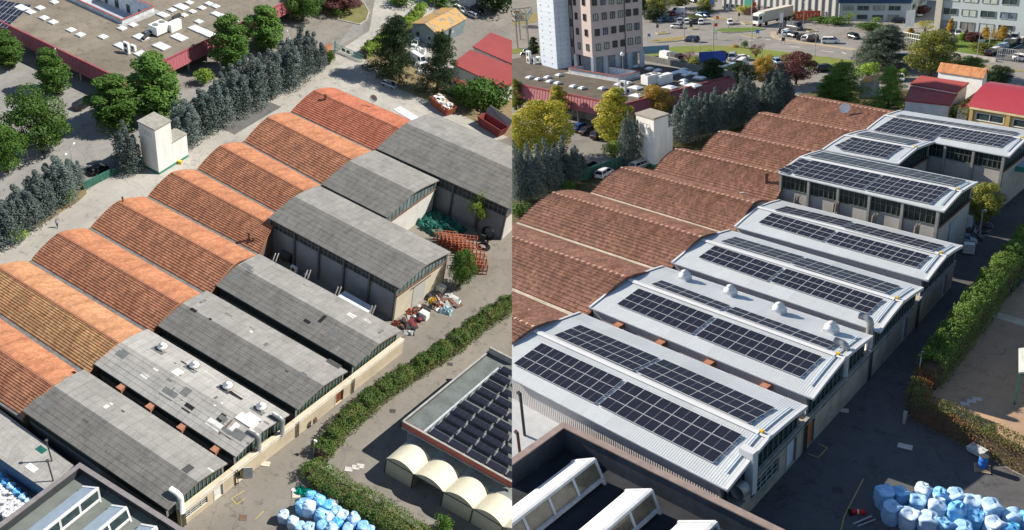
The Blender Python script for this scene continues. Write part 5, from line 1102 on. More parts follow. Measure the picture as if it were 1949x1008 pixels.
for (u, v, l) in ((663, 893, 'leftmost pale slab on the inner lane'), (676, 889.5, 'middle pale slab on the inner lane'), (685, 887, 'rightmost pale slab on the inner lane'), (621, 890, 'larger pale slab lying close to the hedge corner')): slab_thing(s, 'slab', l, 'slab', u, v, 1.1 if u > 630 else 1.5, .75 if u > 630 else .9, plain('pale_slab', (.5, .48, .44), .8), .5, .06, gp)
slab_thing(s, 'board', 'light broken board at the foot of the cream lane wall', 'board', 505, 883, 1.2, .8, plain('beige_board', (.5, .42, .32), .8), .5)
slab_thing(s, 'manhole', 'rusty manhole grate in the lane in front of the workshops', 'manhole', 462, 985, 1.0, .9, plain('rust_grate', (.16, .10, .07), .9), .6, .03)
for (u, v, l) in ((747, 782, 'dark drain cover in the inner lane near the hedge'), (856, 693, 'dark drain cover in the inner lane further up')): slab_thing(s, 'drain_cover', l, 'drain cover', u, v, .9, .7, darkpatch, .5, .02)
slab_thing(s, 'tarpaulin', 'white sheets spread on the ground above the topmost orange hall', 'tarpaulin', 777, 219, 7.5, 2.3, white, -.15, .1)
slab_thing(s, 'tarpaulin', 'second white sheet spread right of the first one', 'tarpaulin', 789, 226, 3.4, 1.6, white, -.1, .12)

# hedges along the lane
leafHg2 = leaf_mat('leaves_hedge_green', (.06, .13, .025), (.13, .21, .045), (.17, .2, .05))
def pts_h(s, L): return [(at(s, u, v).x, at(s, u, v).y) for u, v in L]
hedge(s, 'hedge', 'long green hedge between the lane and the solar hall of the old yard', pts_h(s, [(607, 872), (650, 822), (720, 760), (800, 706), (860, 668), (920, 618), (990, 575)]), 2.9, [2.0, 2.7, 2.9, 2.9, 3.1, 2.7, 2.7], leafHg2, M_BARK, 30, .42, .45)
hedge(s, 'hedge', 'clipped hedge arm running down to the bottom border of the old yard', pts_h(s, [(590, 890), (600, 910), (650, 944), (700, 972), (760, 1010), (830, 1060)]), 3.9, [2.0, 2.5, 2.5, 2.5, 2.5, 2.5], leafHg2, M_BARK, 30, .36, .2, seed=8)
hedge(s, 'hedge', 'lime green laurel hedge beside the road at the top of the old yard', pts_h(s, [(692, 110), (735, 80), (770, 60), (790, 38), (803, 22)]), 2.6, 2.8, leafL, M_BARK, 20, .6, .35, seed=9)
m = MB(); c = at(s, 597, 862); m.tube([(c.x, c.y, 0), (c.x, c.y, 3.0)], .09, 8); t = empty(s, 'post', 'white post with a small camera head at the hedge corner', 'post', c); part(t, 'pole', m, white); m = MB(); m.box((c.x+.15, c.y, 3.0), (.5, .25, .25)); part(t, 'camera_head', m, white)

# trees
T = 'trees round the old yard'
for (k, mt, u, vb, vt, w, l) in (('oval', leafG, 17, 128, 55, 52, 'green tree at the left border before the crimson eaves'), ('oval', leafG, 108, 178, 98, 50, 'slim green tree between the crimson eaves and the car park'), ('oval', leafG, 224, 245, 147, 76, 'green tree right of the black car of the old car park'), ('oval', leafG, 300, 225, 110, 82, 'broad green tree at the corner of the crimson eaves'), ('oval', leafG, 440, 135, 28, 62, 'tall green tree standing by the far end of the eave'), ('round', leafG, 82, 290, 180, 96, 'big light green tree left of the double lamp'), ('round', leafG, 14, 328, 228, 66, 'green tree at the left border below the car park'), ('oval', leafG, 505, 95, 12, 62, 'dark green tree above the blue-grey cypresses'), ('round', leafG, 576, 40, -25, 62, 'green tree at the top border above the paved yard'), ('round', leafP, 640, 15, -40, 90, 'dark purple tree at the top border by the road island')):
    plant(s, k, mt, u, vb, vt, w, l, group=T)
for (u, vb, vt, w, l) in ((744, 146, 34, 80, 'large dark conifer left of the parked silver car'), (831, 176, 64, 72, 'large dark conifer right of the parked silver car')): plant(s, 'cedar', leafD, u, vb, vt, w, l, 'conifer', 'large dark conifers of the old yard', 'conifer')
cyp = [(10, 458, 372, 62), (45, 432, 350, 58), (82, 405, 320, 58), (118, 378, 298, 60), (141, 352, 300, 40), (245, 322, 228, 48), (350, 272, 192, 58), (383, 250, 168, 60), (412, 232, 150, 62), (445, 214, 128, 62), (478, 196, 110, 60), (508, 180, 98, 58), (540, 164, 78, 60), (570, 148, 45, 54), (594, 132, 60, 44)]
lc = ['at the very left border', 'second from the left border', 'in the middle of the left group', 'tallest of the left group', 'small, at the right end of the left group', 'close to the left of the white tower', 'just right of the white tower', 'second right of the white tower', 'third right of the white tower', 'beside the tall lamp of the old row', 'above the dark asphalt patch', 'in the middle of the upper row', 'left of the tallest upper one', 'tallest of the upper row', 'last of the row, by the orange gatehouse box']
for (u, vb, vt, w), l in zip(cyp, lc): plant(s, 'cypress', leafBlue, u, vb, vt, w*1.0, 'blue-grey cypress '+l+', old yard', 'conifer', 'blue-grey cypresses of the old yard', 'cypress')
for (u, vb, vt, w, mt, l) in ((873, 545, 478, 52, leafG, 'green bush at the corner of the tall grey hall'), (905, 440, 372, 46, leafL, 'small light green tree in the court of the old yard')): plant(s, 'airy' if u > 900 else 'round', mt, u, vb, vt, w, l, group=T)
for (u, vb, vt, w, mt, l) in ((900, 205, 155, 60, leafG, 'dark shrub right of the tall dark conifer'), (935, 200, 155, 66, leafG, 'broad shrub above the red skip'), (876, 195, 160, 40, leafG, 'shrub behind the orange skip'), (843, 1012, 985, 34, leafG, 'small shrub at the bottom border by the tents'), (655, 18, 0, 22, leafD, 'bluish shrub on the road island'), (672, 12, -4, 22, leafG, 'round shrub on the road island'), (640, 30, 15, 30, leafG, 'low shrub at the left of the island'), (388, 160, 128, 26, leafL, 'small bush by the blue bin'), (625, 122, 95, 18, leafG, 'ivy bush on the gatehouse box'), (30, 455, 430, 30, leafL, 'low bush at the foot of the left cypresses'), (130, 385, 362, 30, leafL, 'low bush at the end of the left cypresses'), (760, 10, -14, 40, leafG, 'bush at the top border behind the lime hedge'), (830, 5, -20, 60, leafG, 'bush at the top border above the lichen shed'), (940, 20, -40, 90, leafD, 'dark bush mass at the top right of the old yard')):
    plant(s, 'shrub', mt, u, vb, vt, w, l+', old yard', 'shrub', 'shrubs of the old yard', 'shrub')

# cars, lamps, person
car(s, 'suv', 158, 203, (190, 185), 'black', 'black car with a pale windscreen parked under the crimson eaves')
car(s, 'hatch', 187, 326, (240, 300), 'black', 'black hatchback behind the green screen fence'); car(s, 'hatch', 740, 164, (800, 188), 'silver', 'silver hatchback parked below the big dark conifers')
car(s, 'hatch', 873, 20, (905, 35), 'white', 'white car behind the lichen shed'); car(s, 'hatch', 897, 31, (870, 18), 'silver', 'silver car nearest to the lichen shed'); car(s, 'suv', 908, 24, (940, 40), 'black', 'black car in the tree shade behind the lichen shed')
car(s, 'hatch', 86, 172, (110, 160), 'black', 'dark car half hidden under the slim green tree'); car(s, 'van', 795, 118, (830, 140), 'white', 'white van between the two dark conifers'); car(s, 'hatch', 790, 84, (780, 100), 'white', 'white car with a red stripe near the lichen shed')
lamp(s, 54, 305, 215, (80, 222), 'lamp post in front of the big light green tree'); lamp(s, 420, 138, 62, (450, 60), 'lamp post between cypresses and crimson eaves'); lamp(s, 117, 150, 96, (88, 90), 'lamp post standing under the crimson eaves'); lamp(s, 145, 350, 285, (180, 300), 'double headed lamp among the left cypresses', 'curve', True); lamp(s, 184, 300, 225+30, (200, 300), 'short lamp', 'curve') if False else None
lamp(s, 548, 130, 68, (530, 62), 'curved lamp above the upper cypresses', 'curve', True)
def signboard(s, label, u, v, h, w, hh, mat, rz):
    c = at(s, u, v); t = empty(s, 'sign', label, 'sign', c, rz)
    for x in (-w*.42, w*.42): m = MB(); m.tube([(x, 0, 0), (x, 0, h)], .07, 6); part(t, 'post', m, M_GALV, local=True)
    m = MB(); m.box((0, -.08, h-hh/2), (w, .08, hh)); part(t, 'board', m, mat, local=True); return t
signboard(s, 'teal direction board on two posts at the top of the old yard', 812, 16, 3.6, 5.0, .9, plain('teal_board', (.05, .28, .24), .5), 1.0)
def person(s, u, v, label, cols, rz=0, k=1.0):
    c = at(s, u, v); bm_pts = [((0, 0, .95), .15), ((0, 0, 1.15), .13), ((.01, 0, 1.38), .155), ((.02, 0, 1.5), .06), ((.03, 0, 1.58), .075), ((.04, 0, 1.68), .105), ((.03, 0, 1.76), .07), ((.02, .19, 1.4), .07), ((.08, .25, 1.15), .05), ((.24, .24, .98), .04), ((.3, .23, .9), .045), ((.02, -.19, 1.4), .07), ((-.08, -.25, 1.15), .05), ((-.02, -.25, .9), .04), ((.0, -.25, .8), .045), ((.02, .1, .88), .11), ((.2, .1, .5), .075), ((.16, .1, .09), .05), ((.3, .1, .04), .045), ((-.02, -.1, .88), .11), ((-.1, -.1, .48), .075), ((-.34, -.1, .12), .05), ((-.24, -.1, .03), .045)]
    ed = [(0, 1), (1, 2), (2, 3), (3, 4), (4, 5), (5, 6), (2, 7), (7, 8), (8, 9), (9, 10), (2, 11), (11, 12), (12, 13), (13, 14), (0, 15), (15, 16), (16, 17), (17, 18), (0, 19), (19, 20), (20, 21), (21, 22)]
    me = bpy.data.meshes.new('person'); me.from_pydata([p for p, _ in bm_pts], ed, []); o = bpy.data.objects.new('person_body', me); COL[s].objects.link(o); md = o.modifiers.new('skin', 'SKIN'); md.use_smooth_shade = True; o.modifiers.new('sub', 'SUBSURF').levels = 1
    for i, (p, r) in enumerate(bm_pts): me.skin_vertices[0].data[i].radius = (r, r); me.skin_vertices[0].data[i].use_root = (i == 0)
    dg = bpy.context.evaluated_depsgraph_get(); me2 = bpy.data.meshes.new_from_object(o.evaluated_get(dg)); bpy.data.objects.remove(o)
    me2.materials.clear()
    for m_ in cols: me2.materials.append(m_)
    for p in me2.polygons:
        z = p.center.z; y = abs(p.center.y); p.material_index = 0 if z > 1.5 or (z < 1.02 and y > .2) else (1 if z > .95 else (2 if z > .1 else 3)); p.use_smooth = True
    o = bpy.data.objects.new('person', me2); COL[s].objects.link(o); o.matrix_world = SITE[s][0] @ Matrix.Translation(c) @ Matrix.Rotation(rz, 4, 'Z') @ Matrix.Scale(k, 4); o['label'] = label; o['category'] = 'person'
    hm = MB(); hm.lathe((.03, 0, 1.66), [(.11, 0), (.118, .06), (.1, .12), (.03, .155)], 10); h = bpy.data.objects.new('hair', hm.mesh('hair', [plain('dark_hair', (.03, .02, .015), .8)], smooth=True)); COL[s].objects.link(h); h.parent = o
    return o
person(s, 109, 433, 'person in a pale top and dark trousers walking along the old yard', [plain('skin', (.45, .27, .19), .6), plain('lilac_shirt', (.45, .42, .55), .8), plain('dark_trousers', (.02, .025, .05), .8), M_TYRE], 2.2, 1.0)

# skips, debris
def skip(s, label, u, v, mat, rz, lid=False, fill=True, k=1.0):
    c = at(s, u, v); t = empty(s, 'skip', label, 'skip', c, rz, sc_=(k, k, k)); L, W, H = 3.1, 1.2, 1.9; m = MB()
    b = [(-L+.5, -W*.9, .2), (L-.5, -W*.9, .2), (L-.5, W*.9, .2), (-L+.5, W*.9, .2)]; tp = [(-L, -W, H), (L, -W, H), (L, W, H), (-L, W, H)]; bi = [(x*.97, y*.93, .35) for x, y, _ in b]; ti = [(x*.97, y*.93, H) for x, y, _ in tp]
    m.hexa(b, tp, cap=False); m.face(b[::-1]); m.face(bi)
    for i in range(4): j = (i+1) % 4; m.face([bi[i], ti[i], ti[j], bi[j]]); m.face([tp[i], tp[j], ti[j], ti[i]])
    part(t, 'body', m, mat, local=True); m = MB()
    for i in range(7):
        x = -L+.7+i*(2*L-1.4)/6
        for sy in (-1, 1): m.beam((x*.93, sy*W*.93, .25), (x, sy*(W+.05), H), .12)
    for sy in (-1, 1): m.beam((-L, sy*W, H), (L, sy*W, H), .16)
    part(t, 'ribs', m, mat, local=True)
    if lid: m = MB(); m.hexa([(-L, W, H), (L, W, H), (L, W+.1, H), (-L, W+.1, H)], [(-L, W+.9, H+1.5), (L, W+.9, H+1.2), (L, W+1, H+1.2), (-L, W+1, H+1.5)]); part(t, 'lid', m, plain('lid_grey', (.22, .2, .18), .8), local=True)
    if fill:
        r = random.Random(4); 
        m = MB()
        for i in range(40):
            p = (r.uniform(-L*.8, L*.8), r.uniform(-W*.7, W*.7), H+r.uniform(-.5, .35)); m.box(p, (r.uniform(.4, 1.4), r.uniform(.3, .8), r.uniform(.05, .4)), r.uniform(0, 3), 0 if i % 3 else 1)
        q = at('A', u, v); o = single(s, 'rubble', m, [white, woodg], 'pale rubble and boards heaped in the orange skip', 'rubble', (q.x, q.y, 0), rz, local=True, sc_=(k, k, k)); o['kind'] = 'stuff'
    return t
skip(s, 'rusty orange skip heaped with white rubble', 841, 208, plain('skip_orange', (.33, .09, .045), .7, var=.25), -.28+.0, k=1.1)
skip(s, 'dark red skip with an open lid at the seam of the photo', 935, 247, plain('skip_red', (.22, .045, .045), .7), -.2, lid=True, fill=False, k=1.2)
def clutter(s, area, n, kinds, seed, group, lab, smin=.3, smax=1.1):
    r = random.Random(seed); P = [at(s, *q) for q in area]
    for i in range(n):
        f, g = r.random(), r.random(); p = (P[0].lerp(P[1], f)).lerp(P[3].lerp(P[2], f), g); k = r.choice(kinds); sz = r.uniform(smin, smax); m = MB(); rz = r.uniform(0, 3.1)
        if k == 'box': m.box((0, 0, sz*.35), (sz, sz*.7, sz*.7)); nm, ct = 'crate', 'crate'
        elif k == 'bar': a = r.uniform(.1, .7); m.beam((-sz, 0, .05), (sz, 0, a*sz*1.5), .1); m.beam((-sz*.8, .2, .1), (sz*.7, -.3, a*sz), .08); nm, ct = 'scrap_bars', 'scrap'
        elif k == 'sheet': m.hexa([(-sz, -sz*.6, 0), (sz, -sz*.6, .1), (sz, sz*.6, .4), (-sz, sz*.6, .2)], [(-sz, -sz*.6, .06), (sz, -sz*.6, .16), (sz*.9, sz*.6, .46), (-sz, sz*.5, .3)]); nm, ct = 'scrap_sheet', 'scrap'
        else: m.lathe((0, 0, 0), [(sz*.35, 0), (sz*.42, sz*.2), (sz*.4, sz*.7), (sz*.15, sz*.8)], 12); nm, ct = 'tub', 'tub'
        mt, cn = r.choice(lab); single(s, nm, m, mt, cn+' '+{'box': 'broken box', 'bar': 'bent bars', 'sheet': 'bent sheet', 'tub': 'tub'}[k]+' in the '+('old' if s == 'A' else 'renewed')+' yard scrap heap', ct, p, rz, group, local=True)
darkm = plain('black_scrap', (.03, .03, .032), .7)
clutter(s, ((757, 620), (822, 560), (838, 572), (776, 640)), 46, ['box', 'bar', 'sheet', 'tub'], 3, 'scrap heaped by the gable of the old tall hall', [(darkm, 'black'), (darkm, 'black'), (darkm, 'black'), (M_GALV, 'grey'), (plain('dark_red_scrap', (.16, .02, .03), .6), 'dark red'), (rust, 'rusty')], .5, 1.3)
clutter(s, ((822, 590), (842, 545), (872, 575), (850, 595)), 22, ['bar', 'sheet'], 6, 'scrap heaped by the gable of the old tall hall', [(M_GALV, 'grey'), (plain('grey_scrap', (.3, .3, .3), .6), 'pale grey'), (rust, 'rusty')], .5, 1.4)
for (u, v, mt, l, k) in ((784, 597, orange, 'bright orange bundle in the scrap heap', 2.0), (806, 604, white, 'white box on the scrap heap, largest of it', 0), (822, 574, yellow, 'yellow basin lying on the scrap heap', 1.6), (836, 584, orange, 'orange basin lying right of the yellow one', 1.5), (848, 592, plain('pale_blue_sheet', (.3, .42, .48), .6), 'pale blue sheet at the outer edge of the scrap', 2.2), (752, 617, orange, 'orange and white rags at the foot of the hall corner', 1.1), (838, 553, white, 'small white cooler leaning on the scrap heap', 0)):
    if k: crumple(s, 'bundle', l, 'bundle', u, v, k, k*.8, .9, mt, int(u))
    else: c = at(s, u, v); m = MB(); m.hexa([(c.x-.8, c.y-.6, 0), (c.x+.8, c.y-.6, 0), (c.x+.8, c.y+.6, 0), (c.x-.8, c.y+.6, 0)], [(c.x-.75, c.y-.55, 1.3), (c.x+.75, c.y-.55, 1.3), (c.x+.75, c.y+.55, 1.3), (c.x-.75, c.y+.55, 1.3)]); single(s, 'appliance', m, white, l, 'appliance', (c.x, c.y, 0))
# court: green netting, orange racks, coiled tubes
for k, (u, v, w, l, sd) in enumerate(((808, 425, 5.5, 3.5, 1), (822, 437, 4.0, 3.2, 2), (835, 420, 7, 4.0, 3), (855, 430, 6.5, 3.6, 4))): crumple(s, 'netting', 'heap of teal netting %s of the old court' % ['at the left', 'at the front', 'at the back', 'at the right'][k], 'netting', u, v, w, l, 1.3, tealp, sd, -.1)
def rack(s, u, v, label, L=4.4, H=2.3, rz=0.55):
    c = at(s, u, v); m = MB()
    for y in (0, .9):
        for k in range(7): x = -L/2+k*L/6; m.beam((x, y, 0), (x, y, H), .1)
        for z in (.1, H/2, H): m.beam((-L/2, y, z), (L/2, y, z), .1)
    for k in range(7): x = -L/2+k*L/6; m.beam((x, 0, H), (x, .9, H), .08); m.beam((x, 0, 0), (x, .9, H), .07)
    return single(s, 'metal_rack', m, orange, label, 'rack', c, rz, 'orange metal racks stored behind the tall hall', local=True)
rl = ['first', 'second', 'third', 'fourth', 'fifth', 'sixth', 'seventh', 'eighth', 'ninth', 'tenth', 'eleventh']
for k, (u, v) in enumerate([(845, 462), (853, 467), (861, 472), (869, 477), (877, 482), (884, 470), (891, 488), (897, 498), (901, 508), (892, 513), (903, 520)]): rack(s, u, v, '%s orange rack counted from the netting towards the open lane' % rl[k])
def coil(s, u, v, r_, label, lean=0, mat=None):
    c = at(s, u, v); m = MB()
    for k in range(5): rr = r_*(1-.07*k); m.tube([(math.cos(a*.3927)*rr, k*.12+lean*(1+math.sin(a*.3927))*rr*.3, r_*1.02+math.sin(a*.3927)*rr) if lean is not None else (math.cos(a*.3927)*rr, math.sin(a*.3927)*rr, .1+k*.1) for a in range(17)], .07, 6, cap=False)
    return single(s, 'tube_coil', m, mat or plain('black_tube', (.02, .02, .02), .5), label, 'coil', c, -.1, local=True)
coil(s, 925, 456, 1.5, 'black tube coil leaning on the court wall of the old yard', .3); coil(s, 920, 470, 1.3, 'black tube coil lying flat in the old court', None)
slab_thing(s, 'board', 'dark board on end beside the flat tube coil, old court', 'board', 914, 457, 1.8, .2, steel, .2, 1.5)
c1 = at(s, 648, 150, 0); c2 = at(s, 706, 132, 0); m = MB(); m.tube([Vector(c1)+Vector((0, 0, .1)), c1.lerp(c2, .35)+Vector((0, 0, .3)), c1.lerp(c2, .7)+Vector((0, 0, 1.2)), c2+Vector((0, 0, 3))], .07, 6); single(s, 'hose', m, plain('pale_hose', (.45, .45, .42), .7), 'pale hose hanging out of the dark conifer over the yard', 'hose', c1)
slab_thing(s, 'bin', 'blue bin on the grass strip below the crimson eaves', 'bin', 383, 157, 1.6, 1.2, bluep, .4, 1.1)
slab_thing(s, 'bin', 'yellow bin at the foot of the white tower', 'bin', 342, 311, .7, .6, yellow, .4, .7)
for (u, v, l, mt) in ((800, 128, 'first', white), (806, 140, 'second', white), (785, 110, 'third', M_PAINT['silver']), (812, 133, 'fourth', rust), (797, 100, 'fifth', whitew)): crumple(s, 'covered_scrap', '%s covered lump of the pile between the dark conifers' % l, 'scrap', u, v, 3.4, 2.4, 1.6, mt, int(u+v))
for (u, v, w_, l_, h_, mt, l) in ((888, 8, 5, 2.6, 3, plain('grey_box', (.5, .52, .55), .6), 'pale box body standing behind the lichen shed'), (902, 4, 4, 2.4, 3.0, white, 'white box body at the top border, old yard')): slab_thing(s, 'container', l, 'container', u, v, w_, l_, mt, .5, h_)
# gable details on the lane
for (u, v, hh_, l) in ((598, 800, .9, 'rusty red meter box on the cream lane wall'), ):
    c = at(s, u, v, 1.3); m = MB(); m.box((c.x+.1, c.y, 1.4), (.25, .6, 1.0)); single(s, 'meter_box', m, rust, l, 'meter box', (c.x, c.y, .9))
# ================================================================== THE RENEWED YARD (autumn)
s = 'B'; rngB = random.Random(9)
laneB = ground_mat('lane_asphalt', (.105, .108, .115), (.13, .13, .132), (.07, .072, .078), .09, .8)
roadB = ground_mat('road_asphalt', (.30, .285, .265), (.27, .26, .245), (.235, .225, .21), .03, .5, False)
innerB = ground_mat('inner_lane_glow_concrete', (.52, .35, .23), (.44, .30, .20), (.32, .24, .17), .08, .7)  # warm concrete, with missing sunlight and bounce put into its base colour
pathB = ground_mat('car_park_asphalt', (.26, .25, .235), (.23, .225, .21), (.19, .185, .175), .05, .6)
lawn = ground_mat('lawn', (.15, .23, .04), (.24, .25, .07), (.28, .25, .09), .08, .5, False); lawn2 = ground_mat('green_lawn', (.10, .20, .03), (.16, .22, .05), (.2, .2, .07), .1, .6, False); dryl = ground_mat('dry_island', (.33, .27, .12), (.28, .24, .10), (.2, .18, .08), .3, 1, False)
plain_ground(s, roadB, -420, -60, 60, 620)
sheet(s, 'yard_floor', [(900, 1200), (900, 430), (1180, 320), (1330, 270), (1480, 205), (1680, 215), (1960, 260), (2100, 380), (1960, 525), (1775, 690), (1725, 790), (1960, 915), (2100, 1000), (2000, 1300)], .03, laneB)
sheet(s, 'inner_lane', [(1752, 702), (1960, 530), (2150, 400), (2300, 700), (2100, 960), (1960, 880), (1740, 768)], .035, innerB)
sheet(s, 'car_park', [(900, 420), (900, 225), (1110, 205), (1270, 230), (1210, 330), (1050, 390)], .02, pathB)
ve = ground_mat('verge_B', (.13, .11, .06), (.10, .10, .04), (.2, .17, .08), .3, 1.2, False)
sheet(s, 'verge', [(900, 460), (1120, 372), (1250, 325), (1480, 222), (1465, 190), (1300, 240), (1220, 310), (1060, 345), (900, 400)], .045, ve)
sheet(s, 'verge', [(1500, 205), (1640, 215), (1720, 205), (1900, 225), (2000, 190), (1720, 170), (1600, 165), (1520, 180)], .045, ve)
sheet(s, 'lawn', [(1100, 128), (1160, 90), (1223, 93), (1290, 88), (1350, 86), (1400, 88), (1465, 95), (1531, 103), (1634, 116), (1596, 137), (1556, 135), (1525, 125), (1437, 114), (1358, 105), (1316, 98), (1259, 110), (1200, 115)], .05, lawn)
sheet(s, 'lawn', [(975, 48), (1030, 40), (1030, 26), (975, 20)], .05, dryl); sheet(s, 'lawn', [(900, 100), (1030, 88), (1032, 95), (900, 112)], .05, lawn)
def island(pxs, mat, lab, h=.16):
    c = at(s, *pxs[0]); m = MB(); m.prism([at(s, u, v)[:2] for u, v in pxs], 0, h); struct(s, 'traffic_island', m, mat)
    m = MB(); q = [at(s, u, v, h/2) for u, v in pxs]
    for i in range(len(q)): m.beam(q[i], q[(i+1) % len(q)], .3, h+.03)
    single(s, 'kerb', m, concrete, lab, 'kerb', c)
island([(1230, 79), (1245, 75), (1275, 71), (1305, 69), (1323, 70), (1312, 75), (1280, 78.5), (1250, 80.5)], dryl, 'kerb of the dry leaf-shaped island near the dark driving car')
island([(1354, 58.5), (1374, 54), (1405, 52.5), (1437, 52.3), (1456, 54), (1440, 58.5), (1405, 61), (1374, 61)], lawn2, 'kerb of the green oval island in front of the lorry')
island([(1345, 34), (1360, 32), (1404, 38), (1400, 40), (1360, 37)], dryl, 'kerb of the narrow island above the green oval one'); island([(1409, 67), (1420, 65), (1447, 70), (1440, 72)], dryl, 'kerb of the small wedge island right of the green oval one')
island([(1302, 53), (1320, 52), (1329, 54), (1318, 56)], dryl, 'kerb of the small island with a dark bollard'); island([(1248, 62), (1262, 59), (1274, 63), (1252, 65)], dryl, 'kerb of the small wedge island at the left of the road'); island([(1526, 55), (1545, 53.5), (1556, 59), (1540, 60.5)], dryl, 'kerb of the island between the grey van and the open car park')
island([(1410, 42), (1426, 41), (1430, 45), (1418, 46)], dryl, 'kerb of the tiny island below the lorry cab')
m = MB(); kp = [(1472, 60), (1472, 66), (1480, 72), (1500, 77), (1545, 83), (1600, 90), (1645, 97)]; kp = [at(s, u, v, .08) for u, v in kp]
for a, b in zip(kp, kp[1:]): m.beam(a, b, 1.6, .16)
single(s, 'kerb', m, plain('sandy_kerb', (.36, .31, .22), .9), 'long curved pale kerb round the row of parked cars', 'kerb', kp[0])
mk = plain('faded_white_line', (.5, .49, .47), .8); ml = MB()
for pts in (((1502, 87), (1522, 90)), ((1562, 96), (1586, 99)), ((1602, 99), (1610, 102)), ((1625, 103), (1640, 106)), ((1236, 112), (1236, 112.5)), ((1425, 76), (1434, 77.5)), ((1456, 74), (1466, 75.5))):
    a, b = [at(s, u, v, .03) for u, v in pts]; ml.beam(a, b, .5, .012)
struct(s, 'ground_marking', ml, mk)
yl = MB()
for a, b in (((1557, 843.5), (1574, 852)), ((1574, 852), (1557, 870.5)), ((1557, 870.5), (1537, 863)), ((1643, 911), (1620, 955)), ((1620, 955), (1606, 983)), ((1606, 983), (1600, 1010))): yl.beam(at(s, *a, .045), at(s, *b, .045), .09, .012)
struct(s, 'ground_marking', yl, plain('faded_yellow', (.42, .34, .12), .8))

tB = {'round': 1.8, 'step': .13, 'tile': [tile_mat('weathered_brown_tiles', (.20, .09, .064), (.06, .034, .03), (.33, .175, .125), (.12, .085, .065), .6)]*2, 'wall': concrete, 'gutter': plain('pale_gutter', (.44, .40, .33), .9, var=.3, scale=.8), 'ridge': plain('ridge_brick', (.28, .10, .06), .85), 'dots': plain('ridge_mortar', (.46, .34, .27), .85), 'flue': rust}
WL = [(-79.6, 39.5), (-80, 54.0), (-80.6, 67.8), (-80.2, 81.9), (-78.8, 94.1), (-78, 104.3), (-78.4, 115.7), (-79.3, 128.7), (-79.3, 141.5)]
WR = [(-54.6, 40.2), (-54.7, 54.1), (-54.8, 67.9), (-55.2, 80.9), (-57.2, 93.0), (-58.1, 103), (-58.1, 114.2), (-58.2, 126.2), (-58.4, 138.5)]
labW = ['small visible corner of brown tiled hall beside the white vent pipe', 'brown tiled hall cut by the seam, with broken ridge tiles at its right end', 'widest brown tiled hall, second from the seam, with a pale gutter in front', 'brown tiled hall in the middle, its ridge pointing at the third solar roof', 'brown tiled hall ending at the metal flue pipes', 'brown tiled hall right beside the white tower of the renewed yard', 'brown tiled hall second from the top in the renewed yard', 'topmost brown tiled hall with the white satellite dish behind it']
for i in range(8): tiled_hall(s, labW[i], (WL[i], WL[i+1], WR[i], WR[i+1]), 4.5, 6.6, tB, rngB, 'brown tiled vaulted halls of the renewed yard', ridge_dots=True)
metal = sheet_mat('white_blue_metal_roof', (.55, .59, .62), (.50, .545, .575), (.41, .455, .49), rib=.22, row=2.9, rough=.45, metal=.1, strength=.24, rowdark=.8, stain=.4)
ribwall = sheet_mat('ribbed_wall_sheet', (.60, .57, .56), (.56, .53, .52), (.44, .42, .41), rib=.24, row=30, rough=.6, strength=.5, rowdark=.9, stain=.4)
flash = plain('white_flashing', (.60, .62, .64), .4, .1, .05)
gB = {'roof': metal, 'wall': ribwall, 'clere': ribwall, 'glass': plain('dark_green_glazing', (.02, .05, .045), .15, var=.5, scale=1.5, spec=.5), 'bar': plain('grey_bar', (.13, .135, .13), .7), 'lane': plain('stained_lane_wall', (.40, .345, .26), .9, var=.3, scale=.5), 'coping': plain('grey_coping', (.30, .29, .27), .8, var=.3), 'pipe': steel, 'door_white': plain('pale_blue_door', (.62, .66, .70), .5), 'door_orange': plain('orange_door', (.52, .18, .05), .6), 'door_pale': plain('pale_blue_door', (.62, .66, .70), .5), 'dark': dark, 'winbar': plain('grey_lattice', (.42, .43, .42), .7), 'post': plain('grey_post', (.26, .26, .25), .9)}
gB5 = dict(gB); gB5['wall'] = plain('grey_render', (.34, .33, .31), .9, var=.18, scale=.3); gB5['clere'] = plain('dark_bar_window', (.02, .028, .026), .4, var=.4); gB5['bar'] = plain('window_bars', (.10, .12, .11), .6)
NQ = [((-54.6, 40.6), (-54.9, 53.6), (-27.9, 41.0), (-29.1, 53.7)), ((-54.9, 55.1), (-55.2, 67.4), (-29.3, 55.0), (-30.5, 67.3)), ((-55, 68.8), (-55.3, 80.2), (-30.4, 68.5), (-31.3, 79.2)), ((-55.4, 81.5), (-55.9, 92.1), (-31.7, 81.1), (-32.5, 91.3))]
bxB = lambda y: -28.8-(y-45.3)*.095
yb = [40.9, 54.3, 67.9, 80.2, 91.8]
lN = ['nearest solar-roofed workshop with four large arrays and a square white duct at its corner', 'solar-roofed workshop carrying four white roof fans and narrow upper arrays', 'third solar-roofed workshop with the steel elbow ducts at its lower gable', 'fourth solar-roofed workshop, next to the tall grey hall']
opB = [[(4.6, 9.3, .9, 2.5, 'win'), (10.6, 12.3, .1, 2.8, 'door_white')], [(.9, 2.2, .1, 2.6, 'door_orange')], [(8.6, 10, .1, 2.8, 'door_pale')], [(7.9, 9.4, .1, 2.8, 'door_pale')]]
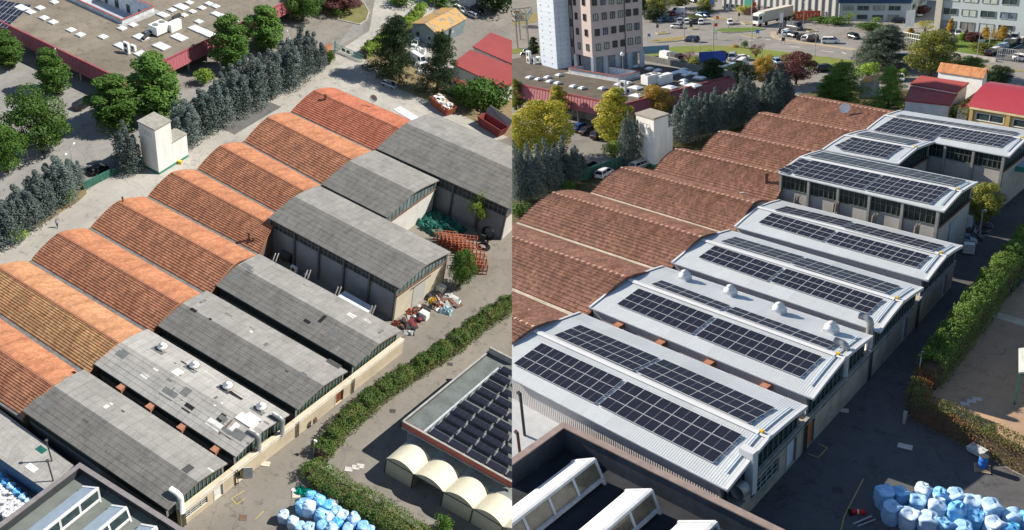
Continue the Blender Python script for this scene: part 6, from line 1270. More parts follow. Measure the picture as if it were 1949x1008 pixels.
def flashings(hh_, Q, prof, w=.28):
    n = 12
    for s0 in (0, 1):
        m = MB()
        QQ = insetQ(Q, -.05, -.05, -.04, -.04)
        for i in range(n):
            a = Vector(P2(QQ, i/n, s0, prof(i/n)+.09)); b = Vector(P2(QQ, (i+1)/n, s0, prof((i+1)/n)+.09)); x = Vector((1 if s0 == 0 else -1, 0, 0))*w; z = Vector((0, 0, -.32))
            m.face([a, a+x, b+x, b] if s0 == 1 else [a, b, b+x, a+x]); m.face([a+z, a, b, b+z] if s0 == 0 else [a+z, b+z, b, a])
            if s0: m.face([a+x, a+x-Vector((0, 0, .09)), b+x-Vector((0, 0, .09)), b+x])
        part(hh_[0], 'verge_flashing', m, flash)
    m = MB(); m.tube([P2(Q, i/10, .965, prof(i/10)+.12) for i in range(1, 10)], .06, 5); part(hh_[0], 'conduit', m, plain('pale_conduit', (.45, .58, .70), .4, .3)); m = MB(); q = P2(Q, .5, .972, prof(.5)+.22); m.box(q, (.3, .25, .2)); part(hh_[0], 'junction_box', m, yellow)
    m = MB(); c0, c1 = P2(Q, .5, 0, prof(.5)+.14), P2(Q, .5, 1, prof(.5)+.14); W = (Vector(Q[1])-Vector(Q[0])).length; k = .34
    l0, l1 = P2(Q, .5-k/W, 0, prof(.5-k/W)+.1), P2(Q, .5-k/W, 1, prof(.5-k/W)+.1); r0, r1 = P2(Q, .5+k/W, 0, prof(.5+k/W)+.1), P2(Q, .5+k/W, 1, prof(.5+k/W)+.1)
    m.face([l0, l1, c1, c0]); m.face([c0, c1, r1, r0]); part(hh_[0], 'ridge_cap', m, flash)
    for t in (0, 1): m = MB(); m.beam(P2(Q, t, 0, prof(0)-.02), P2(Q, t, 1, prof(0)-.02), .12, .12); part(hh_[0], 'eave_gutter', m, plain('eave_trim', (.50, .53, .56), .5, .1))
hallsB = []
for i in range(4):
    h_ = shed_hall(s, lN[i], NQ[i], 5.5, 6.3, gB, rngB, 'solar roofed workshops of the renewed yard', 3.3, (yb[i], yb[i+1]-.05, bxB), step=.004, n=5, openings=opB[i], over=.25); flashings(h_, NQ[i], h_[2]); hallsB.append(h_)
M5 = ((-57.9, 95.0), (-58.3, 106.0), (-35.9, 93.8), (-36.7, 104.9)); M6 = ((-58.3, 106.6), (-57.9, 118.0), (-47.2, 106.3), (-47.5, 117.4)); M7 = ((-57.9, 118.4), (-58.4, 130.2), (-37.4, 116.3), (-37.9, 128.6))
big = []
for Q, l, b_ in ((M5, 'tall grey hall with two big solar arrays and barred windows under the eave', 5), (M6, 'short solar-roofed hall closing the back of the little court', 2), (M7, 'farthest solar-roofed hall, reaching the green canopy at the right', 5)):
    h_ = shed_hall(s, l, Q, 8.0, 8.65, gB5, rngB, 'tall solar roofed halls of the renewed yard', 5.9, step=.004, n=5, tall=True, clere=2.1, bays=b_, over=.45); flashings(h_, Q, h_[2]); big.append(h_)
    g = MB(); endwall(g, insetQ(Q, .45, .45, .3, .5), 1, lambda t: 5.75, 0, drop=0); part(h_[0], 'wall', g, plain('grey_gable_wall', (.42, .40, .36), .9, var=.15), 'plain rendered gable wall')
    g = MB(); g.beam(P2(insetQ(Q, .2, .2, 0, .42), 0, 1, 5.8), P2(insetQ(Q, .2, .2, 0, .42), 1, 1, 5.8), .22, .2); part(h_[0], 'lintel', g, rust)
g = MB(); Qg = insetQ(M5, .45, .45, .3, .4)
for k in range(20):
    a = P2(Qg, .38+.24*k/20, 1, .1); b = P2(Qg, .38+.24*(k+.6)/20, 1, .1); c_ = P2(Qg, .38+.24*(k+1)/20, 1, .1); g.face([a, b, (b[0], b[1], 5.0), (a[0], a[1], 5.0)]); g.face([b, (c_[0]-.06, c_[1], .1), (c_[0]-.06, c_[1], 5.0), (b[0], b[1], 5.0)])
part(big[0][0], 'gate', g, plain('pale_gate', (.62, .66, .7), .5))
# solar arrays
mats_s = {'cell': cellm, 'alu': plain('panel_frame', (.62, .64, .66), .4, .2, .05)}
def arr(hall, Q, half, cor, rows, cols, label): solar_array(s, label, (hall[2], Q, half), cor, rows, cols, 'solar arrays on the renewed roofs', mats_s)
H_, Q_ = hallsB, NQ
arr(H_[0], NQ[0], 0, ((1028, 651), (979, 693), (1186, 722), (1131, 768)), 3, 6, 'large solar array at the seam on the lower slope of the nearest workshop')
arr(H_[0], NQ[0], 0, ((1193, 725), (1139, 771), (1409, 825), (1360, 883)), 3, 6, 'largest solar array, lower slope of the nearest workshop, right half')
arr(H_[0], NQ[0], 1, ((1103, 617), (1053, 638.6), (1251, 680), (1206.7, 705)), 3, 6, 'solar array on the upper slope of the nearest workshop, left half')
arr(H_[0], NQ[0], 1, ((1260.7, 682), (1212, 708.5), (1472, 774.5), (1426, 806)), 3, 6, 'solar array on the upper slope of the nearest workshop, right half')
arr(H_[1], NQ[1], 0, ((1215, 549), (1173, 578), (1356.8, 600), (1318, 637)), 3, 5, 'solar array on the lower slope of the roof with fans, left half')
arr(H_[1], NQ[1], 0, ((1363.5, 605), (1324.8, 638.6), (1565, 677), (1523, 719)), 3, 6, 'solar array on the lower slope of the roof with fans, right half')
arr(H_[1], NQ[1], 1, ((1257.3, 532.4), (1238.8, 541), (1388.8, 581), (1370, 590)), 2, 5, 'narrow thin solar array behind the ridge of the fan roof, left')
arr(H_[1], NQ[1], 1, ((1397, 583), (1380.4, 593), (1592, 652), (1575, 664)), 2, 6, 'narrow thin solar array behind the ridge of the fan roof, right')
arr(H_[2], NQ[2], 0, ((1360, 466.6), (1328, 490), (1489, 509), (1460.7, 535)), 3, 5, 'solar array on the lower slope of the third workshop, left half')
arr(H_[2], NQ[2], 0, ((1494.4, 510.4), (1467.4, 535.7), (1680, 567.8), (1653, 597.5)), 3, 7, 'solar array on the lower slope of the third workshop, right half')
arr(H_[2], NQ[2], 1, ((1397, 449.7), (1372, 459.8), (1526, 487.8), (1508, 500)), 3, 5, 'greyish solar array on the upper slope of the third workshop, left')
arr(H_[2], NQ[2], 1, ((1530, 490), (1509.6, 502), (1710, 542.5), (1688, 559)), 3, 7, 'greyish solar array on the upper slope of the third workshop, right')
arr(H_[3], NQ[3], 0, ((1468, 404), (1443, 424), (1589, 438.6), (1567, 459.5)), 3, 5, 'solar array on the lower slope of the fourth workshop, left half')
arr(H_[3], NQ[3], 0, ((1592, 439.6), (1574, 461.5), (1767.6, 485), (1745.7, 509.8)), 3, 7, 'solar array on the lower slope of the fourth workshop, right half')
arr(H_[3], NQ[3], 1, ((1489, 390.7), (1479, 400.8), (1621, 421), (1604, 431)), 3, 5, 'greyish solar array on the upper slope of the fourth workshop, left')
arr(H_[3], NQ[3], 1, ((1626, 423.8), (1607.4, 433.9), (1794.6, 466.6), (1776, 477.7)), 3, 7, 'greyish solar array on the upper slope of the fourth workshop, right')
arr(big[0], M5, 0, ((1521, 300), (1484, 325.6), (1538, 305), (1503, 332)), 4, 1, 'single-column solar strip at the left end of the tall hall')
arr(big[0], M5, 0, ((1543, 305), (1509.6, 330.5), (1673, 331), (1644.5, 361)), 4, 7, 'solar array on the lower slope of the tall hall, left half')
arr(big[0], M5, 0, ((1678, 331.7), (1648, 362), (1801, 357), (1776, 388)), 4, 7, 'solar array on the lower slope of the tall hall, right half')
arr(big[0], M5, 1, ((1562, 288), (1542, 297), (1833, 342), (1818, 353.6)), 3, 14, 'long faint solar array on the far slope of the tall hall')
arr(big[1], M6, 0, ((1616, 258), (1594, 280), (1620, 260), (1608, 283)), 4, 1, 'single-column solar strip on the short hall')
arr(big[1], M6, 0, ((1626, 262), (1600, 285), (1713.6, 278), (1688, 301)), 4, 6, 'solar array on the lower slope of the short hall')
arr(big[1], M6, 1, ((1648, 249.6), (1629, 256), (1744, 267.5), (1729, 274)), 3, 7, 'faint solar array on the far slope of the short hall')
arr(big[2], M7, 0, ((1695, 223), (1666.4, 249), (1803, 240), (1772.7, 267)), 4, 8, 'solar array on the lower slope of the farthest hall, left half')
arr(big[2], M7, 0, ((1809.8, 242), (1787.8, 260), (1926, 259), (1906, 281)), 4, 8, 'solar array on the lower slope of the farthest hall, right half')
arr(big[2], M7, 1, ((1712, 217.5), (1704, 221), (1936, 251), (1930, 256)), 2, 14, 'long faint solar array on the far slope of the farthest hall')
for (u, v) in ((1303, 532), (1389, 561), (1482, 595), (1581, 632)): fan(hallsB[1], u, v, s, flash, .95); 
for f in (.17, .38, .6, .83): exhaust(hallsB[1], NQ[1], f, s, plain('rust_box', (.30, .13, .08), .8), 4.9, .85)
gd = plain('grey_duct', (.50, .52, .54), .45, .5)
def elbowB(hall, u, v, zt, r, mat):
    p = at(s, u, v, 3.2); x, y = p.x-.2, p.y; return duct(s, hall[0], [(x, y, 3.0), (x, y, zt-.5), (x-.12, y, zt-.15), (x-.45, y, zt), (x-1.1, y, zt)], r, mat)
elbowB(hallsB[1], 1609, 720, 6.7, .33, gd); elbowB(hallsB[2], 1655, 668, 6.6, .33, gd); elbowB(hallsB[1], 1598, 735, 4.8, .2, gd) if False else None
p = at(s, 1430, 935, 3.0); m = MB(); m.box((p.x-.1, p.y, 4.7), (.7, .6, 3.6)); m.box((p.x-.4, p.y, 6.5), (1.2, .7, .55)); part(hallsB[0][0], 'duct', m, flash)
m = MB(); p = at(s, 1408, 935, 4.2); m.tube([(p.x, p.y-.4, 4.3), (p.x, p.y+.5, 4.3)], .6, 14); part(hallsB[0][0], 'duct_fan', m, gd, smooth=True); m = MB(); p = at(s, 1392, 952, 3.6); m.box((p.x-.6, p.y, 3.4), (2.6, 1.6, .12)); m.box((p.x-.6, p.y-.7, 3.9), (2.4, .08, .08)); m.box((p.x-.6, p.y+.7, 3.9), (2.4, .08, .08)); part(hallsB[0][0], 'platform', m, gd)
for (u, v) in ((1514, 383), (1588, 396), (1662, 419), (1743, 439)):
    for d in (-3, 3): p = at(s, u+d, v, 5.5); m = MB(); m.tube([(p.x, p.y+.1, 5.0), (p.x, p.y+.2, 6.0), (p.x, p.y+.5, 6.2)], .13, 6); part(hallsB[3][0], 'vent_pipe', m, plain('vent_brown', (.2, .16, .12), .8))
for (u, v, l) in ((1571, 398, 'left one of two white coolers on the grey wall of the tall hall'), (1593, 403, 'right one of two white coolers on the grey wall of the tall hall')): ac_unit(s, u, v, 3.4, l, 1.25, 0)
for t_ in ((1472, 372, 'rusty flue pipe rising where tiled and solar halls meet'), ):
    c = at(s, 1456, 386, 3.0); t = empty(s, 'flue_pipe', t_[2], 'flue', (c.x, c.y, 3.5)); m = MB(); m.lathe((c.x, c.y, 3.5), [(.25, 0), (.25, 3.4), (.33, 3.45), (.33, 3.9)], 8); part(t, 'pipe', m, rust); m = MB(); m.tube([(c.x-.1, c.y-.1, 4.5), (c.x-2.5, c.y-2.2, 4.6), (c.x-3, c.y-4, 4.4)], .12, 6); part(t, 'branch_pipe', m, white)
c = at(s, 1606, 222, 5.5); t = empty(s, 'satellite_dish', 'white satellite dish behind the topmost brown tiled hall', 'satellite dish', c); m = MB(); m.tube([(c.x, c.y, 4), (c.x, c.y, 6.6)], .06, 6); part(t, 'mast', m, M_GALV); m = MB(); ctr = Vector((c.x, c.y, 7)); dn = Vector((.5, -.8, .3)).normalized(); e1_ = dn.cross(Vector((0, 0, 1))).normalized(); e2_ = e1_.cross(dn); rr = [[ctr+dn*q+(e1_*math.cos(k*.5236)+e2_*math.sin(k*.5236))*r_ for k in range(12)] for r_, q in ((.02, 0), (.5, .08), (.85, .25))]
for a, b in zip(rr, rr[1:]):
    for k in range(12): m.face([a[k], a[(k+1) % 12], b[(k+1) % 12], b[k]])
part(t, 'dish', m, white)
tower(s, 'white rendered tower with three faded rings, renewed yard', {'left': (1210, 217.5), 'near': (1243.8, 227.6), 'right': (1271.5, 218.5), 'base': (1245.5, 318.7), 'annex': (1306, 251), 'ah': 6.2})
p = at(s, 1008, 606, 5.2); m = MB(); m.lathe((p.x, p.y, 4.8), [(.14, 0), (.14, 1.3), (.2, 1.35), (.05, 1.5)], 8); single(s, 'vent_pipe', m, white, 'white vent pipe at the seam beside the smallest brown tiled corner', 'pipe', (p.x, p.y, 4.8))

# brown works with crimson eaves and the office block
h5_ = 5.2; CB = at(s, 1184, 201.6, h5_); aB = at(s, 860, 137, h5_); bB = at(s, 1396, 145, h5_)
hB = hole_of(s, CB, aB, bB, h5_, (1177, 155), (1086, 138), (1220, 145)); print('holeB', hB)
skB = [(974+x/2.965, y/2.965, k) for x, y, k in ((100, 435, 1.1), (148, 445, 1), (200, 435, 1), (265, 422, 1), (213, 458, 1), (258, 467, 1), (347, 485, 1), (395, 495, 1), (508, 497, 1), (600, 475, 1), (655, 467, 1), (697, 493, 1.4), (705, 537, 1.4), (605, 517, 1.3), (650, 367, .9), (693, 373, 1), (775, 385, 1), (822, 395, 1), (890, 491, 1.4), (915, 412, 1), (880, 425, 1), (957, 403, 1.5), (970, 390, 1), (1008, 412, 1), (980, 421, 1), (1040, 415, 1), (1047, 436, 1), (1070, 438, 1), (970, 453, 1), (970, 470, 1), (1020, 480, 1.5))]
wB, PB, _ = flat_workshop(s, 'flat brown roofed works with pink crimson eaves under the office block', CB, aB, bB, h5_, 0, 0, hB, skB, False)
m = MB(); a = at(s, 1223, 107, h5_+.6); b = at(s, 1396, 143, h5_+.6); m.beam(at(s, 1090, 82, h5_+.6), b, .35, 1.3); part(wB, 'parapet', m, dkconc)
rzB = math.atan2((bB-CB).y, (bB-CB).x); hvac(s, 1239, 160, h5_, 1.15, 'left half of the big white rooftop cooler pair, renewed yard', rzB); c = at(s, 1264, 158, h5_); t = empty(s, 'ventilation_unit', 'white panelled unit right of the big rooftop cooler, renewed yard', 'rooftop unit', c, rzB); m = MB(); m.box((0, 0, .95), (3.2, 1.6, 1.9)); part(t, 'case', m, white, local=True); m = MB(); m.tube([(.5, .6, .9), (1, 2.4, .8), (4, 2.6, .8)], .4, 8); part(t, 'duct', m, plain('black_duct', (.035, .035, .035), .7), local=True)
ac_unit(s, 1186, 178, h5_, 'stacked pair of white coolers by the roof edge, renewed yard', 1.5, 0, 2); ac_unit(s, 1197, 178, h5_, 'small white cooler beside the stacked pair, renewed yard', 1.3)
for (u, v, l, n_) in ((1007, 120, 'stacked white coolers left of the white stair tower', 2), (1016, 121, 'middle white cooler left of the white stair tower', 1), (1025, 119, 'white cooler touching the white stair tower', 1)): ac_unit(s, u, v, h5_, l, 1.7, -.3, n_)
c = at(s, 1185.5, 145, h5_); t = empty(s, 'mast', 'thin roof mast with a white dish in front of the court', 'mast', c); m = MB(); m.tube([(c.x, c.y, h5_), (c.x, c.y, h5_+4.4)], .06, 6); part(t, 'pole', m, M_GALV); m = MB(); m.lathe((c.x, c.y, h5_+4.3), [(.1, 0), (.45, .3), (.45, .7), (.1, 1)], 12); part(t, 'dish', m, white)
# stair tower
def prism_block(th, name, A, B_, C_, z0, z1, mat, **k):     # A near corner, B_, C_ along the two seen faces
    A, B_, C_ = [Vector((q.x, q.y, 0)) for q in (A, B_, C_)]; m = MB(); m.prism([A, B_, B_+C_-A, C_], z0, z1); return part(th, name, m, mat, **k)
swm = NT('white_panels'); br = swm.n('ShaderNodeTexBrick', offset=.0); br.inputs['Scale'].default_value = 1; br.inputs['Brick Width'].default_value = 2.4; br.inputs['Row Height'].default_value = 1.05; br.inputs['Mortar Size'].default_value = .03
for i, cc in (('Color1', (.62, .70, .79)), ('Color2', (.57, .66, .76)), ('Mortar', (.42, .45, .5))): br.inputs[i].default_value = (*cc, 1)
swm.l(swm.tc.outputs['UV'], br.inputs['Vector']); swm = swm.out(br.outputs['Color'], .5)
An = at(s, 1060.7, 131.7, h5_); Al = at(s, 1029.8, 123, h5_); Ar = at(s, 1087.7, 127.8, h5_)
ob = empty(s, 'office_block', 'pinkish office block with square windows and a white panelled stair tower', 'office building', (An.x, An.y, 0))
prism_block(ob, 'stair_tower', An, Al, Ar, 0, 42, swm)
w1 = (Ar-An); w2 = (Al-An)
st = MB()
for (o, d, L) in ((An, w2, w2.length), (An, w1, w1.length)):
    nrm_ = Vector((d.y, -d.x, 0)).normalized(); cen = (Al+Ar)/2; nrm_ = nrm_ if nrm_.dot(o+d/2-cen) > 0 else -nrm_
    for k in range(26):
        for f in (.28, .78): q = o+d*f+nrm_*.05; z = h5_+1+k*1.45; st.beam((q.x-.12, q.y, z-.12), (q.x+.12, q.y, z+.12), .05); st.beam((q.x+.12, q.y, z-.12), (q.x-.12, q.y, z+.12), .05)
part(ob, 'panel_fixing', st, plain('fixing_grey', (.25, .3, .36), .7))
pink = plain('pink_render', (.52, .44, .42), .85, var=.07, scale=.25)
hv = h5_+3.6; Cn = at(s, 1127.4, 109.5, hv); Cl = at(s, 1094, 101.6, hv); Cr = at(s, 1223.4, 96, hv)
prism_block(ob, 'wall', Cn, Cl, Cr, hv, 40, pink)
cc0 = Vector(((Cn.x+(Cl.x+Cr.x-Cn.x))/2, (Cn.y+(Cl.y+Cr.y-Cn.y))/2, 0)); ins = lambda p, k: Vector((cc0.x+(p.x-cc0.x)*k, cc0.y+(p.y-cc0.y)*k, 0))
prism_block(ob, 'ground_floor', ins(Cn, .84), ins(Cl, .84), ins(Cr, .84), 0, hv-.02, plain('recess_wall', (.22, .24, .27), .8, var=.3))
for f, (o, e) in [(k/4, (Cn, Cr)) for k in range(5)]+[(1, (Cn, Cl))]:
    q = o.lerp(e, f); q = ins(q, .965); m = MB(); m.box((q.x, q.y, hv/2), (.8, .8, hv-.02)); part(ob, 'pillar', m, plain('pillar_blue_grey', (.42, .47, .52), .7))
nR = (Cr-Cn).cross(Vector((0, 0, 1))).normalized(); nL = Vector((0, 0, 1)).cross(Cl-Cn).normalized()
nR = nR if nR.dot(cc0-Cn) < 0 else -nR; nL = nL if nL.dot(cc0-Cn) < 0 else -nL
blind = plain('pale_blind', (.40, .44, .40), .6); k_ = 0
blindm = plain('pale_blind', (.40, .44, .40), .6); WV = [dglass, dglass, dglass, plain('bluish_glass', (.14, .19, .25), .1, var=.7, scale=.6, spec=.6), blindm, plain('half_blind', (.22, .22, .20), .5, var=.5, scale=.6)]; wrng = random.Random(77)
def window(th, C, n, e, w, h, mat=dglass, fr=None, mull=True):    # C centre on the wall, n outward, e along
    mat = wrng.choice(WV) if mat is dglass else mat
    c = C+n*.03; a, b, d, f = c-e*w/2-Vector((0, 0, h/2)), c+e*w/2-Vector((0, 0, h/2)), c+e*w/2+Vector((0, 0, h/2)), c-e*w/2+Vector((0, 0, h/2)); m = MB(); m.face([a, b, d, f]); wo = part(th, 'window', m, mat)
    m = MB(); t_ = .11
    for p, q in ((a, b), (b, d), (d, f), (f, a)): m.beam(p+n*.05, q+n*.05, t_)
    if mull: m.beam((a+b)/2+n*.05, (d+f)/2+n*.05, .08)
    part(th, 'frame', m, fr or steel, parent=wo); return wo
for row, (yl_, yr_) in enumerate((((745, 20), (850, 20)), ((765, 190), (865, 205)), ((782, 372), (885, 390)), ((803, 548), (902, 565)))):
    for (x, y) in (yl_, yr_):
        q = on(s, 975+x/6.3, y/6.3, Cn, nL); window(ob, q, nL, (Cn-Cl).normalized(), 1.0, 1.4, blind if row == 3 else dglass)
RW = [[(980, 22), (1083, 15), (1185, 5), (1280, 2), (1380, -12), (1470, -22)], [(995, 205), (1098, 190), (1197, 178), (1293, 165), (1388, 150), (1478, 140)], [(1015, 387), (1113, 370), (1212, 355), (1308, 340), (1400, 323), (1490, 312)], [(1030, 565), (1128, 545), (1227, 525), (1322, 512), (1413, 493), (1502, 480)]]
for row, L_ in enumerate(RW):
    for i, (x, y) in enumerate(L_): q = on(s, 975+x/6.3, y/6.3, Cn, nR); window(ob, q, nR, (Cr-Cn).normalized(), 1.05, 1.4, blind if row == 3 and i in (0, 1, 4, 5) else dglass)
m = MB(); q = on(s, 975+1345/6.3, 300/6.3, Cn, nR)+nR*.1; m.tube([(q.x, q.y, hv), (q.x, q.y, 38)], .1, 6); part(ob, 'downpipe', m, steel)
# dark stair strip between tower and block
m = MB(); a = Vector((Ar.x, Ar.y, 0)); b = Vector((Cl.x, Cl.y, 0)); m.prism([a, b, b-nL*2, a-nL*2], 0, 40); part(ob, 'stair_strip', m, plain('dark_frame', (.05, .035, .035), .5))
for k in range(6): q = a.lerp(b, .5); z = h5_+1.5+k*4.6+2; window(ob, Vector((q.x, q.y, z)), nL, (b-a).normalized(), (b-a).length*.7, 3.0, plain('lit_glass', (.30, .30, .26), .3), steel)
# lattice canopy frame left of the tower
t = empty(s, 'steel_frame', 'grey steel lattice frame standing left of the white stair tower', 'steel frame', at(s, 990, 95)); fr1 = [(976, 56), (1000, 52), (1022, 44)]; fz = []
m = MB()
for (u, v) in ((985, 92), (990, 75), (1006, 90), (1003, 72)): p = at(s, u, v); m.beam(p, p+Vector((0, 0, 8)), .35)
q = [at(s, u, v)+Vector((0, 0, 8)) for u, v in ((985, 92), (1006, 90), (1016, 74), (975, 78))]
for i in range(4):
    m.beam(q[i], q[(i+1) % 4], .3); m.beam(q[i]+Vector((0, 0, 1.6)), q[(i+1) % 4]+Vector((0, 0, 1.6)), .25)
    for k in range(5): m.beam(q[i].lerp(q[(i+1) % 4], k/5), q[i].lerp(q[(i+1) % 4], (k+1)/5)+Vector((0, 0, 1.6)), .18)
part(t, 'lattice', m, M_GALV)

# red roofs, white house, yellow hall
lean_roof(s, 'red_roofed_building', 'upper crimson lean-to roof with a white gable, renewed yard', [(1732, 158.5), (1822, 174), (1844, 156.5), (1752, 143)], 6.2, redmetal, 1.2)
lean_roof(s, 'red_roofed_building', 'lower crimson ribbed roof below the white gable, renewed yard', [(1721, 189.5), (1808, 199), (1823, 177), (1733, 162)], 4.6, redmetal, 1.0)
lean_roof(s, 'red_roofed_building', 'dark crimson link roof between the ribbed roof and the yellow hall', [(1822, 200), (1842, 203), (1866, 172), (1860, 172)], 4.2, redmetal, .6)
hw_ = 6.6; gable_house(s, 'house', 'white rendered house with an orange tiled roof behind the red roofs', 'house', at(s, 1872, 149.5, hw_), at(s, 1872+10, 141, hw_), at(s, 1782.6, 136.5, hw_), hw_, hw_+1.3, tile_mat('orange_roof', (.48, .20, .09), (.3, .12, .06), (.5, .26, .12), (.3, .22, .08), .2), plain('white_house_wall', (.66, .67, .68), .8, var=.1), .25)
c0_ = at(s, 1849, 196, 5.2); c1_ = at(s, 2010, 222, 5.2); cf = at(s, 1878, 172, 5.2); t = empty(s, 'yellow_hall', 'yellow rendered hall under a shiny red barrel roof at the right border', 'hall', (c0_.x, c0_.y, 0)); u_ = (c1_-c0_); v_ = (cf-c0_); u_.z = v_.z = 0; v_ = (v_-u_.normalized()*v_.dot(u_.normalized())).normalized()*11; yw = plain('yellow_render', (.62, .46, .20), .85, var=.07)
b0 = Vector((c0_.x, c0_.y, 0)); m = MB(); m.prism([b0, b0+u_, b0+u_+v_, b0+v_], 0, 4.6); part(t, 'wall', m, yw); m = MB(); n = 16; L = u_.length
pr = lambda f: 4.7+3.0*(1-abs(2*f-1)**2)
ov = -v_.normalized()*.4
for i in range(n):
    f0, f1_ = i/n, (i+1)/n; a, b, c_, d = b0+v_*f0+ov-u_.normalized()*.5, b0+u_+v_*f0+ov, b0+u_+v_*f1_+ov, b0+v_*f1_+ov-u_.normalized()*.5; m.face([(a.x, a.y, pr(f0)), (b.x, b.y, pr(f0)), (c_.x, c_.y, pr(f1_)), (d.x, d.y, pr(f1_))], [(0, f0*13), (L, f0*13), (L, f1_*13), (0, f1_*13)])
part(t, 'roof', m, plain('shiny_red_roof', (.34, .045, .06), .3, .1, .06, spec=.5), smooth=True)
m = MB(); 
for i in range(n): f0, f1_ = i/n, (i+1)/n; a, d = b0+v_*f0-u_.normalized()*.3, b0+v_*f1_-u_.normalized()*.3; m.face([(a.x, a.y, 4.5), (a.x, a.y, pr(f0)-.05), (d.x, d.y, pr(f1_)-.05), (d.x, d.y, 4.5)])
part(t, 'gable', m, yw); m = MB(); m.beam(b0+Vector((0, 0, 4.5))-v_.normalized()*.3, b0+u_+Vector((0, 0, 4.5))-v_.normalized()*.3, .4, .3); part(t, 'cornice', m, plain('pale_yellow', (.6, .5, .3), .8))
un_ = u_.normalized(); vn_ = -v_.normalized()
for k in range(9):
    q = b0+un_*(.3+k*6.2)+vn_*.15; m = MB(); m.box((q.x, q.y, 2.2), (.55, .5, 4.4)); part(t, 'pillar', m, yw)
    q = b0+un_*(3.4+k*6.2); window(t, Vector((q.x, q.y, 3.2)), vn_, un_, 4.6, 1.2, dglass, white)
lean_roof(s, 'shed', 'shed with a lichen-orange roof between the dark conifers, renewed yard', [(1636, 154), (1662, 152.5), (1676, 141), (1650, 144)], 4.4, lich, .8, wall=bw)

# far buildings
def facade(s, name, label, a, b, H, D, mat, cat='building', rows=(), group=None, wmat=dglass):
    A = at(s, *a); B_ = at(s, *b); e = (B_-A).normalized(); n = Vector((e.y, -e.x, 0)); n = n if n.dot(Vector((0, 0, 0))-A) > 0 else -n; t = empty(s, name, label, cat, A, group=group)
    m = MB(); m.prism([A, B_, B_-n*D, A-n*D], 0, H); part(t, 'wall', m, mat); L = (B_-A).length
    for (z0, z1, w, gap, x0, x1) in rows:
        k = 0; x = x0*L
        while x+w < x1*L: window(t, A+e*(x+w/2)+Vector((0, 0, (z0+z1)/2)), n, e, w, z1-z0, wmat, plain('far_frame', (.3, .33, .34), .6), w > 3); x += w+gap
    return t, A, B_, e, n
pan = sheet_mat('concrete_panels', (.38, .39, .38), (.36, .37, .365), (.31, .32, .315), rib=2.4, row=30, rough=.9, strength=.8, rowdark=.8, stain=.3)
F1 = facade(s, 'factory_hall', 'long grey factory hall of concrete panels at the top of the renewed yard', (1374, 17.5), (1596, 39), 18, 30, pan, rows=((.8, 2.0, 1.1, 1.0, .04, .16), (.8, 2.2, 1.1, 1.2, .42, .58), (.8, 2.2, 1.1, 3, .7, .98)))
d_ = MB(); q0, q1 = F1[1]+F1[3]*(F1[2]-F1[1]).length*.21+F1[4]*.06, F1[1]+F1[3]*(F1[2]-F1[1]).length*.285+F1[4]*.06; d_.face([q0, q1, q1+Vector((0, 0, 6)), q0+Vector((0, 0, 6))]); part(F1[0], 'gate', d_, plain('green_gate', (.05, .28, .2), .6))
pale = plain('pale_blue_cladding', (.36, .41, .42), .7, var=.06)
F2 = facade(s, 'office_wing', 'low office wing with a dark blue band and pale blue cladding', (1597, 39), (1730, 41), 5.0, 20, pale, rows=((.5, 1.8, 3.0, 1.2, .03, .97), (3.0, 4.3, 3.2, 1.0, .03, .97)))
m = MB(); A_, B_2, e_, n_2 = F2[1], F2[2], F2[3], F2[4]; m.prism([A_+n_2*.4-e_*.5, B_2+n_2*.4, B_2-n_2*20, A_-n_2*20-e_*.5], 5.02, 7.0); part(F2[0], 'blue_band', m, plain('navy_band', (.02, .05, .12), .5))
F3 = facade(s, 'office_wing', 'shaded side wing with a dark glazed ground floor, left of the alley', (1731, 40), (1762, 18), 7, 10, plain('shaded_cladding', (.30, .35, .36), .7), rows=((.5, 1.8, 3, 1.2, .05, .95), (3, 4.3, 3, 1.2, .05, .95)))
F4 = facade(s, 'office_building', 'big pale office building with long window bands at the top right', (1785, 57), (1965, 74), 26, 40, plain('pale_grey_cladding', (.40, .45, .47), .8, var=.05), rows=((.5, 2.7, 3.7, 1.2, .035, 1), (4.2, 5.8, 3.7, 1.2, .035, 1), (7.6, 9.2, 3.7, 1.2, .035, 1), (11, 12.6, 3.7, 1.2, .035, 1)))
m = MB(); q0 = F4[1]; m.box((q0.x-.2, q0.y, 13), (1.6, 1.6, 26)); part(F4[0], 'corner_pier', m, plain('cream_pier', (.62, .58, .48), .8))

p = at(s, 1520, 46.5); 
def textboard(s, label, u, v, w, h, z, mat, text, tmat, rz=None, name='sign', posts=True):
    c = at(s, u, v); d = Vector((-c.x, -c.y, 0)).normalized(); rz_ = math.atan2(d.x, -d.y) if rz is None else rz; t = empty(s, name, label, 'sign', c, rz_)
    m = MB(); m.box((0, 0, z+h/2), (w, .1, h)); part(t, 'board', m, mat, local=True)
    if posts:
        for x in (-w*.4, w*.4): m = MB(); m.tube([(x, .08, 0), (x, .08, z+h)], .06, 6); part(t, 'post', m, M_GALV, local=True)
    if text:
        cu = bpy.data.curves.new('lettering', 'FONT'); cu.body = text; cu.size = h*.8; cu.align_x = 'CENTER'; cu.align_y = 'CENTER'; o = bpy.data.objects.new('lettering', cu); me = bpy.data.meshes.new_from_object(o); bpy.data.objects.remove(o); o = bpy.data.objects.new('lettering', me); COL[s].objects.link(o); me.materials.append(tmat); o.parent = t; o.location = (0, -.06, z+h/2); o.rotation_euler = (R(90), 0, 0)
        bb = [v_.co.x for v_ in me.vertices]; k = w*.9/max(.1, max(bb)-min(bb)); o.scale = (k, 1, 1)
    return t
textboard(s, 'red billboard with pale lettering in front of the far hedge', 1536, 42, 7.0, 2.4, .8, plain('billboard_red', (.55, .07, .03), .5), None, None)
